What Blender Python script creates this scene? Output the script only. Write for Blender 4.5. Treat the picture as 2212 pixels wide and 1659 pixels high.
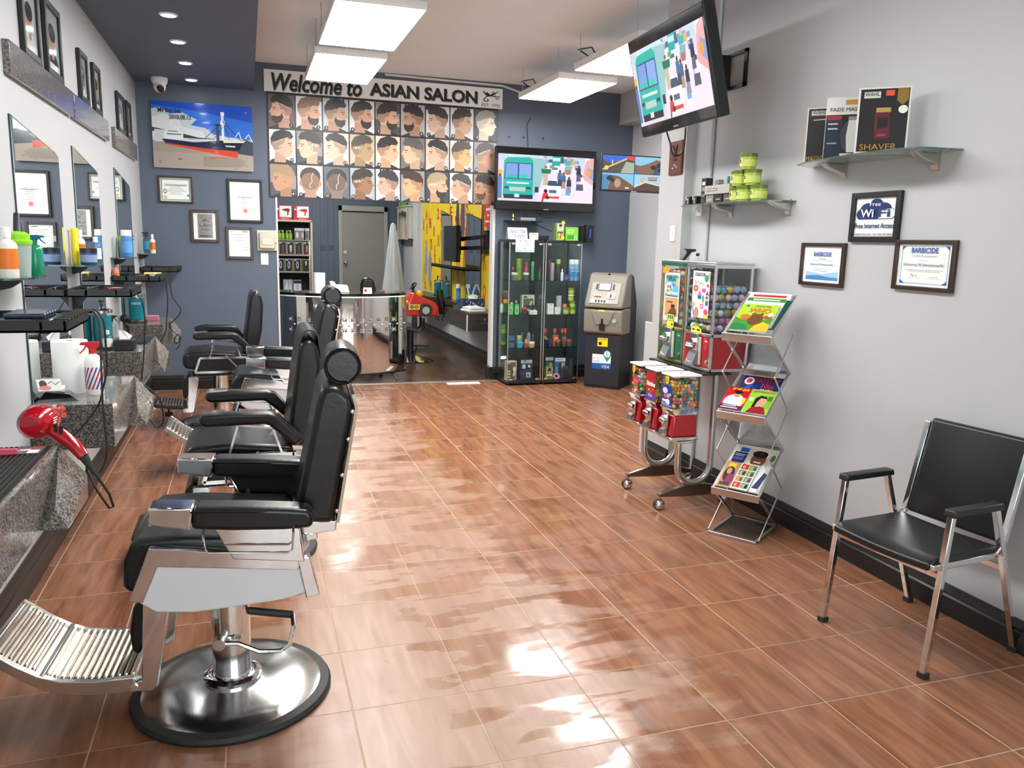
import bpy, math, random
from mathutils import Vector, Matrix
for o in list(bpy.data.objects): bpy.data.objects.remove(o)
S = bpy.context.scene
COL = S.collection
rnd = random.Random(7)
PI = math.pi
# ------------------------------------------------------------------ camera
F_PX, YAW, PITCH, ROLL, CAM_H = 1731.27, math.radians(18.30), math.radians(10.04), math.radians(1.371), 1.6
_f = Vector((math.sin(YAW)*math.cos(PITCH), math.cos(YAW)*math.cos(PITCH), -math.sin(PITCH)))
_r0 = Vector((math.cos(YAW), -math.sin(YAW), 0)); _u0 = _r0.cross(_f)
_r = _r0*math.cos(ROLL)+_u0*math.sin(ROLL); _u = -_r0*math.sin(ROLL)+_u0*math.cos(ROLL)
cam = bpy.data.cameras.new('camera'); cam.sensor_width = 36; cam.lens = F_PX/2212*36
cam.clip_start = .05; cam.clip_end = 100
camo = bpy.data.objects.new('camera', cam); COL.objects.link(camo)
camo.matrix_world = Matrix(((_r.x, _u.x, -_f.x, 0), (_r.y, _u.y, -_f.y, 0), (_r.z, _u.z, -_f.z, CAM_H), (0, 0, 0, 1)))
S.camera = camo
def at(x, y, axis, val):
    d = _f+_r*((x-1106)/F_PX)-_u*((y-829.5)/F_PX); i = 'xyz'.index(axis); C = Vector((0, 0, CAM_H))
    return C+d*((val-C[i])/d[i])
# ------------------------------------------------------------------ world, exposure
W = bpy.data.worlds.new('world'); S.world = W; W.use_nodes = True
bg = W.node_tree.nodes['Background']; bg.inputs[0].default_value = (.93, .96, 1, 1); bg.inputs[1].default_value = 6.0
vs = S.view_settings; vs.view_transform = 'Standard'; vs.look = 'None'; vs.gamma = 1; vs.use_curve_mapping = False
vs.exposure = 0.18
LAMP = 25.0      # luminance of the hanging panels
SPOT = 40.0     # luminance of the recessed downlights
# ------------------------------------------------------------------ colours, materials
def C(h, a=1):
    h = h.lstrip('#'); v = [int(h[i:i+2], 16)/255 for i in (0, 2, 4)]
    return tuple([(x/12.92 if x <= .04045 else ((x+.055)/1.055)**2.4) for x in v]+[a])
S.cycles.transparent_max_bounces = 24
MATS = {}
def nodes(name):
    m = bpy.data.materials.new(name); m.use_nodes = True; MATS[name] = m
    nt = m.node_tree; return m, nt, nt.nodes['Principled BSDF']
def mat(name, col, rough=.5, metal=0, var=.0, scale=30, bump=0, spec=.5, coat=0, trans=0, alpha=1, emit=None, estr=0):
    if name in MATS: return MATS[name]
    m, nt, b = nodes(name); c = C(col) if isinstance(col, str) else col
    b.inputs['Base Color'].default_value = c; b.inputs['Roughness'].default_value = rough; b.inputs['Metallic'].default_value = metal
    b.inputs['Specular IOR Level'].default_value = spec; b.inputs['Coat Weight'].default_value = coat
    b.inputs['Transmission Weight'].default_value = trans; b.inputs['Alpha'].default_value = alpha
    if emit: b.inputs['Emission Color'].default_value = C(emit); b.inputs['Emission Strength'].default_value = estr
    tc = nt.nodes.new('ShaderNodeTexCoord')
    n = nt.nodes.new('ShaderNodeTexNoise'); n.inputs['Scale'].default_value = scale; n.inputs['Detail'].default_value = 4
    nt.links.new(tc.outputs['Object'], n.inputs['Vector'])
    if var:
        mx = nt.nodes.new('ShaderNodeMix'); mx.data_type = 'RGBA'
        mx.inputs[6].default_value = tuple(x*(1-var) for x in c[:3])+(1,); mx.inputs[7].default_value = tuple(min(1, x*(1+var)) for x in c[:3])+(1,)
        nt.links.new(n.outputs['Fac'], mx.inputs[0]); nt.links.new(mx.outputs[2], b.inputs['Base Color'])
    if bump:
        bp = nt.nodes.new('ShaderNodeBump'); bp.inputs['Strength'].default_value = bump; bp.inputs['Distance'].default_value = .002
        nt.links.new(n.outputs['Fac'], bp.inputs['Height']); nt.links.new(bp.outputs[0], b.inputs['Normal'])
    return m
def thin_glass(name, tint, gloss=.04, fac=.12):
    m, nt, b = nodes(name); out = nt.nodes['Material Output']; nt.nodes.remove(b)
    t = nt.nodes.new('ShaderNodeBsdfTransparent'); t.inputs[0].default_value = C(tint)
    g = nt.nodes.new('ShaderNodeBsdfGlossy'); g.inputs['Roughness'].default_value = gloss; g.inputs[0].default_value = (.9, .95, .95, 1)
    lw = nt.nodes.new('ShaderNodeLayerWeight'); pw = nt.nodes.new('ShaderNodeMath'); pw.operation = 'POWER'; pw.inputs[1].default_value = 5; nt.links.new(lw.outputs['Facing'], pw.inputs[0])
    ma = nt.nodes.new('ShaderNodeMath'); ma.operation = 'MULTIPLY_ADD'; ma.inputs[1].default_value = .5; ma.inputs[2].default_value = .025; nt.links.new(pw.outputs[0], ma.inputs[0])
    mx = nt.nodes.new('ShaderNodeMixShader'); nt.links.new(ma.outputs[0], mx.inputs[0])
    nt.links.new(t.outputs[0], mx.inputs[1]); nt.links.new(g.outputs[0], mx.inputs[2]); nt.links.new(mx.outputs[0], out.inputs[0])
    return m
def print_mat(name, rough=.45, emit=0, coat=0):
    m, nt, b = nodes(name); a = nt.nodes.new('ShaderNodeAttribute'); a.attribute_name = 'Col'
    b.inputs['Roughness'].default_value = rough; b.inputs['Coat Weight'].default_value = coat
    if emit:
        b.inputs['Base Color'].default_value = (.01, .01, .012, 1); nt.links.new(a.outputs['Color'], b.inputs['Emission Color']); b.inputs['Emission Strength'].default_value = emit
    else: nt.links.new(a.outputs['Color'], b.inputs['Base Color'])
    return m
CHROME = mat('chrome', (.78, .78, .79, 1), .09, 1, var=.04, scale=6)
CHROME_W = mat('worn_chrome', (.62, .61, .58, 1), .24, 1, var=.25, scale=14, bump=.1)
STEEL = mat('brushed_steel', (.56, .55, .53, 1), .28, 1, var=.08, scale=20)
ALU = mat('aluminium', (.66, .67, .68, 1), .33, 1, var=.06)
LEATHER = mat('black_leather', '#0c0d0e', .3, var=.15, scale=60, bump=.25)
VINYL = mat('black_vinyl', '#101213', .34, var=.1, scale=200, bump=.2)
BLACKP = mat('black_plastic', '#151617', .42, var=.1)
BLACKG = mat('black_gloss', '#0a0b0c', .1, coat=.3)
RUBBER = mat('black_rubber', '#222321', .6, var=.2)
WHITEP = mat('white_plastic', '#e9e9e6', .35, var=.02)
PAPER = mat('white_paper', '#efeee8', .7, var=.03)
IVORY = mat('ivory_plastic', '#cfc9b4', .45, var=.05)
REDP = mat('red_enamel', '#a3121b', .22, coat=.5, var=.05)
GREENP = mat('green_enamel', '#0f5a3a', .3, coat=.4)
GOLDM = mat('gold_trim', (.62, .5, .2, 1), .3, 1)
DARKWOOD = mat('dark_wood_frame', '#33221a', .35, var=.3, scale=18, coat=.2)
BLACKWOOD = mat('black_frame', '#151313', .38, var=.2)
CORD = mat('black_cord', '#121212', .45)
CORDB = mat('beige_cord', '#c9a878', .5)
WHITEWALL = mat('white_wall_paint', '#b8babc', .55, var=.02, scale=3, bump=.04)
BLUEWALL = mat('slate_blue_wall_paint', '#566070', .5, var=.04, scale=3, bump=.05)
CEIL = mat('ceiling_paint', '#f0f2f4', .75, var=.03, scale=2)
BASEB = mat('black_baseboard_paint', '#191a1b', .32, var=.1)
WOODDARK = None
PRINT = print_mat('print'); GLOSSPRINT = print_mat('gloss_print', .12, coat=.4); SCREEN = print_mat('screen_picture', .18, emit=1.15)
CARD = print_mat('carton_print', .35)
GLASS = thin_glass('clear_glass', '#f4f8f6'); GLASSG = thin_glass('green_edge_glass', '#cfe2d8')
ACRYL = thin_glass('clear_acrylic', '#f6f8f8')
INK = mat('black_ink', '#141414', .5); INKW = mat('white_ink', '#f2f2f0', .5); INKR = mat('red_ink', '#c11c1c', .5); INKB = mat('blue_ink', '#1e55a0', .5)
INKN = mat('navy_ink', '#15305f', .5); INKY = mat('yellow_ink', '#f3d21c', .5); INKG = mat('grey_ink', '#7c7c7c', .5); INKGD = mat('gold_ink', '#b98d2c', .45); INKGR = mat('green_ink', '#1c6a33', .5); INKO = mat('orange_ink', '#e2591b', .5)
def mirror_mat():
    m, nt, b = nodes('mirror_silver'); b.inputs['Base Color'].default_value = (.86, .9, .89, 1); b.inputs['Metallic'].default_value = 1; b.inputs['Roughness'].default_value = .012
    return m
MIRROR = mirror_mat()
def granite(name, rough, c1='#1d1c1b', c2='#8b847c'):
    m, nt, b = nodes(name); tc = nt.nodes.new('ShaderNodeTexCoord')
    v = nt.nodes.new('ShaderNodeTexVoronoi'); v.inputs['Scale'].default_value = 170
    n = nt.nodes.new('ShaderNodeTexNoise'); n.inputs['Scale'].default_value = 120; n.inputs['Detail'].default_value = 6
    nt.links.new(tc.outputs['Object'], v.inputs['Vector']); nt.links.new(tc.outputs['Object'], n.inputs['Vector'])
    ad = nt.nodes.new('ShaderNodeMath'); ad.operation = 'MULTIPLY'; nt.links.new(v.outputs['Color'], ad.inputs[0]); nt.links.new(n.outputs['Fac'], ad.inputs[1])
    r = nt.nodes.new('ShaderNodeValToRGB'); r.color_ramp.elements[0].position = .12; r.color_ramp.elements[0].color = C(c1); r.color_ramp.elements[1].position = .5; r.color_ramp.elements[1].color = C(c2)
    nt.links.new(ad.outputs[0], r.inputs[0]); nt.links.new(r.outputs[0], b.inputs['Base Color']); b.inputs['Roughness'].default_value = rough; b.inputs['Coat Weight'].default_value = .35 if rough < .3 else 0
    b.inputs['Coat Roughness'].default_value = .05
    return m
GRANITE = granite('speckled_granite', .45); GRANPOL = granite('polished_granite', .12, '#4a4643', '#a39a92')
def tile_mat():
    m, nt, b = nodes('brown_stone_tile'); L = nt.links.new; N = nt.nodes.new
    g = N('ShaderNodeNewGeometry'); oi = N('ShaderNodeObjectInfo')
    def mp(sx, sy, rz, seed):
        k = N('ShaderNodeMapping'); k.inputs['Scale'].default_value = (sx, sy, 1); k.inputs['Rotation'].default_value = (0, 0, rz); L(g.outputs['Position'], k.inputs['Vector'])
        if seed:
            cx = N('ShaderNodeCombineXYZ'); ml = N('ShaderNodeMath'); ml.operation = 'MULTIPLY'; ml.inputs[1].default_value = 13.7; L(oi.outputs['Random'], ml.inputs[0])
            L(ml.outputs[0], cx.inputs[0]); L(ml.outputs[0], cx.inputs[1]); L(cx.outputs[0], k.inputs['Location'])
        return k
    def noise(k, sc, det=5, dist=0):
        n = N('ShaderNodeTexNoise'); n.inputs['Scale'].default_value = sc; n.inputs['Detail'].default_value = det; n.inputs['Distortion'].default_value = dist; L(k.outputs[0], n.inputs['Vector']); return n
    def ramp(src, a, b_, ca=(0, 0, 0, 1), cb=(1, 1, 1, 1)):
        r = N('ShaderNodeValToRGB'); r.color_ramp.elements[0].position = a; r.color_ramp.elements[1].position = b_; r.color_ramp.elements[0].color = ca; r.color_ramp.elements[1].color = cb; L(src, r.inputs[0]); return r
    def mix(f, a, b_):
        x = N('ShaderNodeMix'); x.data_type = 'RGBA'; L(f, x.inputs[0]); L(a, x.inputs[6]); L(b_, x.inputs[7]); return x
    def math_(op, a, b_=None, v=0):
        x = N('ShaderNodeMath'); x.operation = op; L(a, x.inputs[0])
        if b_ is not None: L(b_, x.inputs[1])
        else: x.inputs[1].default_value = v
        return x
    st = noise(mp(9, 1.1, .35, True), 2.2, 6, .6)
    base = ramp(st.outputs['Fac'], .3, .72, C('#724731'), C('#9c6b4e'))
    # paler tile colour with a ragged outline, over the middle of the shop
    pale_tone = ramp(st.outputs['Fac'], .25, .75, C('#8d6a56'), C('#a98671'))
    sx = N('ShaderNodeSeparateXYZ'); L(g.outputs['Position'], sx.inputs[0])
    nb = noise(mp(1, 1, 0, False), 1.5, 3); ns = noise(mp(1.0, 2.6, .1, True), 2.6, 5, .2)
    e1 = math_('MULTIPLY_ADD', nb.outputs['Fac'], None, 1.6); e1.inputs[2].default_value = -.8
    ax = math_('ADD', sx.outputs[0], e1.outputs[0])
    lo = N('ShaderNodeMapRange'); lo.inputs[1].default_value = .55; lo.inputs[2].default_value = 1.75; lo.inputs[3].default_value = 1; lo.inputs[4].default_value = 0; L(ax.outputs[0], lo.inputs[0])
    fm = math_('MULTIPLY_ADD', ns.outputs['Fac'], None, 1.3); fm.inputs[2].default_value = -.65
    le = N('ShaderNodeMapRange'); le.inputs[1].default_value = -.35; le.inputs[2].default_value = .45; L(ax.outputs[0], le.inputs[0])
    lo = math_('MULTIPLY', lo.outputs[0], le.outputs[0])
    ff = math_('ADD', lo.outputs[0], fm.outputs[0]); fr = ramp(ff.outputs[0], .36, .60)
    colr = mix(fr.outputs[0], base.outputs[0], pale_tone.outputs[2-2])
    L(colr.outputs[2], b.inputs['Base Color'])
    rr = N('ShaderNodeMapRange'); rr.inputs[3].default_value = .25; rr.inputs[4].default_value = .36; L(fr.outputs[0], rr.inputs[0])
    nw = noise(mp(.9, 3.2, .12, False), 2.4, 5, .3); wet = ramp(nw.outputs['Fac'], .5, .56)      # still-wet patches, smoother than the dry tile
    wb_ = N('ShaderNodeMapRange'); wb_.inputs[1].default_value = .35; wb_.inputs[2].default_value = .7; L(ax.outputs[0], wb_.inputs[0])
    we = N('ShaderNodeMapRange'); we.inputs[1].default_value = 2.3; we.inputs[2].default_value = 1.7; L(ax.outputs[0], we.inputs[0])
    wm_ = math_('MULTIPLY', wet.outputs[0], math_('MULTIPLY', wb_.outputs[0], we.outputs[0]).outputs[0])
    rw_ = N('ShaderNodeMix'); L(wm_.outputs[0], rw_.inputs[0]); L(rr.outputs[0], rw_.inputs[2]); rw_.inputs[3].default_value = .11
    L(rw_.outputs[0], b.inputs['Roughness']); b.inputs['Specular IOR Level'].default_value = .5
    bp = N('ShaderNodeBump'); bp.inputs['Strength'].default_value = .05; bp.inputs['Distance'].default_value = .002; L(st.outputs['Fac'], bp.inputs['Height']); L(bp.outputs[0], b.inputs['Normal'])
    return m
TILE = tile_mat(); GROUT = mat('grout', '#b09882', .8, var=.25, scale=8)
def wood_mat(name, c1, c2, rough=.3):
    m, nt, b = nodes(name); L = nt.links.new; N = nt.nodes.new; tc = N('ShaderNodeNewGeometry'); k = N('ShaderNodeMapping'); k.inputs['Scale'].default_value = (6, 1.2, 6); L(tc.outputs['Position'], k.inputs['Vector'])
    n = N('ShaderNodeTexNoise'); n.inputs['Scale'].default_value = 3; n.inputs['Detail'].default_value = 7; n.inputs['Distortion'].default_value = .8; L(k.outputs[0], n.inputs['Vector'])
    r = N('ShaderNodeValToRGB'); r.color_ramp.elements[0].position = .3; r.color_ramp.elements[0].color = C(c1); r.color_ramp.elements[1].position = .7; r.color_ramp.elements[1].color = C(c2); L(n.outputs['Fac'], r.inputs[0])
    L(r.outputs[0], b.inputs['Base Color']); b.inputs['Roughness'].default_value = rough
    return m
LAMINATE = wood_mat('dark_laminate', '#2a1c15', '#5b4232', .24)
# ------------------------------------------------------------------ mesh builder
class MB:
    def __init__(s): s.v = []; s.f = []; s.m = []; s.mi = 0
    def add(s, vs, fs):
        o = len(s.v); s.v += [tuple(p) for p in vs]
        for f in fs: s.f.append(tuple(i+o for i in f)); s.m.append(s.mi)
        return s
    def mat(s, i): s.mi = i; return s
    def box(s, x0, y0, z0, x1, y1, z1):
        if x0 > x1: x0, x1 = x1, x0
        if y0 > y1: y0, y1 = y1, y0
        if z0 > z1: z0, z1 = z1, z0
        return s.add([(x0, y0, z0), (x1, y0, z0), (x1, y1, z0), (x0, y1, z0), (x0, y0, z1), (x1, y0, z1), (x1, y1, z1), (x0, y1, z1)],
                     [(0, 3, 2, 1), (4, 5, 6, 7), (0, 1, 5, 4), (1, 2, 6, 5), (2, 3, 7, 6), (3, 0, 4, 7)])
    def bar(s, p0, p1, w, h=None, up=(0, 0, 1)):
        h = h or w; a, b = Vector(p0), Vector(p1); d = (b-a).normalized(); u = Vector(up)
        if abs(d.dot(u)) > .98: u = Vector((1, 0, 0))
        l = d.cross(u).normalized()*w/2; t = l.cross(d).normalized()*h/2
        vs_ = [a-l-t, a+l-t, a+l+t, a-l+t, b-l-t, b+l-t, b+l+t, b-l+t]
        return s.add(vs_, [(0, 1, 2, 3), (7, 6, 5, 4), (0, 4, 5, 1), (1, 5, 6, 2), (2, 6, 7, 3), (3, 7, 4, 0)])
    def cyl(s, p0, p1, r0, r1=None, n=16, caps=True):
        return s.tube([p0, p1], [r0, r0 if r1 is None else r1], n, caps)
    def tube(s, pts, r, n=8, caps=True, closed=False):
        P = [Vector(p) for p in pts]; k = len(P); R = r if isinstance(r, (list, tuple)) else [r]*k
        T = []
        for i in range(k):
            a = P[(i-1) % k] if (closed or i > 0) else P[i]; b = P[(i+1) % k] if (closed or i < k-1) else P[i]
            d = b-a; T.append(d.normalized() if d.length > 1e-9 else Vector((0, 0, 1)))
        u = T[0].orthogonal().normalized(); vs_ = []
        for i in range(k):
            u = (u-T[i]*u.dot(T[i])); u = u.normalized() if u.length > 1e-6 else T[i].orthogonal().normalized(); w = T[i].cross(u)
            for j in range(n):
                t = 2*PI*j/n; vs_.append(P[i]+(u*math.cos(t)+w*math.sin(t))*R[i])
        fs = []
        for i in range(k if closed else k-1):
            for j in range(n):
                a, b = i*n+j, i*n+(j+1) % n; c, d = ((i+1) % k)*n+(j+1) % n, ((i+1) % k)*n+j; fs.append((a, b, c, d))
        if caps and not closed: fs += [tuple(range(n-1, -1, -1)), tuple((k-1)*n+j for j in range(n))]
        return s.add(vs_, fs)
    def lathe(s, prof, n=24, c=(0, 0, 0), axis='z', sx=1, sy=1):
        vs_ = []; k = len(prof)
        for r, z in prof:
            for j in range(n):
                t = 2*PI*j/n; a, b = r*math.cos(t)*sx, r*math.sin(t)*sy
                p = (a, b, z) if axis == 'z' else ((z, a, b) if axis == 'x' else (b, z, a))
                vs_.append((p[0]+c[0], p[1]+c[1], p[2]+c[2]))
        fs = [(i*n+j, i*n+(j+1) % n, (i+1)*n+(j+1) % n, (i+1)*n+j) for i in range(k-1) for j in range(n)]
        if prof[0][0] > 1e-5: fs.append(tuple(range(n-1, -1, -1)))
        if prof[-1][0] > 1e-5: fs.append(tuple((k-1)*n+j for j in range(n)))
        return s.add(vs_, fs)
    def prism(s, pts, a, b, plane='xz'):
        n = len(pts)
        def q(p, d): return {'xz': (p[0], d, p[1]), 'xy': (p[0], p[1], d), 'yz': (d, p[0], p[1])}[plane]
        vs_ = [q(p, a) for p in pts]+[q(p, b) for p in pts]
        return s.add(vs_, [tuple(range(n)), tuple(range(2*n-1, n-1, -1))]+[(i, i+n, (i+1) % n+n, (i+1) % n) for i in range(n)])
    def sphere(s, c, r, n=12, sx=1, sy=1, sz=1):
        pr = [(max(1e-6, math.sin(PI*i/n)*r), -math.cos(PI*i/n)*r*sz) for i in range(n+1)]
        return s.lathe(pr, max(8, n+4), c, 'z', sx, sy)
    def quad(s, *p): return s.add(p, [tuple(range(len(p)))])
    def obj(s, name, mats, parent=None, smooth=38, bev=0, seg=2, loc=None, rot=None):
        me = bpy.data.meshes.new(name); me.from_pydata(s.v, [], s.f)
        for m in (mats if isinstance(mats, (list, tuple)) else [mats]): me.materials.append(m)
        me.polygons.foreach_set('material_index', s.m)
        import bmesh
        bm = bmesh.new(); bm.from_mesh(me); bmesh.ops.recalc_face_normals(bm, faces=bm.faces); bm.to_mesh(me); bm.free()
        if smooth and len(s.f) > 6:
            me.polygons.foreach_set('use_smooth', [True]*len(s.f)); me.set_sharp_from_angle(angle=math.radians(smooth))
        return link(name, me, parent, bev, seg, loc, rot)
def curve(pts, n=4):
    P = [Vector(p) for p in pts]; out = []
    for i in range(len(P)-1):
        a, b, c, d = P[max(0, i-1)], P[i], P[i+1], P[min(len(P)-1, i+2)]
        for k in range(n):
            t = k/n; out.append(.5*((2*b)+(c-a)*t+(2*a-5*b+4*c-d)*t*t+(3*b-a-3*c+d)*t**3))
    return out+[P[-1]]
def link(name, me, parent=None, bev=0, seg=2, loc=None, rot=None):
    o = bpy.data.objects.new(name, me); COL.objects.link(o)
    if parent: o.parent = parent
    if loc: o.location = loc
    if rot: o.rotation_euler = rot
    if bev:
        b = o.modifiers.new('bevel', 'BEVEL'); b.width = bev; b.segments = seg; b.limit_method = 'ANGLE'; b.angle_limit = math.radians(40)
        if me.polygons: me.polygons.foreach_set('use_smooth', [True]*len(me.polygons)); b.harden_normals = False; me.set_sharp_from_angle(angle=math.radians(80))
    return o
def tag(o, label, cat, group=None):
    o['label'] = label; o['category'] = cat
    if group: o['group'] = group
    return o
def thing(name, label, cat, loc=(0, 0, 0), rz=0, group=None):
    o = bpy.data.objects.new(name, None); COL.objects.link(o); o.location = loc; o.rotation_euler = (0, 0, rz); o.empty_display_size = .05
    return tag(o, label, cat, group)
def struct(name, mb, m, parent=None, **k):
    o = mb.obj(name, m, parent, **k)
    if not parent: o['kind'] = 'structure'
    return o
def dup(root, loc, rz=None, label=None, group=None):
    r = root.copy(); COL.objects.link(r); r.location = loc
    if rz is not None: r.rotation_euler = (0, 0, rz)
    if label: r['label'] = label
    if group: r['group'] = group
    for ch in list(root.children):
        c = ch.copy(); COL.objects.link(c); c.parent = r
        for g in ch.children:
            d = g.copy(); COL.objects.link(d); d.parent = c
    return r
# ------------------------------------------------------------------ flat print: coloured polygons and lettering
class Pic:
    def __init__(s, w=1, h=1): s.w = w; s.h = h; s.v = []; s.f = []; s.c = []; s.l = 0
    def poly(s, pts, c):
        pts = s.clip(pts)
        if len(pts) < 3: return s
        o = len(s.v); s.v += [(p[0], p[1], s.l) for p in pts]; s.f.append(tuple(range(o, o+len(pts)))); s.c.append(C(c) if isinstance(c, str) else c); s.l += 1; return s
    def clip(s, P):
        for ax, lim, sg in ((0, 0, 1), (0, s.w, -1), (1, 0, 1), (1, s.h, -1)):
            if all(sg*(p[ax]-lim) >= -1e-9 for p in P): continue
            Q = []
            for i in range(len(P)):
                a, b = P[i-1], P[i]; da, db = sg*(a[ax]-lim), sg*(b[ax]-lim)
                if (da < 0) != (db < 0): t = da/(da-db); Q.append((a[0]+(b[0]-a[0])*t, a[1]+(b[1]-a[1])*t))
                if db >= 0: Q.append(b)
            P = Q
        return P
    def rect(s, x0, y0, x1, y1, c): return s.poly([(x0, y0), (x1, y0), (x1, y1), (x0, y1)], c)
    def ell(s, cx, cy, rx, ry, c, n=18, a0=0, a1=2*PI, rot=0):
        full = abs(a1-a0) > 6.28; k = n if full else n+1
        pts = []
        for i in range(k):
            t = a0+(a1-a0)*i/n; x, y = rx*math.cos(t), ry*math.sin(t); pts.append((cx+x*math.cos(rot)-y*math.sin(rot), cy+x*math.sin(rot)+y*math.cos(rot)))
        return s.poly(pts, c)
    def line(s, pts, w, c):
        l = s.l
        for a, b in zip(pts[:-1], pts[1:]):
            dx, dy = b[0]-a[0], b[1]-a[1]; d = math.hypot(dx, dy) or 1; nx, ny = -dy/d*w/2, dx/d*w/2; s.l = l
            s.poly([(a[0]+nx, a[1]+ny), (a[0]-nx, a[1]-ny), (b[0]-nx, b[1]-ny), (b[0]+nx, b[1]+ny)], c)
        return s
    def bars(s, x0, x1, ys, h, c, jit=.15):
        for i, y in enumerate(ys):
            k = (x1-x0)*jit*rnd.random()/2; l = s.l; s.rect(x0+k, y, x1-k, y+h, c)
        return s
    def obj(s, name, parent, org, U, V, m=None, eps=.00006):
        # org = lower left corner, U/V = full width / height vectors
        org, U, V = Vector(org), Vector(U), Vector(V); N = U.cross(V).normalized()
        me = bpy.data.meshes.new(name); me.from_pydata([org+U*(x/s.w)+V*(y/s.h)+N*(eps*(l+1)) for x, y, l in s.v], [], s.f)
        a = me.color_attributes.new('Col', 'FLOAT_COLOR', 'CORNER'); dat = []
        for f, c in zip(s.f, s.c): dat += list(c)*len(f)
        a.data.foreach_set('color', dat); me.materials.append(m or PRINT)
        return link(name, me, parent)
TXT = []
def text(s, m, parent, org, U, V, name='lettering', shear=0, bold=0, stretch=True, lift=.0012):
    """lettering that fills the box org, org+U, org+V"""
    cu = bpy.data.curves.new(name, 'FONT'); cu.body = s; cu.shear = shear; cu.offset = bold; cu.resolution_u = 3
    o = bpy.data.objects.new(name, cu); COL.objects.link(o)
    TXT.append((o, m, parent, Vector(org), Vector(U), Vector(V), stretch, lift)); return o
def flush_text():
    bpy.context.view_layer.update(); dg = bpy.context.evaluated_depsgraph_get()
    for o, m, parent, org, U, V, st, lift in TXT:
        me = bpy.data.meshes.new_from_object(o.evaluated_get(dg)); nm = o.name.split('.')[0]; bpy.data.objects.remove(o)
        if not me.vertices: continue
        xs = [v.co.x for v in me.vertices]; ys = [v.co.y for v in me.vertices]; x0, x1, y0, y1 = min(xs), max(xs), min(ys), max(ys)
        w, h = max(1e-6, x1-x0), max(1e-6, y1-y0); N = U.cross(V).normalized()
        su, sv = U.length/w, V.length/h
        if not st: su = sv = min(su, sv)
        un, vn = U.normalized(), V.normalized(); off = (U-un*w*su)/2+(V-vn*h*sv)/2
        for v in me.vertices: v.co = org+off+un*((v.co.x-x0)*su)+vn*((v.co.y-y0)*sv)+N*lift
        me.materials.clear(); me.materials.append(m); me.name = nm
        link(nm, me, parent)
# ================================================================== the setting
XL, XR, YB, ZC, ZS = -.985, 2.95, 8.92, 3.33, 3.05
XA = 4.38
fl = struct('floor', MB().box(-1.1, -2.3, -.12, 4.5, 8.885, -.0012), GROUT)
T = .4075; GX, GY = .703, 2.554
tm = {}
def tiles(xa, xb, ya, yb, skip=None):
    i0 = math.floor((xa-GX)/T); i1 = math.ceil((xb-GX)/T); j0 = math.floor((ya-GY)/T); j1 = math.ceil((yb-GY)/T)
    for i in range(i0, i1):
        for j in range(j0, j1):
            x0, x1 = max(xa, GX+i*T), min(xb, GX+(i+1)*T); y0, y1 = max(ya, GY+j*T), min(yb, GY+(j+1)*T)
            if x1-x0 < .03 or y1-y0 < .03: continue
            k = (round(x1-x0, 3), round(y1-y0, 3)); g = .0024
            if k not in tm:
                w, h = k[0]/2-g, k[1]/2-g; e = .0008
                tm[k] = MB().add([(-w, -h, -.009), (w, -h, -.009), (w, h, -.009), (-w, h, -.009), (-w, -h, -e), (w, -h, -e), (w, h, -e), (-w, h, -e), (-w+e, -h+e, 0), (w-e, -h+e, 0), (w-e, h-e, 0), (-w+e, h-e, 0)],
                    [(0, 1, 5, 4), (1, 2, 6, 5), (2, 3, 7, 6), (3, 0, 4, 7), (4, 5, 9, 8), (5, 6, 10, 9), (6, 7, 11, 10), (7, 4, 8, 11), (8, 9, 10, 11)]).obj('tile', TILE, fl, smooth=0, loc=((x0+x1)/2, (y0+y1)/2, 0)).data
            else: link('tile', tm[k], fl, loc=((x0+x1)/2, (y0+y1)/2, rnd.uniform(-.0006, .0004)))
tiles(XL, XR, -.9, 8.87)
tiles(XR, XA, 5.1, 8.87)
struct('trim_1', MB().box(.3, 8.855, -.004, 2.75, 8.90, .006), ALU)
struct('floor_rear', MB().box(-.4, 8.89, -.12, 3.2, 16.2, 0), LAMINATE)
# walls
struct('wall_left', MB().box(XL-.15, -2.3, -.1, XL, YB, ZC+.1), WHITEWALL)
struct('wall_right', MB().box(XR, -2.3, -.1, XR+.15, 5.38, ZC+.1).box(2.875, 5.03, 0, XR+.02, 5.38, ZC), WHITEWALL)
struct('wall_alcove', MB().box(XA, 5.23, -.1, XA+.15, YB, ZC+.1).box(XR+.1, 5.23, -.1, XA+.02, 5.38, ZC+.1), WHITEWALL)
bw = MB().box(XL-.15, YB, -.1, .31, YB+.15, ZC+.1).box(2.70, YB, -.1, XA+.15, YB+.15, ZC+.1).box(.31, YB, 2.04, 2.70, YB+.15, ZC+.1)
struct('wall_back', bw, BLUEWALL)
struct('trim_2', MB().box(2.685, 8.925, 0, 2.70, 9.075, 2.04).box(2.672, 8.915, 0, 2.70, 8.93, 2.04), mat('white_trim', '#d4d4d0', .4))
struct('trim_3', MB().box(.30, 8.912, 0, .318, 9.075, 2.04), MATS['white_trim'])
cl = MB().box(XL-.15, -2.3, ZC, XA+.15, YB+.1, ZC+.12); struct('ceiling', cl, CEIL)
struct('ceiling_soffit', MB().box(XL-.02, -2.3, ZS, .118, YB+.01, ZC+.02), mat('soffit_blue_paint', '#525c6b', .55, var=.03, scale=3))
struct('ceiling_beam', MB().box(4.2, 5.38, 2.98, XA+.02, YB, ZC+.01), WHITEWALL)
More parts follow.
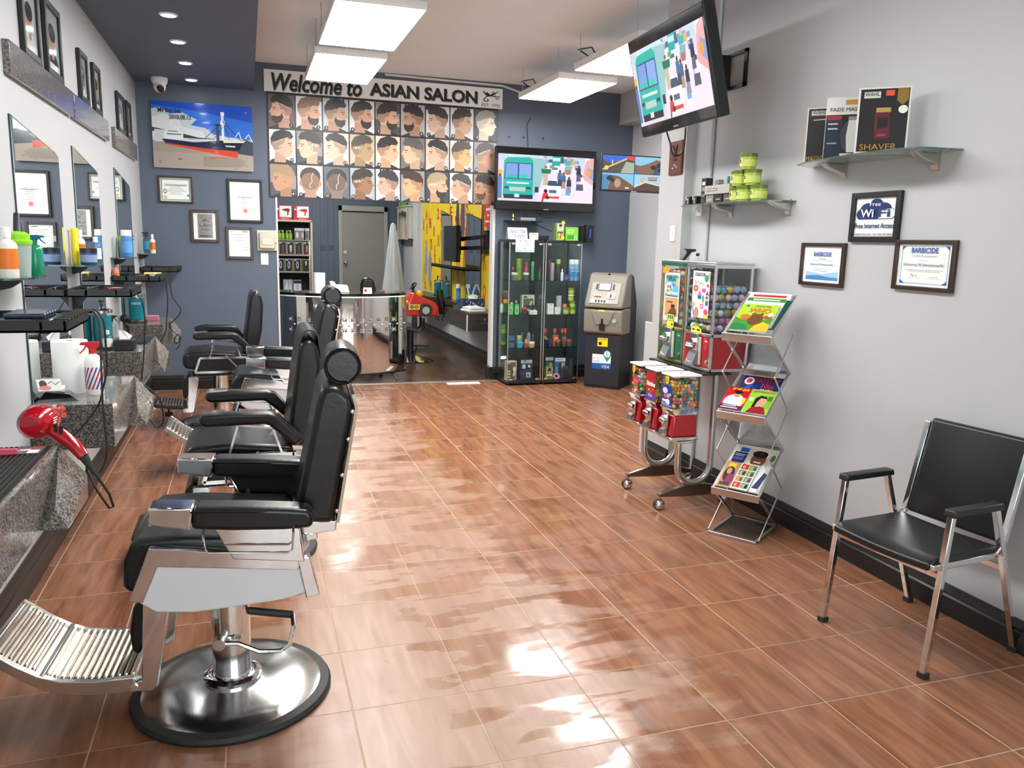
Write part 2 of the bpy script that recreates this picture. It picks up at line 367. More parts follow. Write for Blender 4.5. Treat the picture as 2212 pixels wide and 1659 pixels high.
# shop front behind the camera: low wall, posts, glass
struct('wall_front', MB().box(XL-.15, -2.45, -.1, XR+.15, -2.3, .45).box(XL-.15, -2.45, 2.75, XR+.15, -2.3, ZC+.1).box(XL-.15, -2.45, .4, XL+.15, -2.3, 2.8).box(XR-.15, -2.45, .4, XR+.15, -2.3, 2.8), WHITEWALL)
w1 = struct('window_1', MB().box(XL+.1, -2.42, .42, XR-.1, -2.34, .5).box(XL+.1, -2.42, 2.7, XR-.1, -2.34, 2.78).box(.28, -2.42, .45, .36, -2.34, 2.75).box(1.58, -2.42, .45, 1.66, -2.34, 2.75), ALU)
for a, b in ((XL+.15, .28), (.36, 1.58), (1.66, XR-.15)): MB().box(a, -2.385, .5, b, -2.375, 2.7).obj('pane', GLASS, w1)
# rear room
rw = struct('wall_rear_room', MB().box(-.4, 16.1, -.1, 3.2, 16.25, ZC), BLUEWALL)
for x in (1.22, 1.36, 1.50, 1.62): MB().box(x-.003, 16.094, 0, x+.003, 16.1, ZC).obj('groove', mat('groove_paint', '#3a4350', .6), rw)
struct('wall_rear_left', MB().box(-.55, YB+.15, -.1, -.4, 16.25, ZC), BLUEWALL)
WR = 2.98
wr = struct('wall_rear_right', MB().box(WR, YB+.1, -.1, WR+.2, 16.25, ZC).box(WR-.06, 14.42, 0, WR+.02, 14.85, ZC), mat('rear_white_wall', '#c3c5c6', .55, var=.02))
struct('ceiling_rear', MB().box(-.55, YB+.15, ZC-.2, 3.2, 16.25, ZC), CEIL)
def mural():
    p = Pic(5.2, 1.7); p.rect(0, 0, 5.2, 1.7, '#e3c40d')
    r = random.Random(3)
    for i in range(70):
        x, y = r.uniform(.1, 5.1), r.uniform(.05, 1.6); c = r.choice(['#b5391c', '#c8501e', '#8a2f1d', '#d98a1a', '#efe3a0'])
        if r.random() < .5: p.line([(x-.06, y-.1), (x, y+.1), (x+.06, y-.1)], .03, c)
        elif r.random() < .5: p.line([(x-.06, y-.1), (x+.06, y+.1)], .035, c).line([(x-.06, y+.1), (x+.06, y-.1)], .035, c)
        else: p.ell(x, y, .06, .1, c).ell(x, y, .03, .06, '#e3c40d')
    for x, y, a, b, c in ((4.75, .75, .16, .62, '#3b3c58'), (4.2, 1.0, .09, .2, '#4a5fae'), (3.9, 1.15, .07, .45, '#6b2a20'), (2.85, 1.25, .12, .38, '#4a3f6b'), (2.55, 1.2, .1, .35, '#2c3a2b'), (3.05, .8, .1, .32, '#b04a2a'), (2.6, .62, .13, .32, '#c98a4c'), (3.4, .35, .12, .3, '#a33b22'), (.35, .55, .1, .3, '#7f8fc0'), (.65, .4, .12, .34, '#8a8f9c'), (.2, .3, .08, .22, '#c9a13a'), (1.9, .5, .1, .4, '#3c2f3a')):
        p.ell(x, y, a, b, c, 10)
    o = p.obj('mural_wallpaper', wr, (WR-.001, 14.30, .74), (0, -5.2, 0), (0, 0, 1.62), PRINT, eps=.00002)
mural()
for i, ch in enumerate('A8X2PRE5KO7B4M'):
    yy = 14.0-i*.30; zz = 2.02-.14*(i % 3)
    text(ch, INKR, wr, (WR-.006, yy, zz-.08), (0, -.14, 0), (0, 0, .17), name='painted_letter')
# rear mirrors on the yellow wall
for n, (ya, yb, zt) in enumerate(((12.75, 12.1, 2.06), (11.2, 10.45, 1.98))):
    t = thing('wall_mirror', ['narrow slant-topped mirror on yellow mural wall reflecting the grey door', 'wide slant-topped mirror on yellow mural wall behind the bracket television'][n], 'mirror', (WR, (ya+yb)/2, .75))
    h = (ya-yb)/2
    MB().prism([(-h, 0), (h, 0), (h, zt-.75), (-h, zt-.85)], -.012, -.002, 'yz').obj('mirror_glass', MIRROR, t)
    MB().prism([(-h-.01, -.01), (h+.01, -.01), (h+.01, zt-.74), (-h-.01, zt-.84)], -.0115, -.001, 'yz').obj('backing', BLACKP, t)
# rear door
d = struct('door_1', MB().box(1.77, 16.06, 0, 2.58, 16.1, 2.09), mat('grey_metal_door', '#87867f', .42, .3, var=.12, scale=2.5))
MB().box(1.70, 16.03, 0, 1.77, 16.1, 2.22).box(2.58, 16.03, 0, 2.65, 16.1, 2.22).box(1.70, 16.03, 2.12, 2.65, 16.1, 2.22).obj('door_frame', mat('door_frame_paint', '#9a9a95', .4), d, bev=.004)
MB().sphere((1.82, 16.0, 1.13), .035).cyl((1.82, 16.06, 1.13), (1.82, 16.0, 1.13), .014).obj('door_knob', STEEL, d)
MB().cyl((1.82, 16.06, 1.33), (1.82, 16.035, 1.33), .03).obj('deadbolt', STEEL, d)
for z in (.3, 1.1, 1.95): MB().cyl((2.585, 16.05, z), (2.585, 16.05, z+.1), .01).obj('hinge', STEEL, d)
# baseboards
def bbprof(h=.135): return [(0, 0), (.022, 0), (.022, h*.62), (.016, h*.68), (.019, h*.78), (.011, h*.93), (.008, h), (0, h)]
def bb(name, p0, p1, nrm, h=.135, m=None):
    a, b, n = Vector(p0), Vector(p1), Vector(nrm); pr = bbprof(h); k = len(pr)
    vs_ = [a+n*q[0]+Vector((0, 0, q[1])) for q in pr]+[b+n*q[0]+Vector((0, 0, q[1])) for q in pr]
    return struct(name, MB().add(vs_, [tuple(range(k)), tuple(range(2*k-1, k-1, -1))]+[(i, (i+1) % k, (i+1) % k+k, i+k) for i in range(k)]), m or BASEB, smooth=30)
bb('baseboard_right', (XR, -2.3, 0), (XR, 5.03, 0), (-1, 0, 0))
bb('baseboard_column', (2.875, 5.03, 0), (2.875, 5.38, 0), (-1, 0, 0))
bb('baseboard_left', (XL, -2.3, 0), (XL, YB, 0), (1, 0, 0), .16)
bb('baseboard_back_left', (XL, YB, 0), (.30, YB, 0), (0, -1, 0), .15)
bb('baseboard_back_right', (2.68, YB, 0), (XA, YB, 0), (0, -1, 0), .15)
bb('baseboard_alcove', (XA, 5.38, 0), (XA, YB, 0), (-1, 0, 0))
bb('baseboard_rear_right', (WR, 9.07, 0), (WR, 14.42, 0), (-1, 0, 0), .16, mat('dark_grey_baseboard', '#2c2a28', .35))
bb('baseboard_rear_pilaster', (WR-.06, 14.42, 0), (WR-.06, 14.85, 0), (-1, 0, 0), .22, MATS['dark_grey_baseboard'])
struct('baseboard_jamb', MB().box(2.655, 8.90, 0, 2.70, 9.08, .15), BASEB, bev=.004)
# conduit pipe, ceiling cable, low white boxing beside the column
struct('trim_4', MB().cyl((2.937, 4.8, 0), (2.937, 4.8, ZC), .013, n=12).box(2.925, 4.785, 2.0, 2.95, 4.815, 2.02), WHITEWALL)
struct('trim_5', MB().tube([(1.45, 8.9, 3.312), (2.2, 8.9, 3.305), (2.75, 8.9, 3.30), (2.95, 8.9, 3.25), (3.2, 8.9, 3.22)], .012, 6), MATS['white_trim'])
bl = at(1398, 694, 'y', 5.5); struct('trim_6', MB().box(bl.x, 5.28, 0, 2.88, 5.5, bl.z), WHITEWALL, bev=.004)
# ------------------------------------------------------------------ lamps
LENS = mat('lit_diffuser', '#ffffff', .5, emit='#fffefb', estr=LAMP)
SLENS = mat('lit_downlight_lens', '#ffffff', .5, emit='#f4f8ff', estr=SPOT)
def lamp(x0, x1, y0, y1, label, grp='hanging light panels'):
    t = thing('hanging_light_panel', label, 'lamp', ((x0+x1)/2, (y0+y1)/2, 3.05), 0, grp)
    w, h = (x1-x0)/2, (y1-y0)/2
    MB().box(-w, -h, 0, w, h, .055).obj('housing', WHITEP, t, bev=.006)
    MB().box(-w+.012, -h+.012, -.004, w-.012, h-.012, .004).obj('diffuser', LENS, t)
    for sx in (-1, 1):
        for sy in (-1, 1): MB().tube([(sx*(w-.02), sy*(h-.08), .05), (sx*(w-.02), sy*(h-.08), ZC-3.05)], .0035, 5).obj('chain', ALU, t)
    if x0 > 2: MB().tube([(-w+.1, h-.2, .05), (-w+.02, h-.05, .16), (-w+.16, h+.0, .2), (-w+.2, h-.1, .06)], .006, 6).obj('power_cord', CORD, t)
lamp(.565, 1.15, 5.38, 6.60, 'lit white light panel hung over the row of barber chairs')
lamp(.565, 1.15, 6.92, 8.08, 'lit white light panel hung in front of the welcome banner')
lamp(2.69, 3.27, 5.46, 6.67, 'lit white light panel hung behind the tilted television')
lamp(2.69, 3.27, 7.02, 8.16, 'lit white light panel with black cord hung before the alcove television')
for y in (4.49, 2.9): lamp(.565, 1.15, y-.6, y+.6, 'lit light panel over the front of the shop')
for i in range(9):
    y = 8.57-.80*i
    t = thing('recessed_downlight', 'round lit downlight recessed in the blue soffit', 'lamp', (-.45, y, ZS), 0, 'downlights in the blue soffit')
    MB().lathe([(.062, 0), (.062, -.006), (.048, -.010), (.046, .0)], 20).obj('trim_ring', WHITEP, t)
    MB().lathe([(.001, -.006), (.045, -.006), (.045, -.002), (.001, -.002)], 20).obj('lens', SLENS, t)
# dome camera
t = thing('security_camera', 'white dome security camera under the blue soffit', 'camera', (-.735, 8.62, ZS))
MB().lathe([(.075, 0), (.075, -.02), (.068, -.045), (.05, -.07), (.046, -.08)], 20).obj('base', WHITEP, t)
MB().sphere((0, -.01, -.08), .055).obj('ball', WHITEP, t); MB().cyl((.01, -.05, -.10), (.018, -.085, -.118), .034, .028).obj('camera_lens', BLACKG, t)
# ================================================================== barber chairs (front faces -x)
def arc(cx, cz, r, a0, a1, n): return [(cx+r*math.cos(a0+(a1-a0)*i/n), cz+r*math.sin(a0+(a1-a0)*i/n)) for i in range(n+1)]
WORN = mat('scuffed_chrome_base', (.5, .5, .49, 1), .2, 1, var=.35, scale=9, bump=.08)
RIBM = mat('worn_ribbed_metal', (.66, .6, .5, 1), .27, 1, var=.35, scale=12, bump=.2)
BOLT = mat('bolt_steel', (.8, .79, .76, 1), .25, 1)
WSHELL = mat('white_gloss_shell', '#d6d7dc', .16, coat=.5)
def pad(x0, y0, z0, x1, y1, z1): return MB().box(x0, y0, z0, x1, y1, z1)
def loop_xz(pts, y, r, n=6): return MB().tube([(p[0], y, p[1]) for p in pts], r, n, closed=True)
def footrest(t, slats=True, dz=0):
    # two ribbed chrome plates in a bent frame
    P = [(-.285, .175+dz), (-.40, .172+dz), (-.50, .185+dz), (-.56, .21+dz), (-.62, .25+dz), (-.70, .315+dz)]
    fr = MB()
    for y in (-.175, .175):
        fr.prism([(x, z+.012) for x, z in P]+[(x+.008, z-.035) for x, z in reversed(P)], y-.011, y+.011, 'xz')
    fr.prism([(x, z+.002) for x, z in P]+[(x, z-.012) for x, z in reversed(P)], -.17, .17, 'xz')
    fr.cyl((-.70, -.19, .305+dz), (-.70, .19, .305+dz), .015, n=10).box(-.56, -.18, .195+dz, -.545, .18, .222+dz)
    f = fr.obj('footrest', CHROME_W, t, bev=.002)
    def zat(x):
        for (xa, za), (xb, zb) in zip(P[:-1], P[1:]):
            if xb <= x <= xa: return za+(zb-za)*(xa-x)/(xa-xb), math.atan2(zb-za, xa-xb)
        return P[-1][1], .7
    rib = None
    for i in range(20):
        x = -.292-.0205*i
        if abs(x+.552) < .012: continue
        z, a = zat(x)
        if rib is None: rib = MB().tube([(0, -.165, 0), (0, -.16, .004), (0, .16, .004), (0, .165, 0)], [.003, .0085, .0085, .003], 8).obj('rib', RIBM, f, loc=(x, 0, z+.006)).data
        else: link('rib', rib, f, loc=(x, 0, z+.006))
    return f
def base_parts(t, zt, pedal=True):
    MB().lathe([(.30, 0), (.335, 0), (.34, .012), (.332, .024), (.305, .028)], 48).obj('rubber_ring', RUBBER, t)
    MB().lathe([(.31, .024), (.29, .034), (.22, .042), (.13, .052), (.10, .058), (.001, .06)], 48).obj('base_plate', WORN, t, smooth=60)
    MB().lathe([(.095, .055), (.1, .07), (.085, .078), (.07, .08)], 28).obj('collar', CHROME, t)
    MB().cyl((0, 0, .06), (0, 0, zt), .066, n=28).obj('column', CHROME, t)
    if pedal:
        MB().tube([(-.03, -.085, .225), (.03, -.09, .222), (.10, -.10, .19), (.17, -.10, .185), (.20, -.10, .205), (.215, -.08, .26), (.21, .0, .27)], .0085, 8).obj('pump_lever', CHROME, t)
        MB().tube([(.05, .0, .30), (.12, 0, .285), (.21, 0, .268)], .014, 8).obj('lever_grip', RUBBER, t)
        MB().cyl((-.03, -.10, .225), (-.03, -.06, .225), .02).obj('pivot', STEEL, t)
def leg_bracket(t, dz=0):
    for y in (-.16, .16):
        MB().prism([(-.245, .43+dz), (-.175, .43+dz), (-.17, .40+dz), (-.215, .145+dz), (-.235, .13+dz), (-.30, .135+dz), (-.30, .165+dz), (-.262, .17+dz)], y-.022, y+.022, 'xz').obj('leg_bracket', CHROME, t, bev=.003)
        MB().cyl((-.285, y-.028, .15+dz), (-.285, y+.028, .15+dz), .012, n=10).obj('pivot_bolt', BOLT, t)
    MB().prism([(-.255, .44+dz), (-.285, .40+dz), (-.30, .32+dz), (-.295, .25+dz), (-.275, .235+dz), (-.25, .28+dz), (-.225, .43+dz)], -.14, .14, 'xz').obj('calf_pad', LEATHER, t, bev=.012, seg=3)
    MB().cyl((-.42, 0, .10+dz), (-.42, 0, .17+dz), .008).cyl((-.42, 0, .075+dz), (-.42, 0, .105+dz), .032, n=14).obj('footrest_stop', RUBBER, t)
def chair_a(label, loc, rz, head=True, flap=False, dz=0):
    t = thing('barber_chair', label, 'barber chair', loc, rz, 'barber chairs in a row')
    base_parts(t, .46+dz)
    # white side shells with chrome frame
    for s in (-1, 1):
        y = s*.255
        MB().prism([(-.185, .60+dz), (.245, .56+dz), (.28, .47+dz), (.20, .452+dz), (.05, .437+dz), (-.08, .43+dz), (-.19, .44+dz), (-.25, .485+dz)], y-.012, y+.012, 'xz').obj('side_shell', WSHELL, t, bev=.006, seg=3)
        MB().prism([(-.20, .655+dz), (.27, .592+dz), (.235, .55+dz), (-.178, .592+dz), (-.225, .478+dz), (-.265, .486+dz)], y-.02, y+.02, 'xz').obj('side_frame', CHROME, t, bev=.003)
        MB().prism([(.235, .595+dz), (.275, .59+dz), (.305, .46+dz), (.262, .452+dz)], y-.022, y+.022, 'xz').obj('rear_bracket', CHROME, t, bev=.003)
        # arm
        ya, yb = (s*.235, s*.325); y0, y1 = min(ya, yb), max(ya, yb); ym = (y0+y1)/2
        top = [(-.062, .792+dz), (.10, .783+dz), (.22, .772+dz), (.275, .765+dz)]; bot = [(.292, .74+dz), (.285, .705+dz), (.20, .703+dz), (.05, .71+dz), (-.07, .722+dz)]
        MB().prism(top+bot, y0, y1, 'xz').obj('arm_pad', LEATHER, t, bev=.018, seg=4)
        MB().tube([(-.07, y0+.004, .778+dz), (.10, y0+.002, .770+dz), (.26, y0+.012, .756+dz), (.29, ym, .75+dz), (.26, y1-.012, .756+dz), (.10, y1-.002, .770+dz), (-.07, y1-.004, .778+dz)], .005, 6).obj('piping', LEATHER, t)
        MB().prism([(-.188, .797+dz), (-.06, .792+dz), (-.072, .72+dz), (-.188, .742+dz)], y0, y1, 'xz').obj('arm_cap', CHROME, t, bev=.006)
        MB().prism([(-.015, .73+dz), (.245, .70+dz), (.26, .585+dz), (.045, .61+dz)], ym-.02, ym+.02, 'xz').obj('arm_panel', CHROME if s < 0 else LEATHER, t, bev=.004)
        if s > 0: MB().tube([(-.02, ym-.023, .735+dz), (.04, ym-.023, .61+dz)], .006).obj('panel_edge', CHROME, t); MB().cyl((.05, ym-.03, .65+dz), (.05, ym-.02, .65+dz), .01, n=10).obj('button', BOLT, t)
        yy = s*.335
        MB().tube([(-.035, yy-s*.03, .715+dz), (-.035, yy, .70+dz), (-.03, yy, .66+dz), (-.02, yy, .652+dz), (.21, yy, .635+dz), (.225, yy, .645+dz), (.228, yy, .70+dz), (.228, yy-s*.03, .71+dz)], .004, 6).obj('towel_rail', CHROME, t)
    # seat
    MB().prism([(-.235, .67+dz), (-.10, .672+dz), (.20, .648+dz), (.22, .56+dz), (-.17, .59+dz), (-.235, .50+dz), (-.275, .49+dz), (-.292, .52+dz), (-.285, .60+dz), (-.262, .65+dz)], -.235, .235, 'xz').obj('seat', LEATHER, t, bev=.02, seg=4)
    MB().box(-.2, -.23, .44+dz, .25, .23, .58+dz).obj('seat_pan', BLACKP, t, bev=.01)
    # back
    MB().prism([(.225, .70+dz), (.265, .68+dz), (.355, .675+dz), (.385, .86+dz), (.422, 1.06+dz), (.412, 1.10+dz), (.37, 1.135+dz), (.325, 1.13+dz), (.305, 1.08+dz), (.265, .88+dz)], -.215, .215, 'xz').obj('backrest', LEATHER, t, bev=.022, seg=4)
    MB().prism([(.362, .675+dz), (.372, .675+dz), (.402, .86+dz), (.437, 1.06+dz), (.426, 1.105+dz), (.416, 1.105+dz), (.427, 1.06+dz), (.392, .86+dz)], -.205, .205, 'xz').obj('back_panel', mat('back_panel_metal', (.5, .42, .36, 1), .2, 1), t)
    for s in (-1, 1):
        for z, x in ((.72, .363), (.84, .382), (.96, .403), (1.05, .417)): MB().sphere((x, s*.216, z+dz), .0075, 6).obj('bolt', BOLT, t)
    MB().prism([(.215, .672+dz), (.365, .672+dz), (.362, .635+dz), (.262, .625+dz), (.23, .645+dz)], -.17, .17, 'xz').obj('back_hinge', CHROME, t, bev=.004)
    if head:
        MB().cyl((.392, -.06, 1.06+dz), (.392, -.06, 1.16+dz), .011, n=10).obj('headrest_post', STEEL, t); MB().cyl((.392, .06, 1.06+dz), (.392, .06, 1.16+dz), .011, n=10).obj('headrest_post', STEEL, t)
        MB().lathe([(.001, -.135), (.048, -.135), (.057, -.128), (.06, -.115), (.06, .115), (.057, .128), (.048, .135), (.001, .135)], 28, (.392, 0, 1.185+dz), 'y').obj('headrest', LEATHER, t)
        MB().tube([(.392+.058*math.cos(a*PI/10), -.128, 1.185+dz+.058*math.sin(a*PI/10)) for a in range(20)], .004, 5, closed=True).obj('piping', LEATHER, t)
    leg_bracket(t, dz); footrest(t, dz=dz); return t
def chair_b(label, loc, rz, flap, dz=0):
    t = thing('barber_chair', label, 'barber chair', loc, rz, 'barber chairs in a row')
    base_parts(t, .46+dz)
    for s in (-1, 1):
        y0, y1 = (-.325, -.25) if s < 0 else (.25, .325); ym = (y0+y1)/2
        MB().prism([(-.19, .79+dz), (-.09, .795+dz), (.11, .79+dz), (.155, .775+dz), (.205, .72+dz), (.265, .655+dz), (.225, .62+dz), (.14, .70+dz), (.10, .735+dz), (-.17, .732+dz), (-.20, .75+dz)], y0, y1, 'xz').obj('arm_pad', LEATHER, t, bev=.016, seg=4)
        MB().prism([(-.182, .797+dz), (-.085, .802+dz), (-.085, .793+dz), (-.19, .787+dz)], y0+.006, y1-.006, 'xz').obj('arm_cap', CHROME, t)
        MB().bar((-.03, ym, .735+dz), (-.075, ym, .585+dz), .022, .01).bar((-.03, ym, .733+dz), (.135, ym, .71+dz), .022, .01).bar((.125, ym, .71+dz), (.165, ym, .585+dz), .022, .01).obj('arm_frame', CHROME, t)
        MB().bar((-.15, ym, .582+dz), (.22, ym, .582+dz), .03, .018).bar((-.15, ym, .582+dz), (-.19, ym, .465+dz), .03, .018).bar((-.19, ym, .465+dz), (.22, ym, .465+dz), .03, .018).bar((.22, ym, .465+dz), (.22, ym, .59+dz), .03, .018).obj('side_frame', CHROME, t)
        MB().box(-.16, ym-.004, .475+dz, .21, ym+.004, .575+dz).obj('side_panel', LEATHER, t)
        MB().bar((.05, ym+s*.01, .60+dz), (.14, ym+s*.03, .50+dz), .012).obj('recline_lever', STEEL, t)
    MB().prism([(-.245, .62+dz), (-.10, .632+dz), (.22, .60+dz), (.22, .50+dz), (-.20, .475+dz), (-.265, .49+dz), (-.29, .53+dz), (-.28, .585+dz)], -.23, .23, 'xz').obj('seat', LEATHER, t, bev=.03, seg=4)
    MB().box(-.18, -.22, .42+dz, .22, .22, .50+dz).obj('seat_pan', BLACKP, t, bev=.008)
    MB().prism([(.185, .60+dz), (.30, .585+dz), (.345, .80+dz), (.36, 1.0+dz), (.345, 1.09+dz), (.305, 1.12+dz), (.265, 1.10+dz), (.25, 1.04+dz), (.215, .80+dz)], -.215, .215, 'xz').obj('backrest', LEATHER, t, bev=.03, seg=4)
    MB().prism([(.245, .80+dz), (.256, .80+dz), (.285, 1.04+dz), (.274, 1.04+dz)], -.13, .13, 'xz').obj('back_cushion', LEATHER, t, bev=.004)
    if flap: MB().prism(arc(.31, 1.115+dz, .048, 0, PI, 8)+[(.252, 1.05+dz), (.262, 1.05+dz)]+list(reversed(arc(.31, 1.115+dz, .038, 0, PI, 8)))+[(.36, 1.02+dz), (.37, 1.02+dz)], -.19, .19, 'xz').obj('headrest_flap', LEATHER, t)
    leg_bracket(t, dz-.02)
    f = MB().prism([(-.27, .135+dz), (-.30, .165+dz), (-.50, .19+dz), (-.53, .18+dz), (-.53, .165+dz), (-.30, .135+dz)], -.17, .17, 'xz').obj('footrest', RUBBER, t, bev=.008, seg=3)
    rb = None
    for i in range(9):
        x = -.31-.023*i
        if rb is None: rb = MB().box(-.007, -.15, 0, .007, .15, .007).obj('rib', RIBM, f, bev=.002, loc=(x, 0, .166-.125*(x+.31)+dz)).data
        else: link('rib', rb, f, bev=.002, loc=(x, 0, .166-.125*(x+.31)+dz))
    return t
chair_a('black barber chair with round headrest, white side shell and big scuffed chrome base plate', (-.095, 2.80, 0), math.radians(-4))
chair_b('black barber chair with bent arms and a folded headrest flap, beside the barber-stripe spray bottle', (-.035, 4.14, 0), 0, True)
chair_a('black barber chair with round headrest next to the chrome reception desk', (.16, 5.78, 0), 0, dz=.02)
chair_b('black barber chair without headrest facing the last mirror before the blue wall', (-.25, 7.2, 0), math.radians(2), False, dz=.03)
# ================================================================== left wall: mirrors, plaques, pictures, counters
for i, (y0, y1) in enumerate(((4.21, 5.15), (5.57, 6.41), (7.21, 8.07))):
    t = thing('wall_mirror', ['tall slant-topped wall mirror above the counter with the paper towel roll', 'tall slant-topped wall mirror above the counter with the tissue box', 'tall slant-topped wall mirror next to the blue wall'][i], 'mirror', (XL, y0, .7))
    h = y1-y0
    MB().prism([(0, .05), (h, .05), (h, 1.30), (h*.93, 1.315), (0, 1.40)], .001, .009, 'yz').obj('mirror_glass', MIRROR, t)
    MB().prism([(-.006, .044), (h+.006, .044), (h+.006, 1.305), (h*.93, 1.321), (-.006, 1.407)], .0, .0078, 'yz').obj('backing_edge', mat('glass_edge_dark', '#2c3a3c', .3), t)
PLATE = granite('plaque_granite', .2, '#4b4644', '#8f8780')
for i, (y0, y1) in enumerate(((4.20, 5.57), (5.61, 6.90), (7.22, 8.58))):
    o = MB().prism([(y0, 2.275), (y1, 2.275), (y1, 2.42), (y0, 2.42)], XL, XL+.03, 'yz').obj('granite_plaque', PLATE, None, bev=.003)
    tag(o, ['long matte granite plaque with two framed portraits standing on it, first along the white wall', 'polished granite plaque above the middle mirror with two narrow frames on it', 'polished granite plaque above the last mirror beside the blue wall'][i], 'plaque')
def portrait(p, w, h, skin, hair, bgc, shirt):
    p.rect(0, 0, w, h, bgc); p.ell(w*.5, h*.05, w*.42, h*.28, shirt); p.ell(w*.5, h*.5, w*.24, h*.24, skin); p.rect(w*.42, h*.2, w*.58, h*.38, skin)
    p.ell(w*.5, h*.64, w*.27, h*.15, hair); p.rect(w*.38, h*.52, w*.46, h*.535, '#2a1d18'); p.rect(w*.54, h*.52, w*.62, h*.535, '#2a1d18'); p.rect(w*.44, h*.37, w*.56, h*.385, '#8a4a3e')
def frame_yz(name, label, cat, x, y0, y1, z0, z1, fm, fw, pic, nx=1, group=None, depth=.022, passe=None):
    """picture frame on a wall whose normal is nx along x"""
    t = thing(name, label, cat, (x, (y0+y1)/2, z0), 0, group); w, h = (y1-y0)/2, z1-z0; d = depth*nx
    f = MB().box(0, -w, 0, d, -w+fw, h).box(0, w-fw, 0, d, w, h).box(0, -w+fw, 0, d, w-fw, fw).box(0, -w+fw, h-fw, d, w-fw, h); f.obj('frame', fm, t, bev=.003)
    MB().box(0, -w+fw*.8, fw*.8, d*.35, w-fw*.8, h-fw*.8).obj('backing_card', passe or PAPER, t)
    s = nx
    org = (d*.4, -s*(w-fw), fw); U = (0, s*2*(w-fw), 0); V = (0, 0, h-2*fw)
    pic.obj('print', t, org, U, V, GLOSSPRINT); return t
hp = [(4.52, 4.86, 2.424, 2.79, '#b98d6d', '#2a211d', '#b9bcc0', '#d8d8d8'), (5.0, 5.38, 2.424, 2.81, '#c69c7c', '#3a2a20', '#a8b5bb', '#30343a'), (5.92, 6.2, 2.424, 2.74, '#a97f60', '#1b1614', '#9fb0b2', '#e0e0e0'), (6.42, 6.7, 2.424, 2.75, '#c39a78', '#241a15', '#b7b19d', '#40464d'), (7.52, 7.9, 2.424, 2.74, '#b58a69', '#1e1815', '#aebfc4', '#dddddd'), (8.06, 8.35, 2.424, 2.75, '#ab8262', '#2b201b', '#9aa2a8', '#444b55')]
hl = ['black framed haircut portrait on the first granite plaque, fully beside the ceiling edge', 'black framed haircut portrait reflecting a bright lamp spot', 'black framed portrait with pale backdrop on the middle plaque', 'black framed portrait with warm backdrop on the middle plaque', 'black framed portrait on the last plaque, farther from the blue wall', 'black framed portrait on the last plaque, closest to the blue wall']
for (y0, y1, z0, z1, sk, ha, b_, sh), lb in zip(hp, hl):
    p = Pic(1, 1.2); portrait(p, 1, 1.2, sk, ha, b_, sh); p.rect(.05, .04, .95, .16, '#e8e8e4'); frame_yz('framed_portrait', lb, 'picture', XL+.003, y0, y1, z0, z1, BLACKWOOD, .035, p, 1, 'portraits on the granite plaques')
def counter(label, y0, y1, zt, xf):
    t = thing('granite_counter', label, 'counter', (XL, y0, zt)); w = xf-XL; L_ = y1-y0; n = L_-.36
    MB().box(0, 0, -.213, w, L_, -.006).obj('body', GRANITE, t, bev=.002)
    MB().box(0, -.002, -.006, w+.004, L_, 0).obj('top_slab', GRANPOL, t)
    MB().box(w, 0, -.213, w+.004, L_, -.006).obj('front_panel', GRANPOL, t)
    w += .004
    A, B, Cc, D, E, F, G = (w, n, -.213), (w+.088, n, -.211), (w+.05, n, -.142), (w, L_, -.002), (w+.09, L_, -.12), (w+.088, L_, -.215), (w, L_, -.215)
    MB().add([A, B, Cc, D, E, F, G], [(0, 1, 2), (0, 2, 3), (2, 4, 3), (1, 5, 4, 2), (0, 6, 5, 1), (3, 4, 5, 6), (0, 3, 6)]).obj('front_wedge', GRANPOL, t, smooth=0)
    return t
counter('speckled granite wall counter with a black ribbed mat and red hair dryer', 2.1, 3.34, .80, -.707)
counter('speckled granite wall counter carrying the paper towel roll', 4.13, 4.95, .80, -.633)
counter('speckled granite wall counter carrying the black tissue box', 5.58, 6.43, .85, -.668)
counter('speckled granite wall counter carrying the pink box, beside the blue wall', 7.26, 7.92, .85, -.69)
# ribbed mats
def ribmat(label, x0, x1, y0, y1, z, logo=False):
    t = thing('ribbed_mat', label, 'mat', ((x0+x1)/2, (y0+y1)/2, z)); w, h = (x1-x0)/2, (y1-y0)/2
    m = MB().box(-w, -h, 0, w, h, .006); k = int(2*w/.016)
    m.obj('mat_base', BLACKP, t)
    rb = None
    for i in range(k):
        x = -w+.012+(2*w-.024)*i/(k-1)
        if rb is None: rb = MB().box(-.0045, -h+.01, 0, .0045, h-.01, .006).obj('rib', RUBBER, t, loc=(x, 0, .006)).data
        else: link('rib', rb, t, loc=(x, 0, .006))
    if logo:
        p = Pic(1, 1).rect(0, 0, 1, 1, '#5a6066').rect(.5, .08, .9, .5, '#f0f0f0').rect(.15, .45, .55, .62, '#f0f0f0').rect(.3, .62, .6, .72, '#d8322a').rect(.55, .7, .95, .9, '#d8322a')
        p.obj('logo_patch', t, (w-.10, h-.13, .0125), (.09, 0, 0), (0, .11, 0), PRINT)
ribmat('large black ribbed rubber mat with a red and white logo patch', -.975, -.722, 2.55, 3.31, .80, True)
ribmat('black ribbed rubber mat behind the black tissue box', -.86, -.672, 5.98, 6.41, .85)
cb = MB().prism([(0, 0), (.165, 0), (.17, .006), (.165, .022), (0, .026)], 0, .012, 'xz').obj('hair_comb', mat('pink_plastic', '#e05a74', .35), None, bev=.003, loc=(-.965, 3.17, .813), rot=(0, 0, 0)); tag(cb, 'pink plastic comb lying on the large ribbed mat', 'comb')
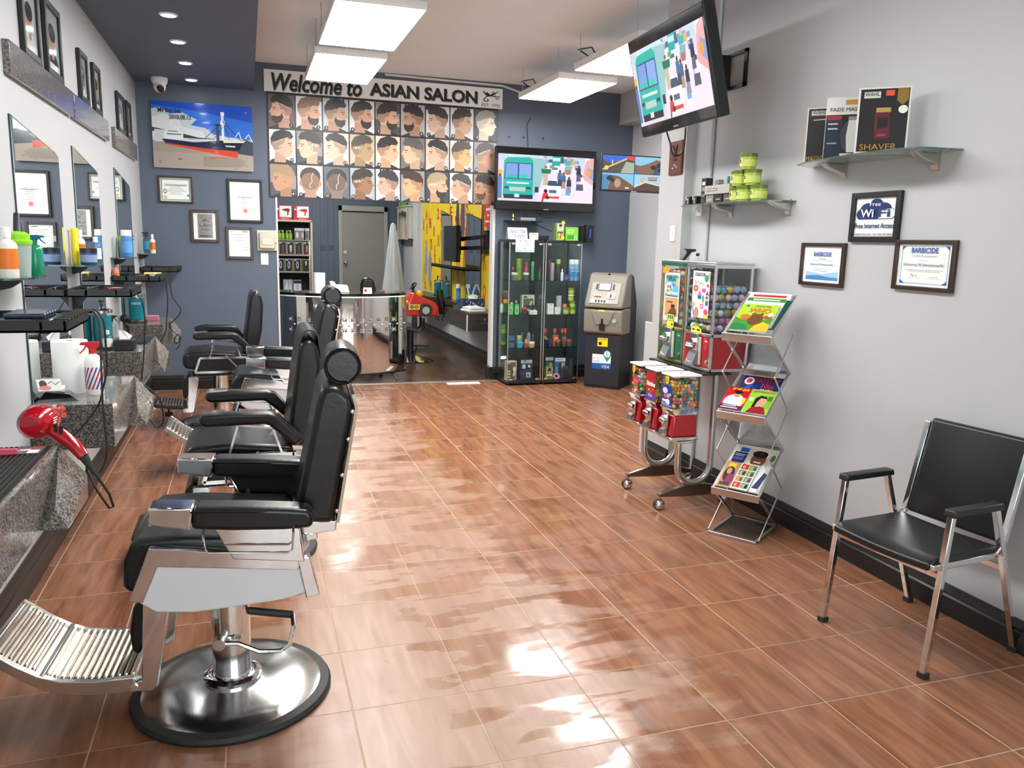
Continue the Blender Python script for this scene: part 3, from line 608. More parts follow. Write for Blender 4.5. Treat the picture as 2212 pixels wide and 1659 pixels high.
# hair dryer
t = thing('hair_dryer', 'red hair dryer with black cord resting at the end of the granite counter', 'hair dryer', (-.77, 3.40, .855), math.radians(-12))
RD = mat('glossy_red', '#a80f1e', .12, coat=.6)
MB().lathe([(.001, -.09), (.035, -.088), (.055, -.07), (.065, -.03), (.062, .02), (.05, .06), (.038, .10), (.036, .14)], 24, (0, 0, .03), 'y').obj('barrel', RD, t)
MB().lathe([(.001, .0), (.034, .0), (.034, .01)], 20, (0, .14, .03), 'y').obj('nozzle', BLACKP, t)
MB().tube([(.03, -.02, .01), (.08, -.03, -.02), (.13, -.04, -.055), (.165, -.045, -.10)], [.03, .028, .026, .022], 12).obj('handle', RD, t)
MB().box(.072, -.06, .0, .082, -.05, .03).box(.09, -.06, -.008, .10, -.05, .022).obj('switches', BLACKP, t)
MB().tube([(.165, -.045, -.10), (.185, -.045, -.135), (.205, -.045, -.17)], [.018, .013, .008], 8).obj('cord_sleeve', RUBBER, t)
MB().tube([(.205, -.045, -.17), (.25, -.045, -.25), (.262, -.045, -.30), (.245, -.04, -.31), (.20, -.03, -.24), (.16, -.01, -.16), (.15, .02, -.12), (.14, .03, -.22), (.10, .02, -.28)], .005, 6).obj('power_cord', CORD, t)
p = Pic(1, 1)
for i in range(4): p.rect(.1, .2*i+.1, .5+.1*i, .2*i+.2, '#eaeaea')
p.obj('lettering_print', t, (.066, -.05, .015), (0, .05, 0), (0, 0, .045))
# ------------------------------------------------------------------ small goods helpers
def bottle(label, loc, r, h, body, cap, kind='plain', band=None, cat='bottle', name='bottle', group=None, capm=None, rz=0):
    t = thing(name, label, cat, loc, rz, group)
    bm = body if not isinstance(body, str) else mat('plastic_'+body.strip('#'), body, .3)
    cm = cap if not isinstance(cap, str) else mat('plastic_'+cap.strip('#'), cap, .35)
    if kind == 'can': MB().lathe([(r*.9, 0), (r, .006), (r, h*.78), (r*.88, h*.8)], 18).obj('body', bm, t); MB().lathe([(r*.97, h*.785), (r*.97, h*.98), (r*.9, h)], 18).obj('cap', cm, t)
    elif kind == 'jar': MB().lathe([(r*.92, 0), (r, .005), (r, h*.72)], 18).obj('body', bm, t); MB().lathe([(r*1.03, h*.72), (r*1.03, h*.98), (r*.98, h)], 18).obj('lid', cm, t)
    elif kind == 'tub': MB().lathe([(r*.82, 0), (r*.97, h*.78)], 18).obj('body', bm, t); MB().lathe([(r*1.02, h*.78), (r*1.04, h*.97), (r, h)], 18).obj('lid', cm, t)
    else:
        MB().lathe([(r*.92, 0), (r, .006), (r, h*.62), (r*.85, h*.7), (r*.4, h*.76), (r*.36, h*.82)], 18).obj('body', bm, t)
        if kind == 'spray':
            MB().lathe([(r*.42, h*.78), (r*.42, h*.86), (r*.25, h*.87)], 14).obj('collar', cm, t)
            MB().prism([(-r*.4, h*.86), (r*.5, h*.86), (r*.75, h*.93), (r*.7, h), (-r*.2, h), (-r*1.2, h*.985), (-r*1.35, h*.94), (-r*.7, h*.93)], -r*.22, r*.22, 'xz').obj('trigger_head', cm, t, bev=r*.06)
            MB().prism([(-r*.75, h*.93), (-r*.5, h*.93), (-r*.85, h*.84), (-r*1.35, h*.77), (-r*1.4, h*.79), (-r*.95, h*.86)], -r*.13, r*.13, 'xz').obj('trigger', cm, t)
        elif kind == 'pump': MB().cyl((0, 0, h*.8), (0, 0, h*.92), r*.28).box(-r*.9, -r*.15, h*.92, r*.3, r*.15, h).obj('pump', cm, t)
        else: MB().lathe([(r*.46, h*.8), (r*.46, h*.98), (r*.4, h)], 14).obj('cap', cm, t)
    if band:
        bnd = mat('label_'+band.strip('#'), band, .45); z0, z1 = (.18, .58) if kind not in ('jar', 'tub') else (.15, .6)
        rr = r*1.008 if kind != 'tub' else r*.96
        MB().lathe([(rr, h*z0), (rr if kind != 'tub' else r*.985, h*z1)], 18).obj('label_band', bnd, t)
    return t
CLEARP = thin_glass('clear_plastic', '#e6eef0'); TEAL = mat('teal_liquid', '#0f7d8c', .12, trans=.0, coat=.4); AQUA = mat('aqua_liquid', '#25a8c9', .15); GREENT = mat('green_translucent', '#1d9a76', .2, trans=.3); LIME = mat('lime_plastic', '#8bd318', .35); BLUET = mat('petrol_blue_plastic', '#136a83', .35); FROST = mat('frosted_plastic', '#b9cdc6', .35, trans=.35)
# glass shelves + black brackets on the white piers
SHZ = 1.412
sh = [(3.62, 4.09), (5.15, 5.58), (6.78, 7.18), (8.36, 8.70)]
shl = ['green-edged glass wall shelf holding the lime-lidded container', 'green-edged glass wall shelf holding the blue jar and sanitizer', 'green-edged glass wall shelf holding the blue spray can', 'small glass wall shelf holding the spray bottle beside the blue wall']
for (y0, y1), lb in zip(sh, shl):
    t = thing('glass_shelf', lb, 'shelf', (XL, (y0+y1)/2, SHZ)); h = (y1-y0)/2
    MB().prism([(0, -h), (.10, -h), (.155, -h*.5), (.155, h*.4), (.11, h), (0, h)], -.008, 0, 'xy').obj('glass_plate', mat('shelf_glass', '#7fb09a', .05, trans=.85, coat=.3), t)
    MB().prism([(0, -.008), (.085, -.008), (.075, -.03), (.045, -.05), (0, -.06)], -.02, .02, 'xz').obj('bracket', BLACKP, t, bev=.003)
def shelf_y(i, f): y0, y1 = sh[i]; return y0+(y1-y0)*f
def on_shelf(i, f, x=-.91): return (x, shelf_y(i, f), SHZ)
bottle('orange and white spray bottle on the glass shelf with the lime-lidded container', on_shelf(0, .12, -.90), .035, .20, '#e9e5dc', '#f2f2f0', 'plain', '#e2761b')
t = thing('storage_container', 'frosted plastic container with lime lid and black brush handle', 'container', on_shelf(0, .50, -.905))
MB().lathe([(.040, 0), (.050, .13)], 4*6).obj('tub', FROST, t); MB().lathe([(.053, .13), (.055, .145), (.046, .152), (.047, .17), (.03, .182), (.001, .185)], 24).obj('lid', LIME, t)
MB().lathe([(.001, .004), (.038, .004), (.041, .035), (.001, .035)], 24).obj('liquid', GREENT, t); MB().tube([(.0, .0, .15), (-.005, .02, .20), (-.01, .06, .255)], .012, 8).obj('brush_handle', BLACKP, t)
bottle('green spray bottle with blue trigger behind the lime-lidded container', on_shelf(0, .88, -.885), .034, .17, GREENT, BLUET, 'spray', rz=PI)
bottle('yellow labelled tall bottle behind the blue jar on the glass shelf', on_shelf(1, .40, -.955), .02, .21, '#e6d21c', '#f0d91c', 'can')
bottle('white bottle with orange bands behind the blue jar', on_shelf(1, .66, -.945), .026, .20, '#ece8e0', '#f1efe8', 'plain', '#e0731c')
bottle('dark blue jar with black lid on the glass shelf', on_shelf(1, .30, -.88), .045, .095, '#27437d', '#151618', 'jar', '#7f95b8')
bottle('clear hand sanitizer bottle with blue bottom on the glass shelf', on_shelf(1, .66, -.865), .03, .16, CLEARP, '#cfe3df', 'plain', '#dfe9ea')
bottle('blue spray can with white cap on the glass shelf', on_shelf(2, .38, -.885), .04, .21, '#4b86c9', '#ecebe6', 'can', '#5b95d2')
bottle('green spray bottle with petrol blue trigger beside the blue spray can', on_shelf(2, .72, -.89), .036, .17, GREENT, BLUET, 'spray', rz=PI)
bottle('lime-lidded tub with a wooden handle behind the blue spray can', on_shelf(2, .9, -.94), .035, .16, FROST, LIME, 'tub', cat='container', name='storage_tub')
bottle('clear spray bottle of blue liquid with black trigger on the last glass shelf', on_shelf(3, .35, -.91), .03, .20, CLEARP, BLACKP, 'spray', '#1d7f9c')
bottle('white and orange bottle on the last glass shelf', on_shelf(3, .75, -.87), .026, .18, '#ece8e0', '#f3f2ee', 'plain', '#e0701a')
# tool trays
def tray(label, y0, y1, xr, z=1.28):
    t = thing('tool_tray', label, 'tray', (XL, (y0+y1)/2, z)); w, h = xr-XL, (y1-y0)/2
    MB().box(.01, -h, -.045, w, h, -.032).box(.01, -h, -.045, .022, h, .0).box(w-.014, -h, -.045, w, h, 0).box(.01, -h, -.045, w, -h+.012, 0).box(.01, h-.012, -.045, w, h, 0).obj('tray_body', BLACKP, t, bev=.004)
    MB().box(w*.3, -h, -.034, w*.3+.012, h, -.004).obj('divider', BLACKP, t); MB().box(w*.75, -h, -.034, w*.75+.008, h, -.006).obj('divider', BLACKP, t)
    k = int(2*h/.055); nm = None
    for i in range(k):
        y = -h+.03+(2*h-.06)*i/(k-1)
        if nm is None: nm = MB().box(w-.045, -.012, -.006, w+.008, .012, .006).obj('cord_notch', RUBBER, t, bev=.003, loc=(0, y, 0)).data
        else: link('cord_notch', nm, t, loc=(0, y, 0))
    MB().prism([(0, -.045), (.09, -.045), (.0, -.16)], -.012, .012, 'xz').obj('bracket', BLACKP, t)
    return t
trs = [(3.28, 3.72), (5.08, 5.52), (6.72, 7.12), (8.46, 8.86)]
for (y0, y1), lb in zip(trs, ['black wall tool tray holding a clear case of clipper guards', 'black wall tool tray holding a dark red clipper above the granite counters', 'black wall tool tray with an orange brush and hanging black cords', 'black wall tool tray fixed by the blue wall']): tray(lb, y0, y1, -.635)
def clip(label, loc, col, rz, name='hair_clipper'):
    t = thing(name, label, 'clipper', loc, rz); m = mat('clip_'+col.strip('#'), col, .25, coat=.3)
    MB().prism([(-.075, 0), (.05, 0), (.06, .008), (.055, .03), (-.06, .034), (-.08, .018)], -.022, .022, 'xz').obj('body', m, t, bev=.006, seg=3)
    MB().box(.05, -.02, .006, .078, .02, .022).obj('blade', STEEL, t); MB().box(-.03, -.008, .033, .0, .008, .037).obj('switch', BLACKP, t)
ZT = 1.28-.032
t = thing('guard_case', 'clear blue-black plastic case of clipper guards in the tool tray', 'case', (-.79, 3.47, ZT)); MB().box(-.09, -.12, 0, .09, .12, .03).obj('case_base', mat('smoky_blue_plastic', '#1c2431', .12, coat=.5), t, bev=.01)
for i in range(5): MB().box(-.07, -.10+.042*i, .03, .07, -.07+.042*i, .05).obj('guard', mat('guard_plastic', '#2b3548', .15, coat=.5), t, bev=.006)
clip('dark red hair clipper lying in the tray next to the narrow white pier', (-.76, 5.30, ZT), '#5a1620', math.radians(60)); clip('black hair clipper lying beside the dark red one in the tray', (-.90, 5.32, ZT), '#17181b', math.radians(80))
clip('maroon hair clipper in the tray with the orange brush', (-.80, 6.92, ZT), '#6b2030', math.radians(75)); clip('silver hair trimmer in the tray with the orange brush', (-.72, 6.98, ZT), '#9aa0a8', math.radians(100))
t = thing('hand_brush', 'orange hand brush standing up at the end of a tool tray', 'brush', (-.955, 6.80, ZT)); MB().sphere((0, 0, .05), .03, 10, .7, 1.2, 1.5).obj('pad', mat('orange_rubber', '#d8744f', .5), t); MB().tube([(0, .02, .02), (.01, .055, .03)], .01, 8).obj('grip', MATS['orange_rubber'], t)
o = MB().box(-.06, -.04, 0, .06, .04, .012).obj('note_pad', mat('pale_yellow_paper', '#efe2a0', .6), None, loc=(-.72, 7.03, 1.281)); tag(o, 'pale yellow pad on the tray with hanging cords', 'pad')
# counter goods
t = thing('paper_towel_roll', 'white paper towel roll standing on the granite counter', 'paper roll', (-.865, 4.50, .80))
MB().lathe([(.022, 0), (.082, 0), (.083, .004), (.083, .256), (.082, .26), (.022, .26), (.021, .13)], 32).obj('roll', mat('tissue_white', '#efeeec', .85, bump=.3, scale=120), t); MB().lathe([(.022, 0), (.022, .259), (.018, .259), (.018, 0)], 20).obj('core', mat('cardboard', '#a2937f', .8), t)
t = bottle('barber-stripe white spray bottle with red trigger on the granite counter', (-.745, 4.40, .80), .042, .265, WHITEP, '#c22026', 'spray', name='spray_bottle')
st = Pic(2*PI, 1.0)
for k in range(-3, 9):
    for q, c_ in ((0, '#b8242f'), (.33, '#24479c')): st.poly([(k*.9+q*1.35, 0), (k*.9+q*1.35+.22, 0), (k*.9+q*1.35+1.72, 1), (k*.9+q*1.35+1.5, 1)], c_)
m = MB()   # stripes wrapped around the bottle
me = []
for k in range(14):
    a0 = k*2*PI/14
    m.mat(k % 2)
    for i in range(6):
        def pt(a, z): return (.0426*math.cos(a), .0426*math.sin(a), z)
        z0, z1 = .03+.11*i/6, .03+.11*(i+1)/6; s0, s1 = i*.18, (i+1)*.18
        m.quad(pt(a0+s0, z0), pt(a0+.2+s0, z0), pt(a0+.2+s1, z1), pt(a0+s1, z1))
m.obj('spiral_stripes', [mat('stripe_red', '#b8242f', .4), mat('stripe_blue', '#24479c', .4)], t)
t = thing('card_holder', 'clear card holder full of business cards on the granite counter', 'card holder', (-.885, 4.27, .80), math.radians(8))
MB().prism([(-.09, 0), (.09, 0), (.05, .035), (-.05, .05)], -.055, .055, 'xz').obj('stand', BLACKG, t); MB().prism([(-.07, .04), (.03, .03), (.035, .045), (-.06, .10), (-.085, .10)], -.04, .055, 'xz').obj('holder', ACRYL, t)
for i in range(4): MB().box(-.06+.004*i, -.04, .045+.005*i, .03, .05, .048+.005*i).obj('business_card', PAPER, t)
pc = Pic(1, .6).rect(0, 0, 1, .6, '#f0eeea').ell(.25, .35, .16, .2, '#6a3b33').ell(.3, .15, .26, .12, '#d98a94').line([(.45, .35), (.6, .48), (.75, .3), (.95, .45)], .03, '#2b2b2b'); pc.obj('card_face', t, (-.075, -.05, .055), (.10, 0, .0), (-.01, .015, .055))
def disinfect(label, loc, r, h):
    t = thing('disinfectant_jar', label, 'jar', loc); MB().lathe([(r*1.1, 0), (r*1.1, .02), (r, .03)], 24).obj('foot', BLACKP, t)
    MB().lathe([(r*.9, .032), (r*.9, h*.8), (.001, h*.8)], 24).obj('liquid', TEAL, t); MB().lathe([(r, .03), (r, h*.88)], 24).obj('glass', ACRYL, t)
    MB().lathe([(r*1.04, h*.86), (r*1.04, h*.92), (r*.6, h*.97), (.001, h)], 24).obj('lid', CHROME, t); MB().lathe([(.008, h), (.008, h+.02), (.018, h+.03), (.016, h+.045), (.001, h+.047)], 12).obj('knob', BLACKP, t)
disinfect('tall teal disinfectant jar with chrome lid behind the tissue box', (-.915, 5.815, .85), .062, .27)
disinfect('teal disinfectant jar with white lettering by the blue wall', (-.90, 7.44, .85), .068, .26)
text('BARBICIDE', INKW, bpy.data.objects['disinfectant_jar.001'], (-.03, -.07, .16), (.07, 0, 0), (0, 0, .018))
bottle('clear hand sanitizer bottle beside the black tissue box', (-.873, 5.69, .85), .03, .13, CLEARP, '#e8eaea', 'plain', '#dfe3e3')
bottle('small clear spray bottle with black trigger on the counter with the tissue box', (-.885, 5.98, .85), .028, .20, CLEARP, BLACKP, 'spray', rz=PI)
t = thing('tissue_box', 'black tissue box with a white tissue sticking out', 'tissue box', (-.772, 5.70, .85)); MB().box(-.06, -.06, 0, .06, .06, .07).obj('box', BLACKP, t, bev=.006)
MB().add([(-.03, -.01, .07), (.03, -.01, .07), (.045, .01, .09), (0, .0, .125), (-.035, .01, .13), (-.03, .02, .07), (.03, .02, .07)], [(0, 1, 2, 3, 4), (5, 4, 3, 2, 6), (0, 4, 5), (1, 6, 2)]).obj('tissue', PAPER, t)
o = MB().box(-.05, -.04, 0, .05, .04, .045).obj('pink_box', mat('dusty_pink', '#b0707e', .5), None, bev=.004, loc=(-.80, 7.62, .85)); tag(o, 'small dusty pink box beside the teal jar by the blue wall', 'box')
# cords
def cord(label, pts, axis, val, r=.0045, m=None, name='power_cord', cat='cord', start=None):
    P = ([Vector(start)] if start else [])+[at(x, y, axis, val) for x, y in pts]; o = MB().tube(curve(P), r, 6).obj(name, m or CORD); tag(o, label, cat); return o
cord('pair of black cords hanging from the tray with the guard case, long strand', [(200, 672), (212, 690), (216, 730), (219, 800), (222, 880), (228, 940), (230, 980), (222, 1010), (214, 1022)], 'y', 3.80, start=(-.633, 3.70, 1.282))
cord('black cord looping from the tray with the guard case to the granite counter', [(204, 668), (222, 690), (228, 740), (230, 800), (222, 840), (215, 870), (195, 900), (165, 935), (132, 955)], 'y', 3.84, start=(-.633, 3.66, 1.282))
cord('thin black cord hanging from the tray with the dark red clipper', [(289, 629), (306, 650), (313, 690), (312, 730), (310, 775), (306, 820)], 'y', 5.3)
cord('black cord of the orange-brush tray, falling straight down', [(350, 590), (358, 610), (362, 650), (360, 690), (356, 720), (338, 748)], 'y', 7.08, start=(-.632, 7.05, 1.278))
cord('black cord of the orange-brush tray, with wavy bends', [(352, 588), (366, 605), (372, 640), (391, 670), (378, 690), (366, 702), (378, 720), (391, 728), (382, 742), (376, 735), (385, 722), (388, 745), (380, 755)], 'y', 7.12, start=(-.632, 7.09, 1.278))
cord('beige rope tied in a knot with loose white-tipped ends', [(304, 826), (306, 840), (296, 845), (294, 856), (304, 858), (308, 848), (303, 838), (306, 855), (318, 872), (330, 880), (336, 885)], 'y', 4.99, .006, CORDB, 'tied_rope', 'rope')
cord('beige rope tail hanging from the knot', [(305, 852), (312, 872), (322, 888), (330, 896)], 'y', 4.985, .006, CORDB, 'tied_rope', 'rope')
cord('black cord trailing over the footrest of the flap-headed chair', [(312, 832), (330, 845), (345, 862), (352, 890), (352, 912), (342, 922), (328, 912), (320, 900)], 'y', 4.92)
# hook with clipper cord on the narrow pier, cord bundle near the far counter
t = thing('wall_hook', 'white adhesive hook with a black clipper hanging on the narrow pier', 'hook', at(162, 640, 'x', XL+.002)); MB().box(0, -.02, -.05, .004, .02, .06).obj('plate', WHITEP, t); MB().tube([(.0, 0, 0), (.03, 0, -.01), (.035, 0, .015)], .005).obj('hook', WHITEP, t); MB().tube([(.025, 0, .0), (.022, .0, -.06), (.02, 0, -.13)], [.012, .014, .011], 8).obj('clipper', BLACKP, t)
t = thing('cord_bundle', 'bundle of black clipper cords hung on the wide white pier', 'cord', at(266, 688, 'x', XL+.03))
for k in range(5):
    a = k*1.3; MB().tube([(0, 0, 0), (.02+.01*math.cos(a), .03*math.sin(a), -.05), (.03, .05*math.cos(a), -.13), (.02, .02*math.sin(a), -.2), (.0, .01*k, -.22)], .005, 6).obj('cord_strand', CORD, t)
MB().sphere((.01, 0, 0), .035, 8).obj('plug_cluster', BLACKP, t)
# ================================================================== blue back wall
def wb(x0, y0, x1, y1, y=YB):
    a, b = at(x0, y0, 'y', y), at(x1, y1, 'y', y); return a.x, b.x, b.z, a.z
def frame_xz(name, label, cat, r, y, fm, fw, pic, depth=.025, group=None, m=None):
    x0, x1, z0, z1 = r; t = thing(name, label, cat, ((x0+x1)/2, y, z0), 0, group); w, h = (x1-x0)/2, z1-z0
    MB().box(-w, -depth, 0, -w+fw, 0, h).box(w-fw, -depth, 0, w, 0, h).box(-w+fw, -depth, 0, w-fw, 0, fw).box(-w+fw, -depth, h-fw, w-fw, 0, h).obj('frame', fm, t, bev=.004)
    MB().box(-w+fw*.8, -depth*.35, fw*.8, w-fw*.8, 0, h-fw*.8).obj('backing_card', PAPER, t)
    pic.obj('print', t, (-w+fw, -depth*.4, fw), (2*(w-fw), 0, 0), (0, 0, h-2*fw), m or GLOSSPRINT); return t
def txt_xz(s, t, m, x0, x1, z0, z1, y=-.012, **k): return text(s, m, t, (x0, y, z0), (x1-x0, 0, 0), (0, 0, z1-z0), **k)
# ---- banner: header board and haircut poster
SIGNW = mat('sign_grey_white', '#f0f0ee', .5)
a, b = at(569, 148, 'y', 8.9), at(1086, 192, 'y', 8.9); zt, zb = a.z, at(570, 196, 'y', 8.9).z
t = thing('welcome_sign', 'grey white header sign reading Welcome to ASIAN SALON above the haircut poster', 'sign', (a.x, YB, zb)); SW, SH = b.x-a.x, zt-zb
MB().box(0, -.022, 0, SW, 0, SH).obj('board', SIGNW, t, bev=.002)
for k, m_, dx in ((0, mat('letter_shadow_grey', '#7a7a78', .5), .008), (1, INK, 0)):
    l = .001+.0006*k
    text('Welcome to', m_, t, (SW*.028+dx, -.023, SH*.06-dx), (SW*.36, 0, 0), (0, 0, SH*.8), shear=.22, bold=.022, lift=l)
    text('ASIAN SALON', m_, t, (SW*.42+dx, -.023, SH*.16-dx), (SW*.465, 0, 0), (0, 0, SH*.62), bold=.035, lift=l)
text('EST: 1992', INK, t, (SW*.905, -.023, SH*.08), (SW*.085, 0, 0), (0, 0, SH*.14))
lg = Pic(1, 1).poly([(.1, .7), (.3, .8), (.45, .62), (.95, .98), (.55, .5), (.3, .45)], '#151515').line([(.3, .5), (.15, .3), (.1, .12), (.28, .05), (.36, .2), (.26, .26)], .06, '#151515').line([(.5, .55), (.62, .9), (.74, .5)], .035, '#151515').rect(.55, .45, .98, .52, '#151515').rect(.72, .3, .92, .37, '#333333').poly([(.1, .72), (.02, .9), (.2, .8)], '#151515')
lg.obj('scissors_logo', t, (SW*.905, -.0225, SH*.28), (SW*.085, 0, 0), (0, 0, SH*.62))
x0, x1, z0, z1 = wb(576, 200, 1077, 424, 8.9); x1 = 2.705; z0 = 2.005; z1 = zb-.004
t = thing('haircut_poster', 'black poster board with numbered photographs of men\'s haircuts', 'poster', (x0, YB, z0)); PW, PH = x1-x0, z1-z0
MB().box(0, -.018, 0, PW, 0, PH).obj('board', BLACKP, t)
def head(p, f, bgc, skin, hair, beard=None, style=0, bg2=None, cape='#22252a'):
    X0 = (lambda x: .48+(x-.48)*1.2) if f != 'L' else (lambda x: 1-(.48+(x-.48)*1.2)); X = X0
    Y = lambda y: .66+(y-.66)*1.16
    def P(pts, c): p.poly([(X(a_), Y(b_)) for a_, b_ in pts], c)
    def E(cx, cy, rx, ry, c, n=16, a0=0, a1=2*PI): 
        pts = [(X(cx+rx*math.cos(a0+(a1-a0)*i/n)), Y(cy+ry*math.sin(a0+(a1-a0)*i/n))) for i in range(n+1)]; p.poly(pts[:-1] if abs(a1-a0) > 6 else pts, c)
    p.rect(0, 0, 1, 1.2, bgc)
    if bg2: p.rect(0, .55, .3, 1.2, bg2).rect(.7, .3, 1, .8, bg2)
    dk = tuple(x*.72 for x in C(skin)[:3])+(1,)
    P([(.0, 0), (.12, .16), (.3, .24), (.62, .2), (.85, .1), (.9, 0)], cape)
    if f == 'B':
        P([(.3, 0), (.32, .35), (.68, .35), (.7, 0)], skin); E(.5, .62, .33, .42, skin); E(.5, .78, .34, .3, hair); E(.5, .62, .31, .28, tuple((x+y)/2 for x, y in zip(C(hair), C(skin)))); E(.18, .55, .05, .09, skin); E(.82, .55, .05, .09, skin)
        p.line([(.62, .95), (.55, .75), (.58, .6), (.48, .5), (.5, .35)], .025, '#d8bfa6'); return
    P([(.22, .05), (.26, .45), (.6, .4), (.6, .05)], dk)                                   # neck
    P([(.2, .62), (.2, .85), (.32, 1.0), (.55, 1.06), (.74, .98), (.8, .84), (.8, .74), (.9, .56), (.83, .53), (.84, .47), (.81, .43), (.8, .36), (.72, .27), (.58, .27), (.42, .38), (.25, .42)], skin)   # profile
    P([(.14, .62), (.12, .85), (.24, 1.05), (.5, 1.14), (.76, 1.08), (.86, .93), (.8, .85), (.62, .86), (.55, .8), (.48, .82), (.38, .74), (.24, .7)], hair)
    hd = tuple((x*.45+y*.55) for x, y in zip(C(hair), C(skin)))
    P([(.15, .62), (.17, .74), (.38, .76), (.5, .82), (.56, .8), (.54, .68), (.46, .66), (.40, .5), (.24, .46)], hd)       # fade
    E(.44, .57, .055, .085, skin); E(.445, .57, .03, .05, dk)
    P([(.68, .69), (.8, .7), (.79, .72), (.67, .715)], '#2a1b15'); E(.74, .645, .03, .014, '#241a18', 8)
    p.line([(X(.76), .415), (X(.83), .42)], .014, '#8c4c43')
    if beard: P([(.5, .56), (.53, .47), (.66, .44), (.76, .46), (.84, .44), (.8, .41), (.82, .38), (.8, .3), (.68, .2), (.52, .27), (.44, .42)], beard)
    if style == 1: P([(.6, 1.0), (.9, .98), (.96, 1.1), (.75, 1.18), (.5, 1.16)], hair)
    if style == 2:
        for i in range(5): P([(.3+.1*i, 1.05), (.34+.1*i, 1.19), (.4+.1*i, 1.06)], hair)
    if style == 3: p.line([(X(.25), .72), (X(.42), .82), (X(.7), .93)], .022, '#e8d4bf')
    if style == 4: p.line([(X(.2), .66), (X(.3), .74), (X(.27), .64), (X(.4), .75), (X(.38), .66), (X(.52), .76)], .02, '#ead6c2')
HS = [('L', '#6a5157', '#d3a58d', '#1d1a1a', '#3a221b', 3), ('R', '#d9dade', '#d7a98c', '#7d6552', '#3b2a22', 1), ('R', '#b9bcc2', '#c39a7f', '#221f1e', '#2b2320', 2), ('R', '#cfd0cf', '#c99a7b', '#2e2a29', '#231c19', 0), ('R', '#4b4648', '#cfa68c', '#2b2625', '#3b2b24', 0), ('L', '#aaa8a8', '#b98e74', '#241d1b', '#2d211c', 2), ('L', '#c9cbce', '#c8a690', '#2a2524', None, 1), ('R', '#c8ccd4', '#c49a7c', '#231f1e', None, 2), ('R', '#3c4450', '#e6d5c0', '#8d8a85', None, 3),
      ('R', '#e1dfdd', '#cfa892', '#262425', None, 3), ('L', '#3f4449', '#d2b296', '#2e2c2b', None, 4), ('L', '#d6d8da', '#cfb09c', '#312d2b', None, 3), ('R', '#b9ab95', '#a78a64', '#4a3f35', None, 4), ('R', '#d9cfbd', '#d2a98a', '#2a2220', None, 0), ('L', '#77695f', '#d3b195', '#5a5350', None, 2), ('L', '#c9b9b2', '#d0a992', '#1c1a1b', None, 3), ('R', '#d7d5d2', '#caa06a', '#4a3830', None, 2), ('R', '#8c8c8c', '#b9907a', '#4c4c4c', None, 3),
      ('L', '#4a4e55', '#b98a6c', '#9a8360', None, 2), ('B', '#e4e0dc', '#a8806a', '#3b3532', None, 0), ('B', '#5a5f68', '#7d6a60', '#332f2e', None, 0), ('R', '#9fa5ab', '#8f664c', '#2b2725', None, 4), ('L', '#dcd9d6', '#b99a86', '#33313a', None, 2), ('L', '#8d8a86', '#dda077', '#3f2c23', None, 1), ('R', '#3a3a3c', '#c9a080', '#a08d6e', '#2e2723', 4), ('L', '#c3c5ca', '#c2967a', '#3c3a3d', None, 3), ('L', '#8a6c58', '#a3775a', '#1d1a1a', '#4b3428', 2)]
cw, rh = PW/9.03, PH/3.02
for i, (f, b_, sk, ha, bd, sty) in enumerate(HS):
    c_, r_ = i % 9, i//9; p = Pic(1, 1.2); head(p, f, b_, sk, ha, bd, sty, '#8c8884' if i in (4, 10, 14, 18) else None)
    nx = .86 if i in (0, 1, 5, 9, 10, 11, 12, 14, 15, 16, 18, 22, 23) else .12
    p.ell(nx, .1, .085, .085, '#17171a', 16)
    gx, gz = .012+c_*cw, PH-.012-(r_+1)*rh+.012; ww, hh = cw-.014, rh-.02
    ph = p.obj('haircut_photo', t, (gx, -.0185, gz), (ww, 0, 0), (0, 0, hh), PRINT, eps=.00004)
    text(str(i+1), INKW, ph, (gx+ww*(nx-.05), -.021, gz+hh*.05), (ww*.1, 0, 0), (0, 0, hh*.075), name='number', stretch=False)
# ---- ship print on acrylic
r = wb(325, 216, 548, 371, 8.88); p = Pic(100, 66)
p.rect(0, 0, 100, 66, '#2e6fd6').poly([(0, 66), (100, 66), (100, 50), (60, 56), (30, 60), (0, 62)], '#1b4fc0').poly([(0, 24), (0, 58), (8, 60), (18, 54), (30, 56), (44, 50), (38, 44), (52, 42), (60, 36), (75, 34), (100, 32), (100, 24)], '#c3cdd2').poly([(0, 30), (0, 50), (12, 54), (26, 48), (30, 42), (50, 38), (52, 30)], '#d9dfe1')
p.poly([(0, 36), (0, 40), (20, 37), (45, 32), (70, 31), (70, 28), (40, 29), (15, 33)], '#39434d').rect(0, 0, 100, 27, '#a79b90').rect(0, 16, 100, 27, '#9d938a').rect(2, 26, 14, 38, '#c9ced0').poly([(82, 18), (100, 16), (100, 30), (92, 33), (84, 30)], '#3b4650')
p.poly([(11, 24), (84, 13), (84, 20), (86, 26), (60, 25), (30, 26.5), (14, 27.5)], '#d2451f').poly([(9, 29), (12, 25), (50, 21.5), (84, 20), (88, 28), (91, 31), (70, 30), (40, 27), (20, 28.5)], '#15204a').poly([(66, 30), (90, 30.5), (86, 21), (70, 22)], '#0e1226').poly([(70, 31), (93, 31.5), (90, 29), (70, 28)], '#d8d5cc')
p.poly([(11, 29), (11, 35), (14, 38), (20, 38), (22, 42), (26, 42), (27, 37), (30, 36), (30, 28.5)], '#e4e7e6').rect(14, 33.5, 28, 34.5, '#4a5560').rect(15, 36.5, 25, 37.3, '#4a5560').rect(18, 42, 19, 50, '#e8e8e8').rect(23, 42, 24, 47, '#d8d8d8').line([(16, 50), (22, 49)], .5, '#e8e8e8').line([(30, 28.5), (50, 29), (70, 31.5)], 1.6, '#cfd3d4').rect(30, 30, 66, 30.6, '#eceeee')
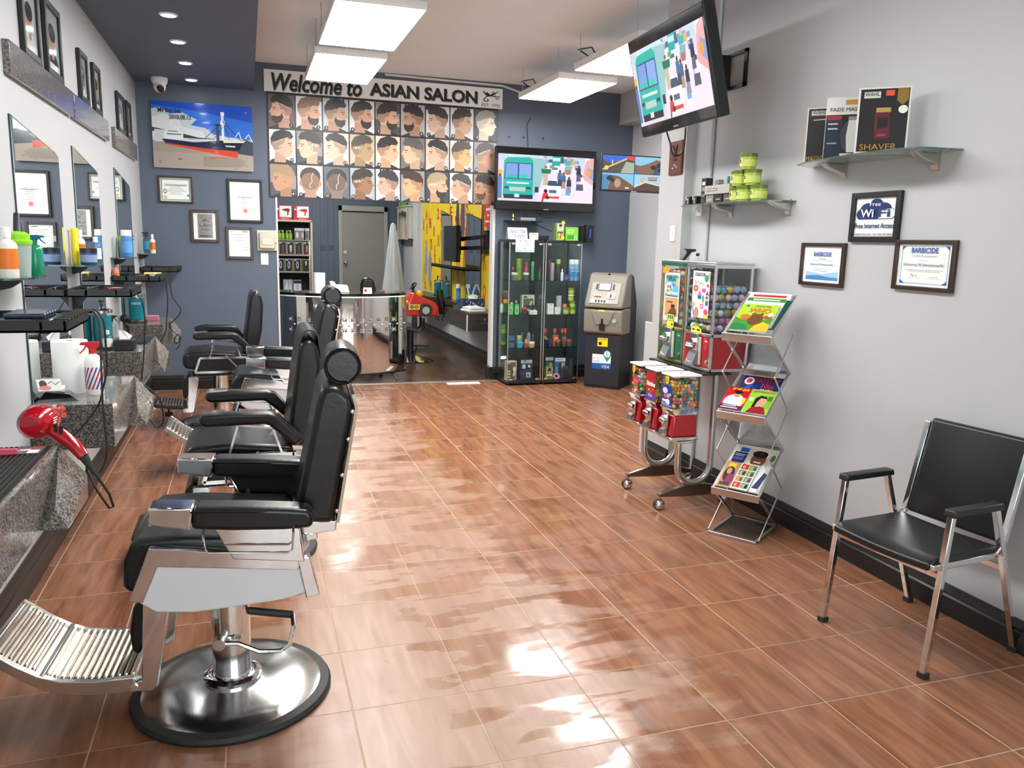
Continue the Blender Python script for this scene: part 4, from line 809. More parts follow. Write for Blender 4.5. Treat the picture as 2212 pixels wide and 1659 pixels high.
p.rect(68.5, 30, 71, 58, '#dfe1e2').rect(67.5, 46, 72, 50, '#eceded').rect(68, 55, 71.6, 59, '#f2f2f2').rect(63, 30, 66, 47, '#3c454f').rect(61.5, 45, 67.5, 46.5, '#20262e').line([(70, 50), (88, 31)], .6, '#27303a').line([(70, 50), (76, 32)], .5, '#27303a').line([(65, 44), (52, 32)], .6, '#39434d').line([(70, 44), (60, 31)], .5, '#39434d').line([(82, 34), (86, 40), (88, 33)], .8, '#dde3e6').line([(92, 33), (96, 38), (99, 32)], .8, '#dde3e6')
for i in range(14): p.rect(30+2.4*i, 28.5, 30.4+2.4*i, 30.5, '#e8eaea')
for i in range(26): q = random.Random(i); p.rect(45+q.random()*40, 2+q.random()*11, 48+q.random()*45, 2.5+q.random()*10.8, '#c9604a' if i % 4 == 0 else '#94897f')
p.rect(24, 9, 28, 9.8, '#4a3d36').rect(72, 24, 82, 25.5, '#c8ccd2')
x0, x1, z0, z1 = r; t = thing('ship_print', 'glossy acrylic print of a red and black cargo ship under a blue sky', 'picture', ((x0+x1)/2, YB, z0)); w, h = (x1-x0)/2, z1-z0
MB().box(-w, -.035, 0, w, -.027, h).obj('panel', mat('acrylic_back', '#d8dcdc', .1), t)
p.obj('print', t, (-w, -.0352, 0), (2*w, 0, 0), (0, 0, h), GLOSSPRINT, eps=.00002)
for sx in (-1, 1):
    for zz in (.06, h-.06): MB().cyl((sx*(w-.06), 0, zz), (sx*(w-.06), -.042, zz), .012, n=14).obj('standoff', CHROME, t)
txt_xz('Mv Sun Sea', t, INK, -w+.06, -w+.27, h-.105, h-.06, y=-.038, bold=.02); txt_xz('2010.08.13', t, INK, -w+.16, -w+.36, h-.165, h-.12, y=-.038, bold=.02)
# ---- certificates
def certpic(w, h, border=None, pale='#eceee8', title=None, seal=None, n=8, top=.72):
    p = Pic(w, h).rect(0, 0, w, h, pale)
    if border: 
        p.rect(.02*w, .03*h, .98*w, .97*h, border).rect(.07*w, .09*h, .93*w, .91*h, pale)
    for i in range(n): k = .16+.06*((i*7) % 4); p.rect(w*k, h*(top-.06*i), w*(1-k), h*(top-.06*i)+h*.014, '#6f7276' if i else '#2c2c2e')
    if seal: p.ell(w*seal[0], h*seal[1], w*seal[2], w*seal[2], seal[3])
    return p
p = certpic(1.3, 1, '#8fa59b', title=1, seal=(.16, .17, .06, '#cfc06a'), n=7, top=.66); p.ell(1.17, .26, .05, .05, '#2a6fae').ell(.2, .42, .08, .1, '#5a5f60').ell(.2, .42, .05, .06, '#dde3dc')
t = frame_xz('framed_certificate', 'landscape certificate with green border in a dark red wood frame below the ship print', 'certificate', wb(340.5, 379, 418, 440), YB, mat('mahogany', '#3a1a18', .3, var=.2), .018, p)
w, h = .15, .2; txt_xz('CERTIFICATE OF REGISTRATION', t, INK, -.10, .11, .17, .185)
p = Pic(1, 1.25).rect(0, 0, 1, 1.25, '#f0f0ec').rect(.2, .2, .82, 1.06, '#b9b9b4').rect(.21, .21, .81, 1.05, '#eceae4')
for i in range(8): p.rect(.34+.03*(i % 3), .78-.06*i, .68-.03*(i % 3), .79-.06*i, '#55565a')
p.ell(.5, .3, .075, .075, '#e2533c').rect(.64, .28, .78, .29, '#666666').rect(.64, .32, .78, .33, '#666666')
t = frame_xz('framed_certificate', 'academy diploma with red seal in a wide black frame on the blue wall', 'certificate', wb(489.5, 386, 568.5, 482), YB, BLACKWOOD, .026, p)
txt_xz('THE JOHN ACADEMY', t, INK, -.075, .085, .245, .262)
p = Pic(1, 1.2).rect(0, 0, 1, 1.2, '#e9e9e6').rect(.18, .05, .86, 1.15, '#77736f').poly([(.4, .85), (.52, .95), (.64, .85), (.52, .77)], '#3a4048').rect(.25, .58, .8, .68, '#55504c').rect(.3, .4, .75, .5, '#605b57').rect(.25, .1, .8, .2, '#3b3735')
for i in range(10): q = random.Random(i); p.ell(.25+.5*q.random(), .25+.75*q.random(), .06, .04, '#8a8580' if i % 2 else '#5c5854', 8)
frame_xz('framed_certificate', 'brown wooden frame around a grey photographed plaque', 'certificate', wb(410, 452.5, 474.4, 524), YB, DARKWOOD, .03, p)
p = certpic(1, 1.2, None, '#e6ebee', n=5, top=.82).rect(.62, 1.1, .9, 1.14, '#444444').rect(.08, 1.1, .2, 1.12, '#444444').rect(.66, .4, .92, .42, '#777777').rect(.66, .3, .92, .32, '#777777')
frame_xz('framed_certificate', 'brown wooden frame around a plain white letter beside the ivory box', 'certificate', wb(487, 489.6, 548, 560.5), YB, DARKWOOD, .03, p)
x0, x1, z0, z1 = wb(554.5, 497, 599, 542); t = thing('thermostat_guard', 'ivory plastic thermostat guard box on the blue wall', 'thermostat', ((x0+x1)/2, YB, z0)); w, h = (x1-x0)/2, z1-z0
MB().box(-w, -.02, 0, w, 0, h).obj('back_plate', IVORY, t, bev=.004); MB().box(-w+.02, -.06, .02, w-.02, -.02, h-.02).obj('cover', mat('ivory_cover', '#b9b3a0', .25, coat=.4), t, bev=.012); MB().box(-w+.05, -.066, .06, w-.05, -.058, h-.09).obj('thermostat', IVORY, t, bev=.003); MB().sphere((w-.01, -.03, h*.4), .008, 6).obj('lock', GOLDM, t)
def switch(label, r, y=YB): 
    x0, x1, z0, z1 = r; t = thing('light_switch', label, 'switch', ((x0+x1)/2, y, z0)); w, h = (x1-x0)/2, z1-z0
    MB().box(-w, -.008, 0, w, 0, h).obj('plate', WHITEP, t, bev=.002); MB().box(-w*.4, -.014, h*.25, w*.4, -.008, h*.75).obj('rocker', WHITEP, t, bev=.002)
switch('white light switch below the ivory guard box', wb(563, 547, 580, 572))
# ---- televisions
def busscene(p, w, h):
    s = w/100.0
    def R_(a, b, c, d, col): p.rect(a*s, b*s, c*s, d*s, col)
    def P_(pts, col): p.poly([(a*s, b*s) for a, b in pts], col)
    def E_(a, b, c, d, col): p.ell(a*s, b*s, c*s, d*s, col, 12)
    H_ = h/s
    p.rect(0, 0, w, h, '#cfc6d6'); P_([(40, 0), (100, 0), (100, H_*.62), (62, H_*.86), (50, H_*.86)], '#ddd3df'); R_(0, H_*.86, 100, H_, '#b9c6d8')
    for i in range(22): q = random.Random(i+5); x = q.random()*100; R_(x, H_*(.82+.05*q.random()), x+3+3*q.random(), H_*(.9+.1*q.random()), q.choice(['#7f8fae', '#c9a2a8', '#e9e4e6', '#6f8a70', '#d9c77a', '#455068']))
    P_([(88, H_*.55), (100, H_*.4), (100, H_), (92, H_*.95)], '#d9a3a0'); P_([(94, H_*.6), (100, H_*.5), (100, H_*.75), (94, H_*.8)], '#8d96c0')
    P_([(55, H_*.8), (64, H_*.8), (65, H_), (56, H_)], '#1f9c9c'); R_(56, H_*.9, 64, H_*.97, '#b9dada'); R_(69, H_*.82, 75, H_*.92, '#35a8a5')
    P_([(80, H_*.72), (86, H_*.72), (86, H_*.82), (80, H_*.82)], '#4c5c7c'); R_(80.5, H_*.78, 85.5, H_*.81, '#a9b6c9'); P_([(53, H_*.66), (63, H_*.66), (62, H_*.77), (55, H_*.77)], '#e4e8ee'); R_(55.5, H_*.71, 61.5, H_*.76, '#56657d'); R_(53, H_*.74, 58, H_*.8, '#5aa35f')
    # bus
    P_([(5, H_*.1), (36, H_*.1), (36, H_*.9), (32, H_*.95), (10, H_*.93), (6, H_*.86)], '#12a79b'); P_([(36, H_*.1), (43, H_*.3), (50, H_*.84), (50, H_*.93), (32, H_*.95), (36, H_*.88)], '#8fb8bd'); P_([(10, H_*.93), (32, H_*.95), (50, H_*.93), (44, H_), (16, H_)], '#b8d2d6')
    P_([(6, H_*.47), (35, H_*.47), (35, H_*.82), (8, H_*.82)], '#2b4a80'); P_([(7, H_*.49), (20, H_*.49), (20, H_*.80), (8.5, H_*.80)], '#6f93cf'); P_([(21.5, H_*.49), (34, H_*.49), (34, H_*.80), (21.5, H_*.80)], '#7f9fd6'); R_(9, H_*.49, 20, H_*.56, '#19b39c'); R_(22, H_*.49, 30, H_*.58, '#1cc0a4')
    R_(9, H_*.37, 32, H_*.41, '#c8d6cf'); R_(6.5, H_*.26, 11, H_*.31, '#27404a'); R_(29, H_*.26, 34, H_*.31, '#27404a'); R_(12, H_*.21, 28, H_*.30, '#a9c0b9'); R_(6, H_*.05, 36, H_*.14, '#14202e'); R_(17, H_*.08, 22, H_*.15, '#cfd9ea'); R_(38, H_*.2, 42, H_*.32, '#22323c')
    # cars, riders, pedestrians
    P_([(48, H_*.12), (63, H_*.12), (66, H_*.22), (65, H_*.38), (61, H_*.5), (51, H_*.5), (48, H_*.36)], '#e3e6f2'); P_([(51, H_*.36), (62, H_*.36), (61, H_*.47), (52, H_*.47)], '#3d4a66'); R_(53, H_*.2, 61, H_*.27, '#55617c'); R_(50, H_*.08, 64, H_*.13, '#cc4a3e')
    P_([(45, H_*.62), (54, H_*.62), (55, H_*.72), (44, H_*.72)], '#15714a'); E_(49, H_*.76, 1.5, H_*.03, '#8a5a48'); R_(46.5, H_*.36, 51.5, H_*.62, '#bfae94')
    P_([(45, 0), (53, 0), (52, H_*.2), (47, H_*.2)], '#d1333a'); E_(49.5, H_*.24, 2, H_*.045, '#3a2622'); P_([(47, 0), (55, 0), (54, H_*.07), (48, H_*.07)], '#c9dcf2'); E_(51.5, H_*.1, 1.8, H_*.04, '#3f2c26')
    for x, y, c1, c2 in ((73, .16, '#6f9ed2', '#dfe4ef'), (74, .36, '#34363f', '#8b8894'), (84, .42, '#c8b3e8', '#55586a'), (87, .42, '#e3e2ef', '#55586a'), (68, .45, '#3c6a8a', '#a98c78'), (64, .5, '#516a8c', '#3d4456'), (84, .62, '#2a2f3f', '#555c74')):
        P_([(x-2.5, H_*(y-.14)), (x+2.5, H_*(y-.14)), (x+2, H_*y), (x-2, H_*y)], c2); P_([(x-2.6, H_*y), (x+2.6, H_*y), (x+2.2, H_*(y+.15)), (x-2.2, H_*(y+.15))], c1); E_(x, H_*(y+.18), 1.3, H_*.035, '#5b4038')
    P_([(0, H_*.05), (4, H_*.05), (4, H_*.5), (1, H_*.55), (0, H_*.5)], '#5373a8'); R_(0, H_*.56, 4, H_*.66, '#d9a637'); E_(2, H_*.54, 1.4, H_*.03, '#33262a')
    P_([(68, H_*.66), (76, H_*.64), (77, H_*.8), (70, H_*.82)], '#7fa9a6'); R_(70, H_*.62, 75, H_*.72, '#b4685a'); P_([(92, H_*.62), (97, H_*.6), (97, H_*.74), (93, H_*.76)], '#d29a4a'); P_([(76, H_*.84), (80, H_*.84), (80, H_*.92), (76, H_*.92)], '#c9a94e')
def tv_local(t, W_, H_, bez, img, depth=.05, m=None):
    """television facing -y, centre of the screen at the origin"""
    MB().box(-W_/2, 0, -H_/2, W_/2, depth, H_/2).obj('cabinet', BLACKP, t, bev=.008); MB().box(-W_/2+.006, -.004, -H_/2+.006, W_/2-.006, .004, H_/2-.006).obj('bezel', BLACKG, t, bev=.002)
    iw, ih, ox, oz = img
    p = Pic(iw, ih); busscene(p, iw, ih); p.obj('screen', t, (-iw/2+ox, -.0045, -ih/2+oz), (iw, 0, 0), (0, 0, ih), SCREEN, eps=.00002)
    MB().box(-.03, -.006, -H_/2+.012, .03, -.003, -H_/2+.02).obj('badge', ALU, t)
yt = 8.74; a, b = at(1072, 314, 'y', yt), at(1284, 460, 'y', yt); W_, H_ = b.x-a.x, a.z-b.z
t = thing('television', 'large black television showing a teal bus street scene above the glass cabinets', 'television', ((a.x+b.x)/2, yt, (a.z+b.z)/2)); tv_local(t, W_, H_, .02, (W_*.95, H_*.735, -.005, .01), .06)
MB().box(-.2, .06, -.15, .2, .18, .15).obj('wall_mount', BLACKP, t)
# four-picture monitor in the alcove
yt = 7.6; a, b = at(1300, 331, 'y', yt), at(1438, 418.5, 'y', yt); W_, H_ = b.x-a.x, a.z-b.z
t = thing('security_monitor', 'black monitor showing four security camera views beside the white column', 'monitor', ((a.x+b.x)/2, yt, (a.z+b.z)/2))
MB().box(-W_/2, 0, -H_/2, W_/2, .045, H_/2).obj('cabinet', BLACKP, t, bev=.006); MB().box(-W_/2+.004, -.003, -H_/2+.004, W_/2-.004, .003, H_/2-.004).obj('bezel', BLACKG, t)
MB().box(-.04, .04, -.04, .04, .12, .04).bar((0, .1, 0), (XA-.03-(a.x+b.x)/2, .5, 0), .05, .07).obj('wall_arm', BLACKP, t)
p = Pic(100, 60)
p.rect(0, 0, 100, 60, '#24303a').rect(0, 30, 49, 60, '#4e463f').poly([(0, 60), (49, 60), (30, 50), (10, 47), (0, 52)], '#2f62c4').poly([(0, 36), (36, 56), (38, 54), (0, 33)], '#d3b26a').poly([(28, 30), (49, 30), (49, 48), (36, 50)], '#9aa58f').poly([(36, 60), (49, 60), (49, 52), (40, 54)], '#cf3b52').rect(14, 45, 16, 52, '#d3b26a').ell(6, 38, 3, 4, '#d6bb80')
p.rect(50, 30, 100, 60, '#7a5a3f').poly([(50, 60), (100, 60), (100, 52), (84, 56), (70, 48), (58, 44), (50, 46)], '#7fb6d6').poly([(78, 30), (100, 30), (100, 56), (88, 50)], '#2e4a66').ell(80, 42, 5, 4, '#151b24').ell(88, 46, 4, 4, '#1a2230').ell(92, 38, 5, 4, '#10151d').poly([(50, 30), (58, 30), (52, 40), (50, 40)], '#3d5f7a')
p.rect(0, 0, 49, 29, '#6d4c38').poly([(0, 29), (49, 29), (49, 8), (38, 16), (26, 24), (12, 26), (0, 24)], '#79b3d2').poly([(0, 0), (0, 26), (8, 27), (14, 18), (9, 0)], '#4c7fa6').ell(12, 20, 5, 4, '#1b232e').ell(17, 16, 4, 3, '#151c26').ell(24, 12, 5, 8, '#a58d7c').rect(36, 3, 42, 5, '#e9e9e9')
p.rect(50, 0, 100, 29, '#4a382d').poly([(50, 29), (100, 29), (100, 10), (84, 12), (68, 17), (50, 8)], '#8fc0dc').poly([(60, 14), (66, 16), (66, 25), (60, 23)], '#d0a94b').rect(70, 17, 88, 26, '#b9b1a8').rect(72, 19, 86, 21, '#5a4a44').rect(71, 23, 87, 24.5, '#8a4238').poly([(92, 0), (100, 0), (100, 26), (96, 20)], '#2c4f8f').poly([(50, 8), (68, 17), (96, 10), (96, 8), (68, 14.5), (50, 5)], '#cfc7b6')
p.obj('screen', t, (-W_/2+.012, -.0032, -H_/2+.016), (W_-.024, 0, 0), (0, 0, H_-.028), SCREEN, eps=.00003); MB().box(-.03, -.005, -H_/2+.001, .03, 0, -H_/2+.009).obj('badge', ALU, t)
# bare screws left in the blue wall
for x, y in ((1100, 296), (1131, 297), (1173, 299)):
    q = at(x, y, 'y', YB); o = MB().cyl((0, 0, 0), (0, -.008, 0), .012, n=10).obj('wall_plug', mat('plug_dark', '#1f242c', .6), None, loc=q); tag(o, 'small dark screw hole plug in the blue wall above the television', 'plug', 'screw plugs in the blue wall')
cord('thin black cable rising above the big television to the ceiling', [(1141, 318), (1140, 290), (1139, 270), (1146, 255)], 'y', 8.9, .004)
# grey floor vent by the threshold
t = thing('floor_register', 'white floor vent grille on the brown tiles at the threshold', 'vent', (2.30, 8.72, .0)); MB().box(-.19, -.055, 0, .19, .055, .006).obj('frame', WHITEP, t, bev=.002)
for i in range(12): MB().box(-.17+.029*i, -.04, .006, -.155+.029*i, .04, .0075).obj('slat', mat('vent_grey', '#bdbdb8', .4), t)
# ================================================================== glass display cabinets
BOOK = {}
def carton(label, loc, w, d, h, col, pic=None, lines=(), rz=0, cat='box', name='product_box', group=None, hang=False):
    """box facing -y; pic is drawn on its front, lines = (text, material, x0, x1, z0, z1) as fractions"""
    t = thing(name, label, cat, loc, rz, group); m = mat('card_'+col.strip('#'), col, .4, var=.03)
    MB().box(-w/2, -d/2, 0, w/2, d/2, h).obj('carton', m, t, bev=.0015)
    if pic: pic.obj('front_print', t, (-w/2+.002, -d/2-.0003, .002), (w-.004, 0, 0), (0, 0, h-.004), CARD, eps=.00005)
    for s_, im, x0, x1, z0, z1 in lines: text(s_, im, t, (-w/2+w*x0, -d/2-.002, h*z0), (w*(x1-x0), 0, 0), (0, 0, h*(z1-z0)))
    return t
SHELFZ = [.055, .425, .80, 1.18]
def cabinet(label, x0, x1):
    t = thing('display_cabinet', label, 'cabinet', ((x0+x1)/2, 8.68, 0)); w, d = (x1-x0)/2, .205
    MB().box(-w, -d, .02, w, d, .05).obj('base', BLACKP, t, bev=.003); MB().box(-w, -d, 1.60, w, d, 1.63).obj('top', BLACKP, t, bev=.003)
    for sx in (-1, 1):
        for sy in (-1, 1): MB().cyl((sx*(w-.03), sy*(d-.03), 0), (sx*(w-.03), sy*(d-.03), .022), .015, n=10).obj('foot', RUBBER, t)
        MB().box(sx*w-.003*(sx > 0), -d+.004, .05, sx*w+.003*(sx < 0), d, 1.60).obj('side_glass', GLASS, t)
        MB().box(sx*(w-.006)-.005, -d-.002, .05, sx*(w-.006)+.005, -d+.008, 1.60).obj('corner_post', ALU, t); MB().box(sx*(w-.008)-.008, d-.016, .05, sx*(w-.008)+.008, d, 1.60).obj('corner_post', BLACKP, t)
    MB().box(-w+.012, -d-.004, .055, w-.012, -d, 1.595).obj('glass_door', GLASS, t); MB().box(-w, d-.004, .05, w, d, 1.60).obj('back_glass', GLASS, t)
    for z in SHELFZ[1:]: MB().box(-w+.006, -d+.01, z-.006, w-.006, d-.01, z-.0005).obj('glass_shelf', GLASSG, t)
    for sx in (-1, 1):
        for z in (.06, 1.575): MB().box(sx*(w-.045)-.02, -d-.008, z, sx*(w-.045)+.02, -d-.003, z+.02).obj('door_hinge', ALU, t)
    return t
cabinet('narrow glass display cabinet with the air freshener notice taped on its door', 2.735, 3.145)
cabinet('narrow glass display cabinet standing next to the cash machine', 3.16, 3.60)
def cx(c, z, y=8.66): return at(1040+.2471*c, 440+.2471*900, 'y', y).x
def put(c, row, y=8.62):
    if c < 240: y = max(y, 8.80)
    return (at(1040+.2471*c, 700, 'y', y).x, y, SHELFZ[row])
G1 = 'goods in the glass cabinets'
def dr(c1): return c1
# row 3 (top)
bottle('lime green spray can under the notice in the glass cabinet', put(318, 3, 8.70), .032, .24, '#8cab2a', '#9dbb33', 'can', '#7a991f'); bottle('small pump bottle with red top beside the lime can', put(265, 3, 8.62), .016, .15, CLEARP, '#d84a2c', 'plain', '#e8e8e4')
bottle('grey lidded jar in front of the lime can', put(280, 3, 8.56), .036, .085, '#6b7068', '#c9cbc4', 'jar'); bottle('jar with pink flame-shaped bottle on top in the cabinet', put(378, 3, 8.62), .034, .085, '#4a4f4a', '#d5d2cc', 'jar')
bottle('tall pink pointed bottle inside the glass cabinet', put(380, 3, 8.70), .022, .20, '#d8455c', '#e5677a', 'plain'); bottle('slim green tube standing on the upper cabinet shelf', put(434, 3, 8.62), .019, .21, '#2f8a57', '#4bb36f', 'can')
bottle('slim clear bottle with red cap beside the green tube', put(497, 3, 8.62), .017, .15, '#3f6a5a', '#e04a2e', 'plain'); bottle('magenta spray can behind the cabinet divider', put(578, 3, 8.72), .026, .23, '#8a1f4a', '#a8306a', 'can')
bottle('tall grey bottle on the upper shelf of the cabinet', put(604, 3, 8.6), .023, .20, '#8f9296', '#9fa3a7', 'can'); bottle('black spray can with lime cap on the upper shelf', put(655, 3, 8.6), .028, .24, '#23241e', '#a4bb3a', 'can', '#3a3c2c')
bottle('small white tube beside the lime-capped can', put(690, 3, 8.58), .018, .13, '#d2dce2', '#e8ecee', 'plain'); carton('stack of small blue boxes on the upper cabinet shelf', put(727, 3, 8.57), .075, .05, .075, '#26346e', Pic(1, 1).rect(0, 0, 1, 1, '#2c3c80').rect(.1, .5, .9, .56, '#c9d2e8').rect(.1, .2, .6, .35, '#d8384a'))
for c, q in ((770, 'left'), (810, 'right')):
    t = bottle('blue and white clipper spray can, %s of the pair with white caps' % ('nearer the blue boxes' if q == 'left' else 'nearer the cabinet corner'), put(c, 3, 8.60), .032, .24, '#6fb4dc', '#e9ecec', 'can', '#3f86c4'); text('COOL', INKW, t, (-.026, -.0335, .13), (.05, 0, 0), (0, 0, .02)); text('CARE', INKW, t, (-.026, -.0335, .10), (.05, 0, 0), (0, 0, .02))
# row 2
for i, (c, col, cap, k) in enumerate(((175, '#d4d6d2', '#c22a2a', 'plain'), (208, '#2c6a3a', '#e6a528', 'jar'), (232, '#3c8a3c', '#c5382c', 'plain'), (262, '#3a9a4a', '#d8c53a', 'plain'), (300, '#3b5f9a', '#a9b8cc', 'plain'))): bottle(['white bottle with red cap at the end of the middle cabinet shelf', 'green jar with amber lid on the middle cabinet shelf', 'green bottle with red cap behind the amber-lid jar', 'green bottle with yellow cap on the middle shelf', 'blue bottle with pale cap on the middle shelf'][i], put(c, 2, 8.60+.06*(i % 3)), .02+.008*(i % 2), .13+.02*(i % 3), col, cap, k)
for c, q in ((252, 'beside the yellow-capped bottle'), (305, 'beside the hair model boxes')): carton('slim green carton with a dark stripe '+q, put(c, 2, 8.54), .048, .03, .115, '#4fae5c', Pic(1, 2).rect(0, 0, 1, 2, '#56b562').rect(.2, .2, .8, 1.5, '#a8dca8').rect(.35, .3, .6, 1.3, '#1f4a2a'))
carton('silver and brown clipper box on the middle cabinet shelf', put(396, 2, 8.72), .15, .07, .21, '#c9c5bb', Pic(1, 1.3).rect(0, 0, 1, 1.3, '#d6d2c8').rect(.08, .08, .92, 1.05, '#6a6250').poly([(.4, .2), (.7, .9), (.85, .85), (.6, .15)], '#d0ccc4').rect(.1, 1.1, .4, 1.22, '#222222'))
for c, q in ((405, 'left'), (455, 'right')): carton('small black box with a hair model photo, %s' % ('next to the red label jar' if q == 'left' else 'above the white biscuit-like box'), put(c, 2, 8.60), .05, .03, .10, '#1d1d1f', Pic(1, 2).rect(0, 0, 1, 2, '#222222').ell(.5, 1.1, .32, .5, '#d8d2cc').ell(.5, 1.35, .34, .35, '#3a2a22'))
bottle('black jar with red label at the front of the middle shelf', put(372, 2, 8.55), .03, .075, '#26282c', '#c8402e', 'jar', '#39424a'); carton('flat white box with red corner at the front of the middle shelf', put(447, 2, 8.55), .085, .05, .045, '#dcd8cf', Pic(2, 1).rect(0, 0, 2, 1, '#e6e2d8').rect(.2, .2, 1, .35, '#b8452f').rect(.2, .55, 1.6, .65, '#77736c'))
for i, c in enumerate((595, 655)): carton('white charger box with a red sticker, %s' % ('taller one' if i == 0 else 'shorter one'), put(c, 2, 8.58), .075 if i == 0 else .06, .045, .12 if i == 0 else .08, '#dfe0de', Pic(1, 1.5).rect(0, 0, 1, 1.5, '#e8e9e7').rect(.45, 1.3, .75, 1.42, '#d8402f').rect(.25, .5, .3, .9, '#7fa58a').rect(.6, .5, .65, .9, '#9aa'+'9aa'))
carton('small white box standing on the charger box row', put(668, 2, 8.72), .055, .04, .20, '#cfd4d6', None); bottle('glass candle jar with orange flame print', put(722, 2, 8.62), .025, .11, '#7d6a3c', '#e8763c', 'jar')
TUBG = mat('lime_gel', '#9aa83c', .25)
for i, (c, z, q) in enumerate(((735, 0, 'bottom row toward the candle jar'), (793, 0, 'bottom row toward the cabinet corner'), (790, .075, 'second tier'), (775, .15, 'third tier with pale lid'), (775, .225, 'top of the stack'))): p0 = put(c, 2, 8.56); bottle('lime hair gel tub in the cabinet, '+q, (p0[0], p0[1], p0[2]+z), .036, .075, TUBG, '#77862c' if i != 3 else '#d8d8c8', 'tub', '#b7c460', cat='tub', name='gel_tub', group='gel tubs in the cabinet')
# row 1
bottle('lime and green tall can at the end of the lower cabinet shelf', put(195, 1, 8.62), .03, .235, '#7fae3a', '#5f9a3c', 'can', '#2f6a3a')
for z, q in ((0, 'lower'), (.08, 'upper')): p0 = put(265, 1, 8.58); bottle('blue glass jar with dark lid, %s of two stacked' % q, (p0[0], p0[1], p0[2]+z), .04, .08, '#4f7296', '#2c3440', 'jar', cat='jar', group='stacked blue jars')
for i, (c, r_, h_, col, cap, k, l_) in enumerate(((285, .018, .2, '#3a3f44', '#22262a', 'plain', 'dark bottle behind the blue jars'), (335, .03, .12, '#9fb27a', '#b4c48c', 'jar', 'pale green jar behind the aqua tub'), (360, .022, .2, '#3c3f45', '#22262a', 'plain', 'tall dark bottle behind the aqua tub'), (415, .024, .2, '#8f979c', '#2c3036', 'plain', 'tall grey bottle behind the white tub'), (452, .026, .13, '#283046', '#d8442e', 'plain', 'navy bottle with red tag behind the white tub'), (395, .02, .1, '#b9c0bc', '#c8323c', 'plain', 'small bottle with red cap between the tubs'))): bottle(l_+' in the glass cabinet', put(c, 1, 8.70), r_, h_, col, cap, k)
bottle('aqua plastic tub at the front of the lower cabinet shelf', put(341, 1, 8.55), .038, .062, '#2fa3c4', '#49b9d6', 'tub', cat='tub', name='plastic_tub'); bottle('white and orange tub at the front of the lower cabinet shelf', put(444, 1, 8.55), .036, .062, '#d8d4c8', '#e8e6e0', 'tub', '#d8893c', cat='tub', name='plastic_tub'); bottle('small red tub between the aqua and white tubs', put(392, 1, 8.53), .018, .045, '#b8283a', '#c9384a', 'jar', cat='tub', name='plastic_tub')
for c, q in ((560, 'by the cabinet divider'), (643, 'behind the patterned box'), (712, 'in the orange pair, shorter'), (735, 'in the orange pair, by the glass door')): bottle('dark bottle with bright orange cap '+q, put(c, 1, 8.64), .02, .20, '#4a2c22', '#e0561c', 'can', '#caa24c' if c == 560 else '#33302c', group='orange capped bottles')
carton('black box under the orange-capped bottle by the divider', put(568, 1, 8.55), .04, .03, .10, '#191a1c', Pic(1, 2).rect(0, 0, 1, 2, '#1c1d20').rect(0, 1.85, 1, 2, '#e4e4e4')); bottle('slim blue bottle on the lower cabinet shelf', put(606, 1, 8.56), .015, .09, '#2f3fa0', '#3848b0', 'plain'); carton('orange box with a white pattern on the lower shelf', put(650, 1, 8.6), .07, .04, .13, '#c4562c', Pic(1, 1.6).rect(0, 0, 1, 1.6, '#c85a30').rect(.25, .8, .8, 1.3, '#e8dcc8').rect(.35, .95, .45, 1.2, '#222222').rect(.55, .95, .65, 1.2, '#222222'))
bottle('green jar with dark label and red lid on the lower shelf', put(675, 1, 8.54), .03, .085, '#2a4a30', '#d04a36', 'jar', '#39422c'); bottle('grey jar behind the red-lid jars on the lower shelf', put(728, 1, 8.57), .028, .11, '#55585c', '#6a6d72', 'jar'); bottle('black jar with red lid by the glass corner', put(770, 1, 8.54), .03, .085, '#2c2c2e', '#c9402c', 'jar', '#4a4642')
# row 0
p = Pic(1, 1.7).rect(0, 0, 1, 1.7, '#d8d4c8').rect(.06, .05, .94, 1.62, '#5c5140').rect(.1, 1.5, .4, 1.58, '#eeeeee').poly([(.62, .35), (.8, 1.1), (.92, 1.05), (.85, .3)], '#c9b7a4').ell(.78, 1.0, .13, .2, '#d8d5d0').rect(.12, .2, .4, .32, '#cfcabb').rect(.12, .45, .4, .6, '#cfcabb').rect(.12, .7, .4, .85, '#cfcabb')
t = carton('brown and silver WAHL clipper box at the bottom of the cabinet', put(262, 0, 8.58), .12, .08, .215, '#bdb7a8', p, [('WAHL', INK, .12, .4, .86, .92), ('MAGIC CLIP', INKGD, .12, .62, .79, .84)])
p = Pic(1.3, 1.7).rect(0, 0, 1.3, 1.7, '#1f2c4c').rect(.05, 1.35, 1.25, 1.62, '#b9bec4').rect(.35, 1.5, .6, 1.58, '#222a33').rect(.2, .9, .55, 1.25, '#c4c9cc').ell(.95, 1.1, .13, .13, '#d8dde2').rect(.65, .15, 1.1, .55, '#c9d2de').rect(.72, .2, .98, .45, '#4a5f86').rect(.1, .4, .5, .5, '#33466e').poly([(0, .6), (1.3, .8), (1.3, .72), (0, .5)], '#2f406a')
carton('navy grooming kit box with silver header at the bottom of the cabinet', put(392, 0, 8.60), .15, .09, .235, '#1a2440', p, [('PALM PRO-L', INK, .3, .8, .82, .86)])
p = Pic(1, 1.6).rect(0, 0, 1, 1.6, '#12334e').rect(0, 1.35, 1, 1.6, '#dfe6ea').rect(.1, .3, .5, 1.2, '#2a6f86').ell(.7, .9, .2, .3, '#caa48e')
carton('dark teal shaver box with PHILIPS header beside the divider', put(596, 0, 8.68), .10, .07, .235, '#163248', p, [('PHILIPS', INKB, .15, .85, .88, .95)])
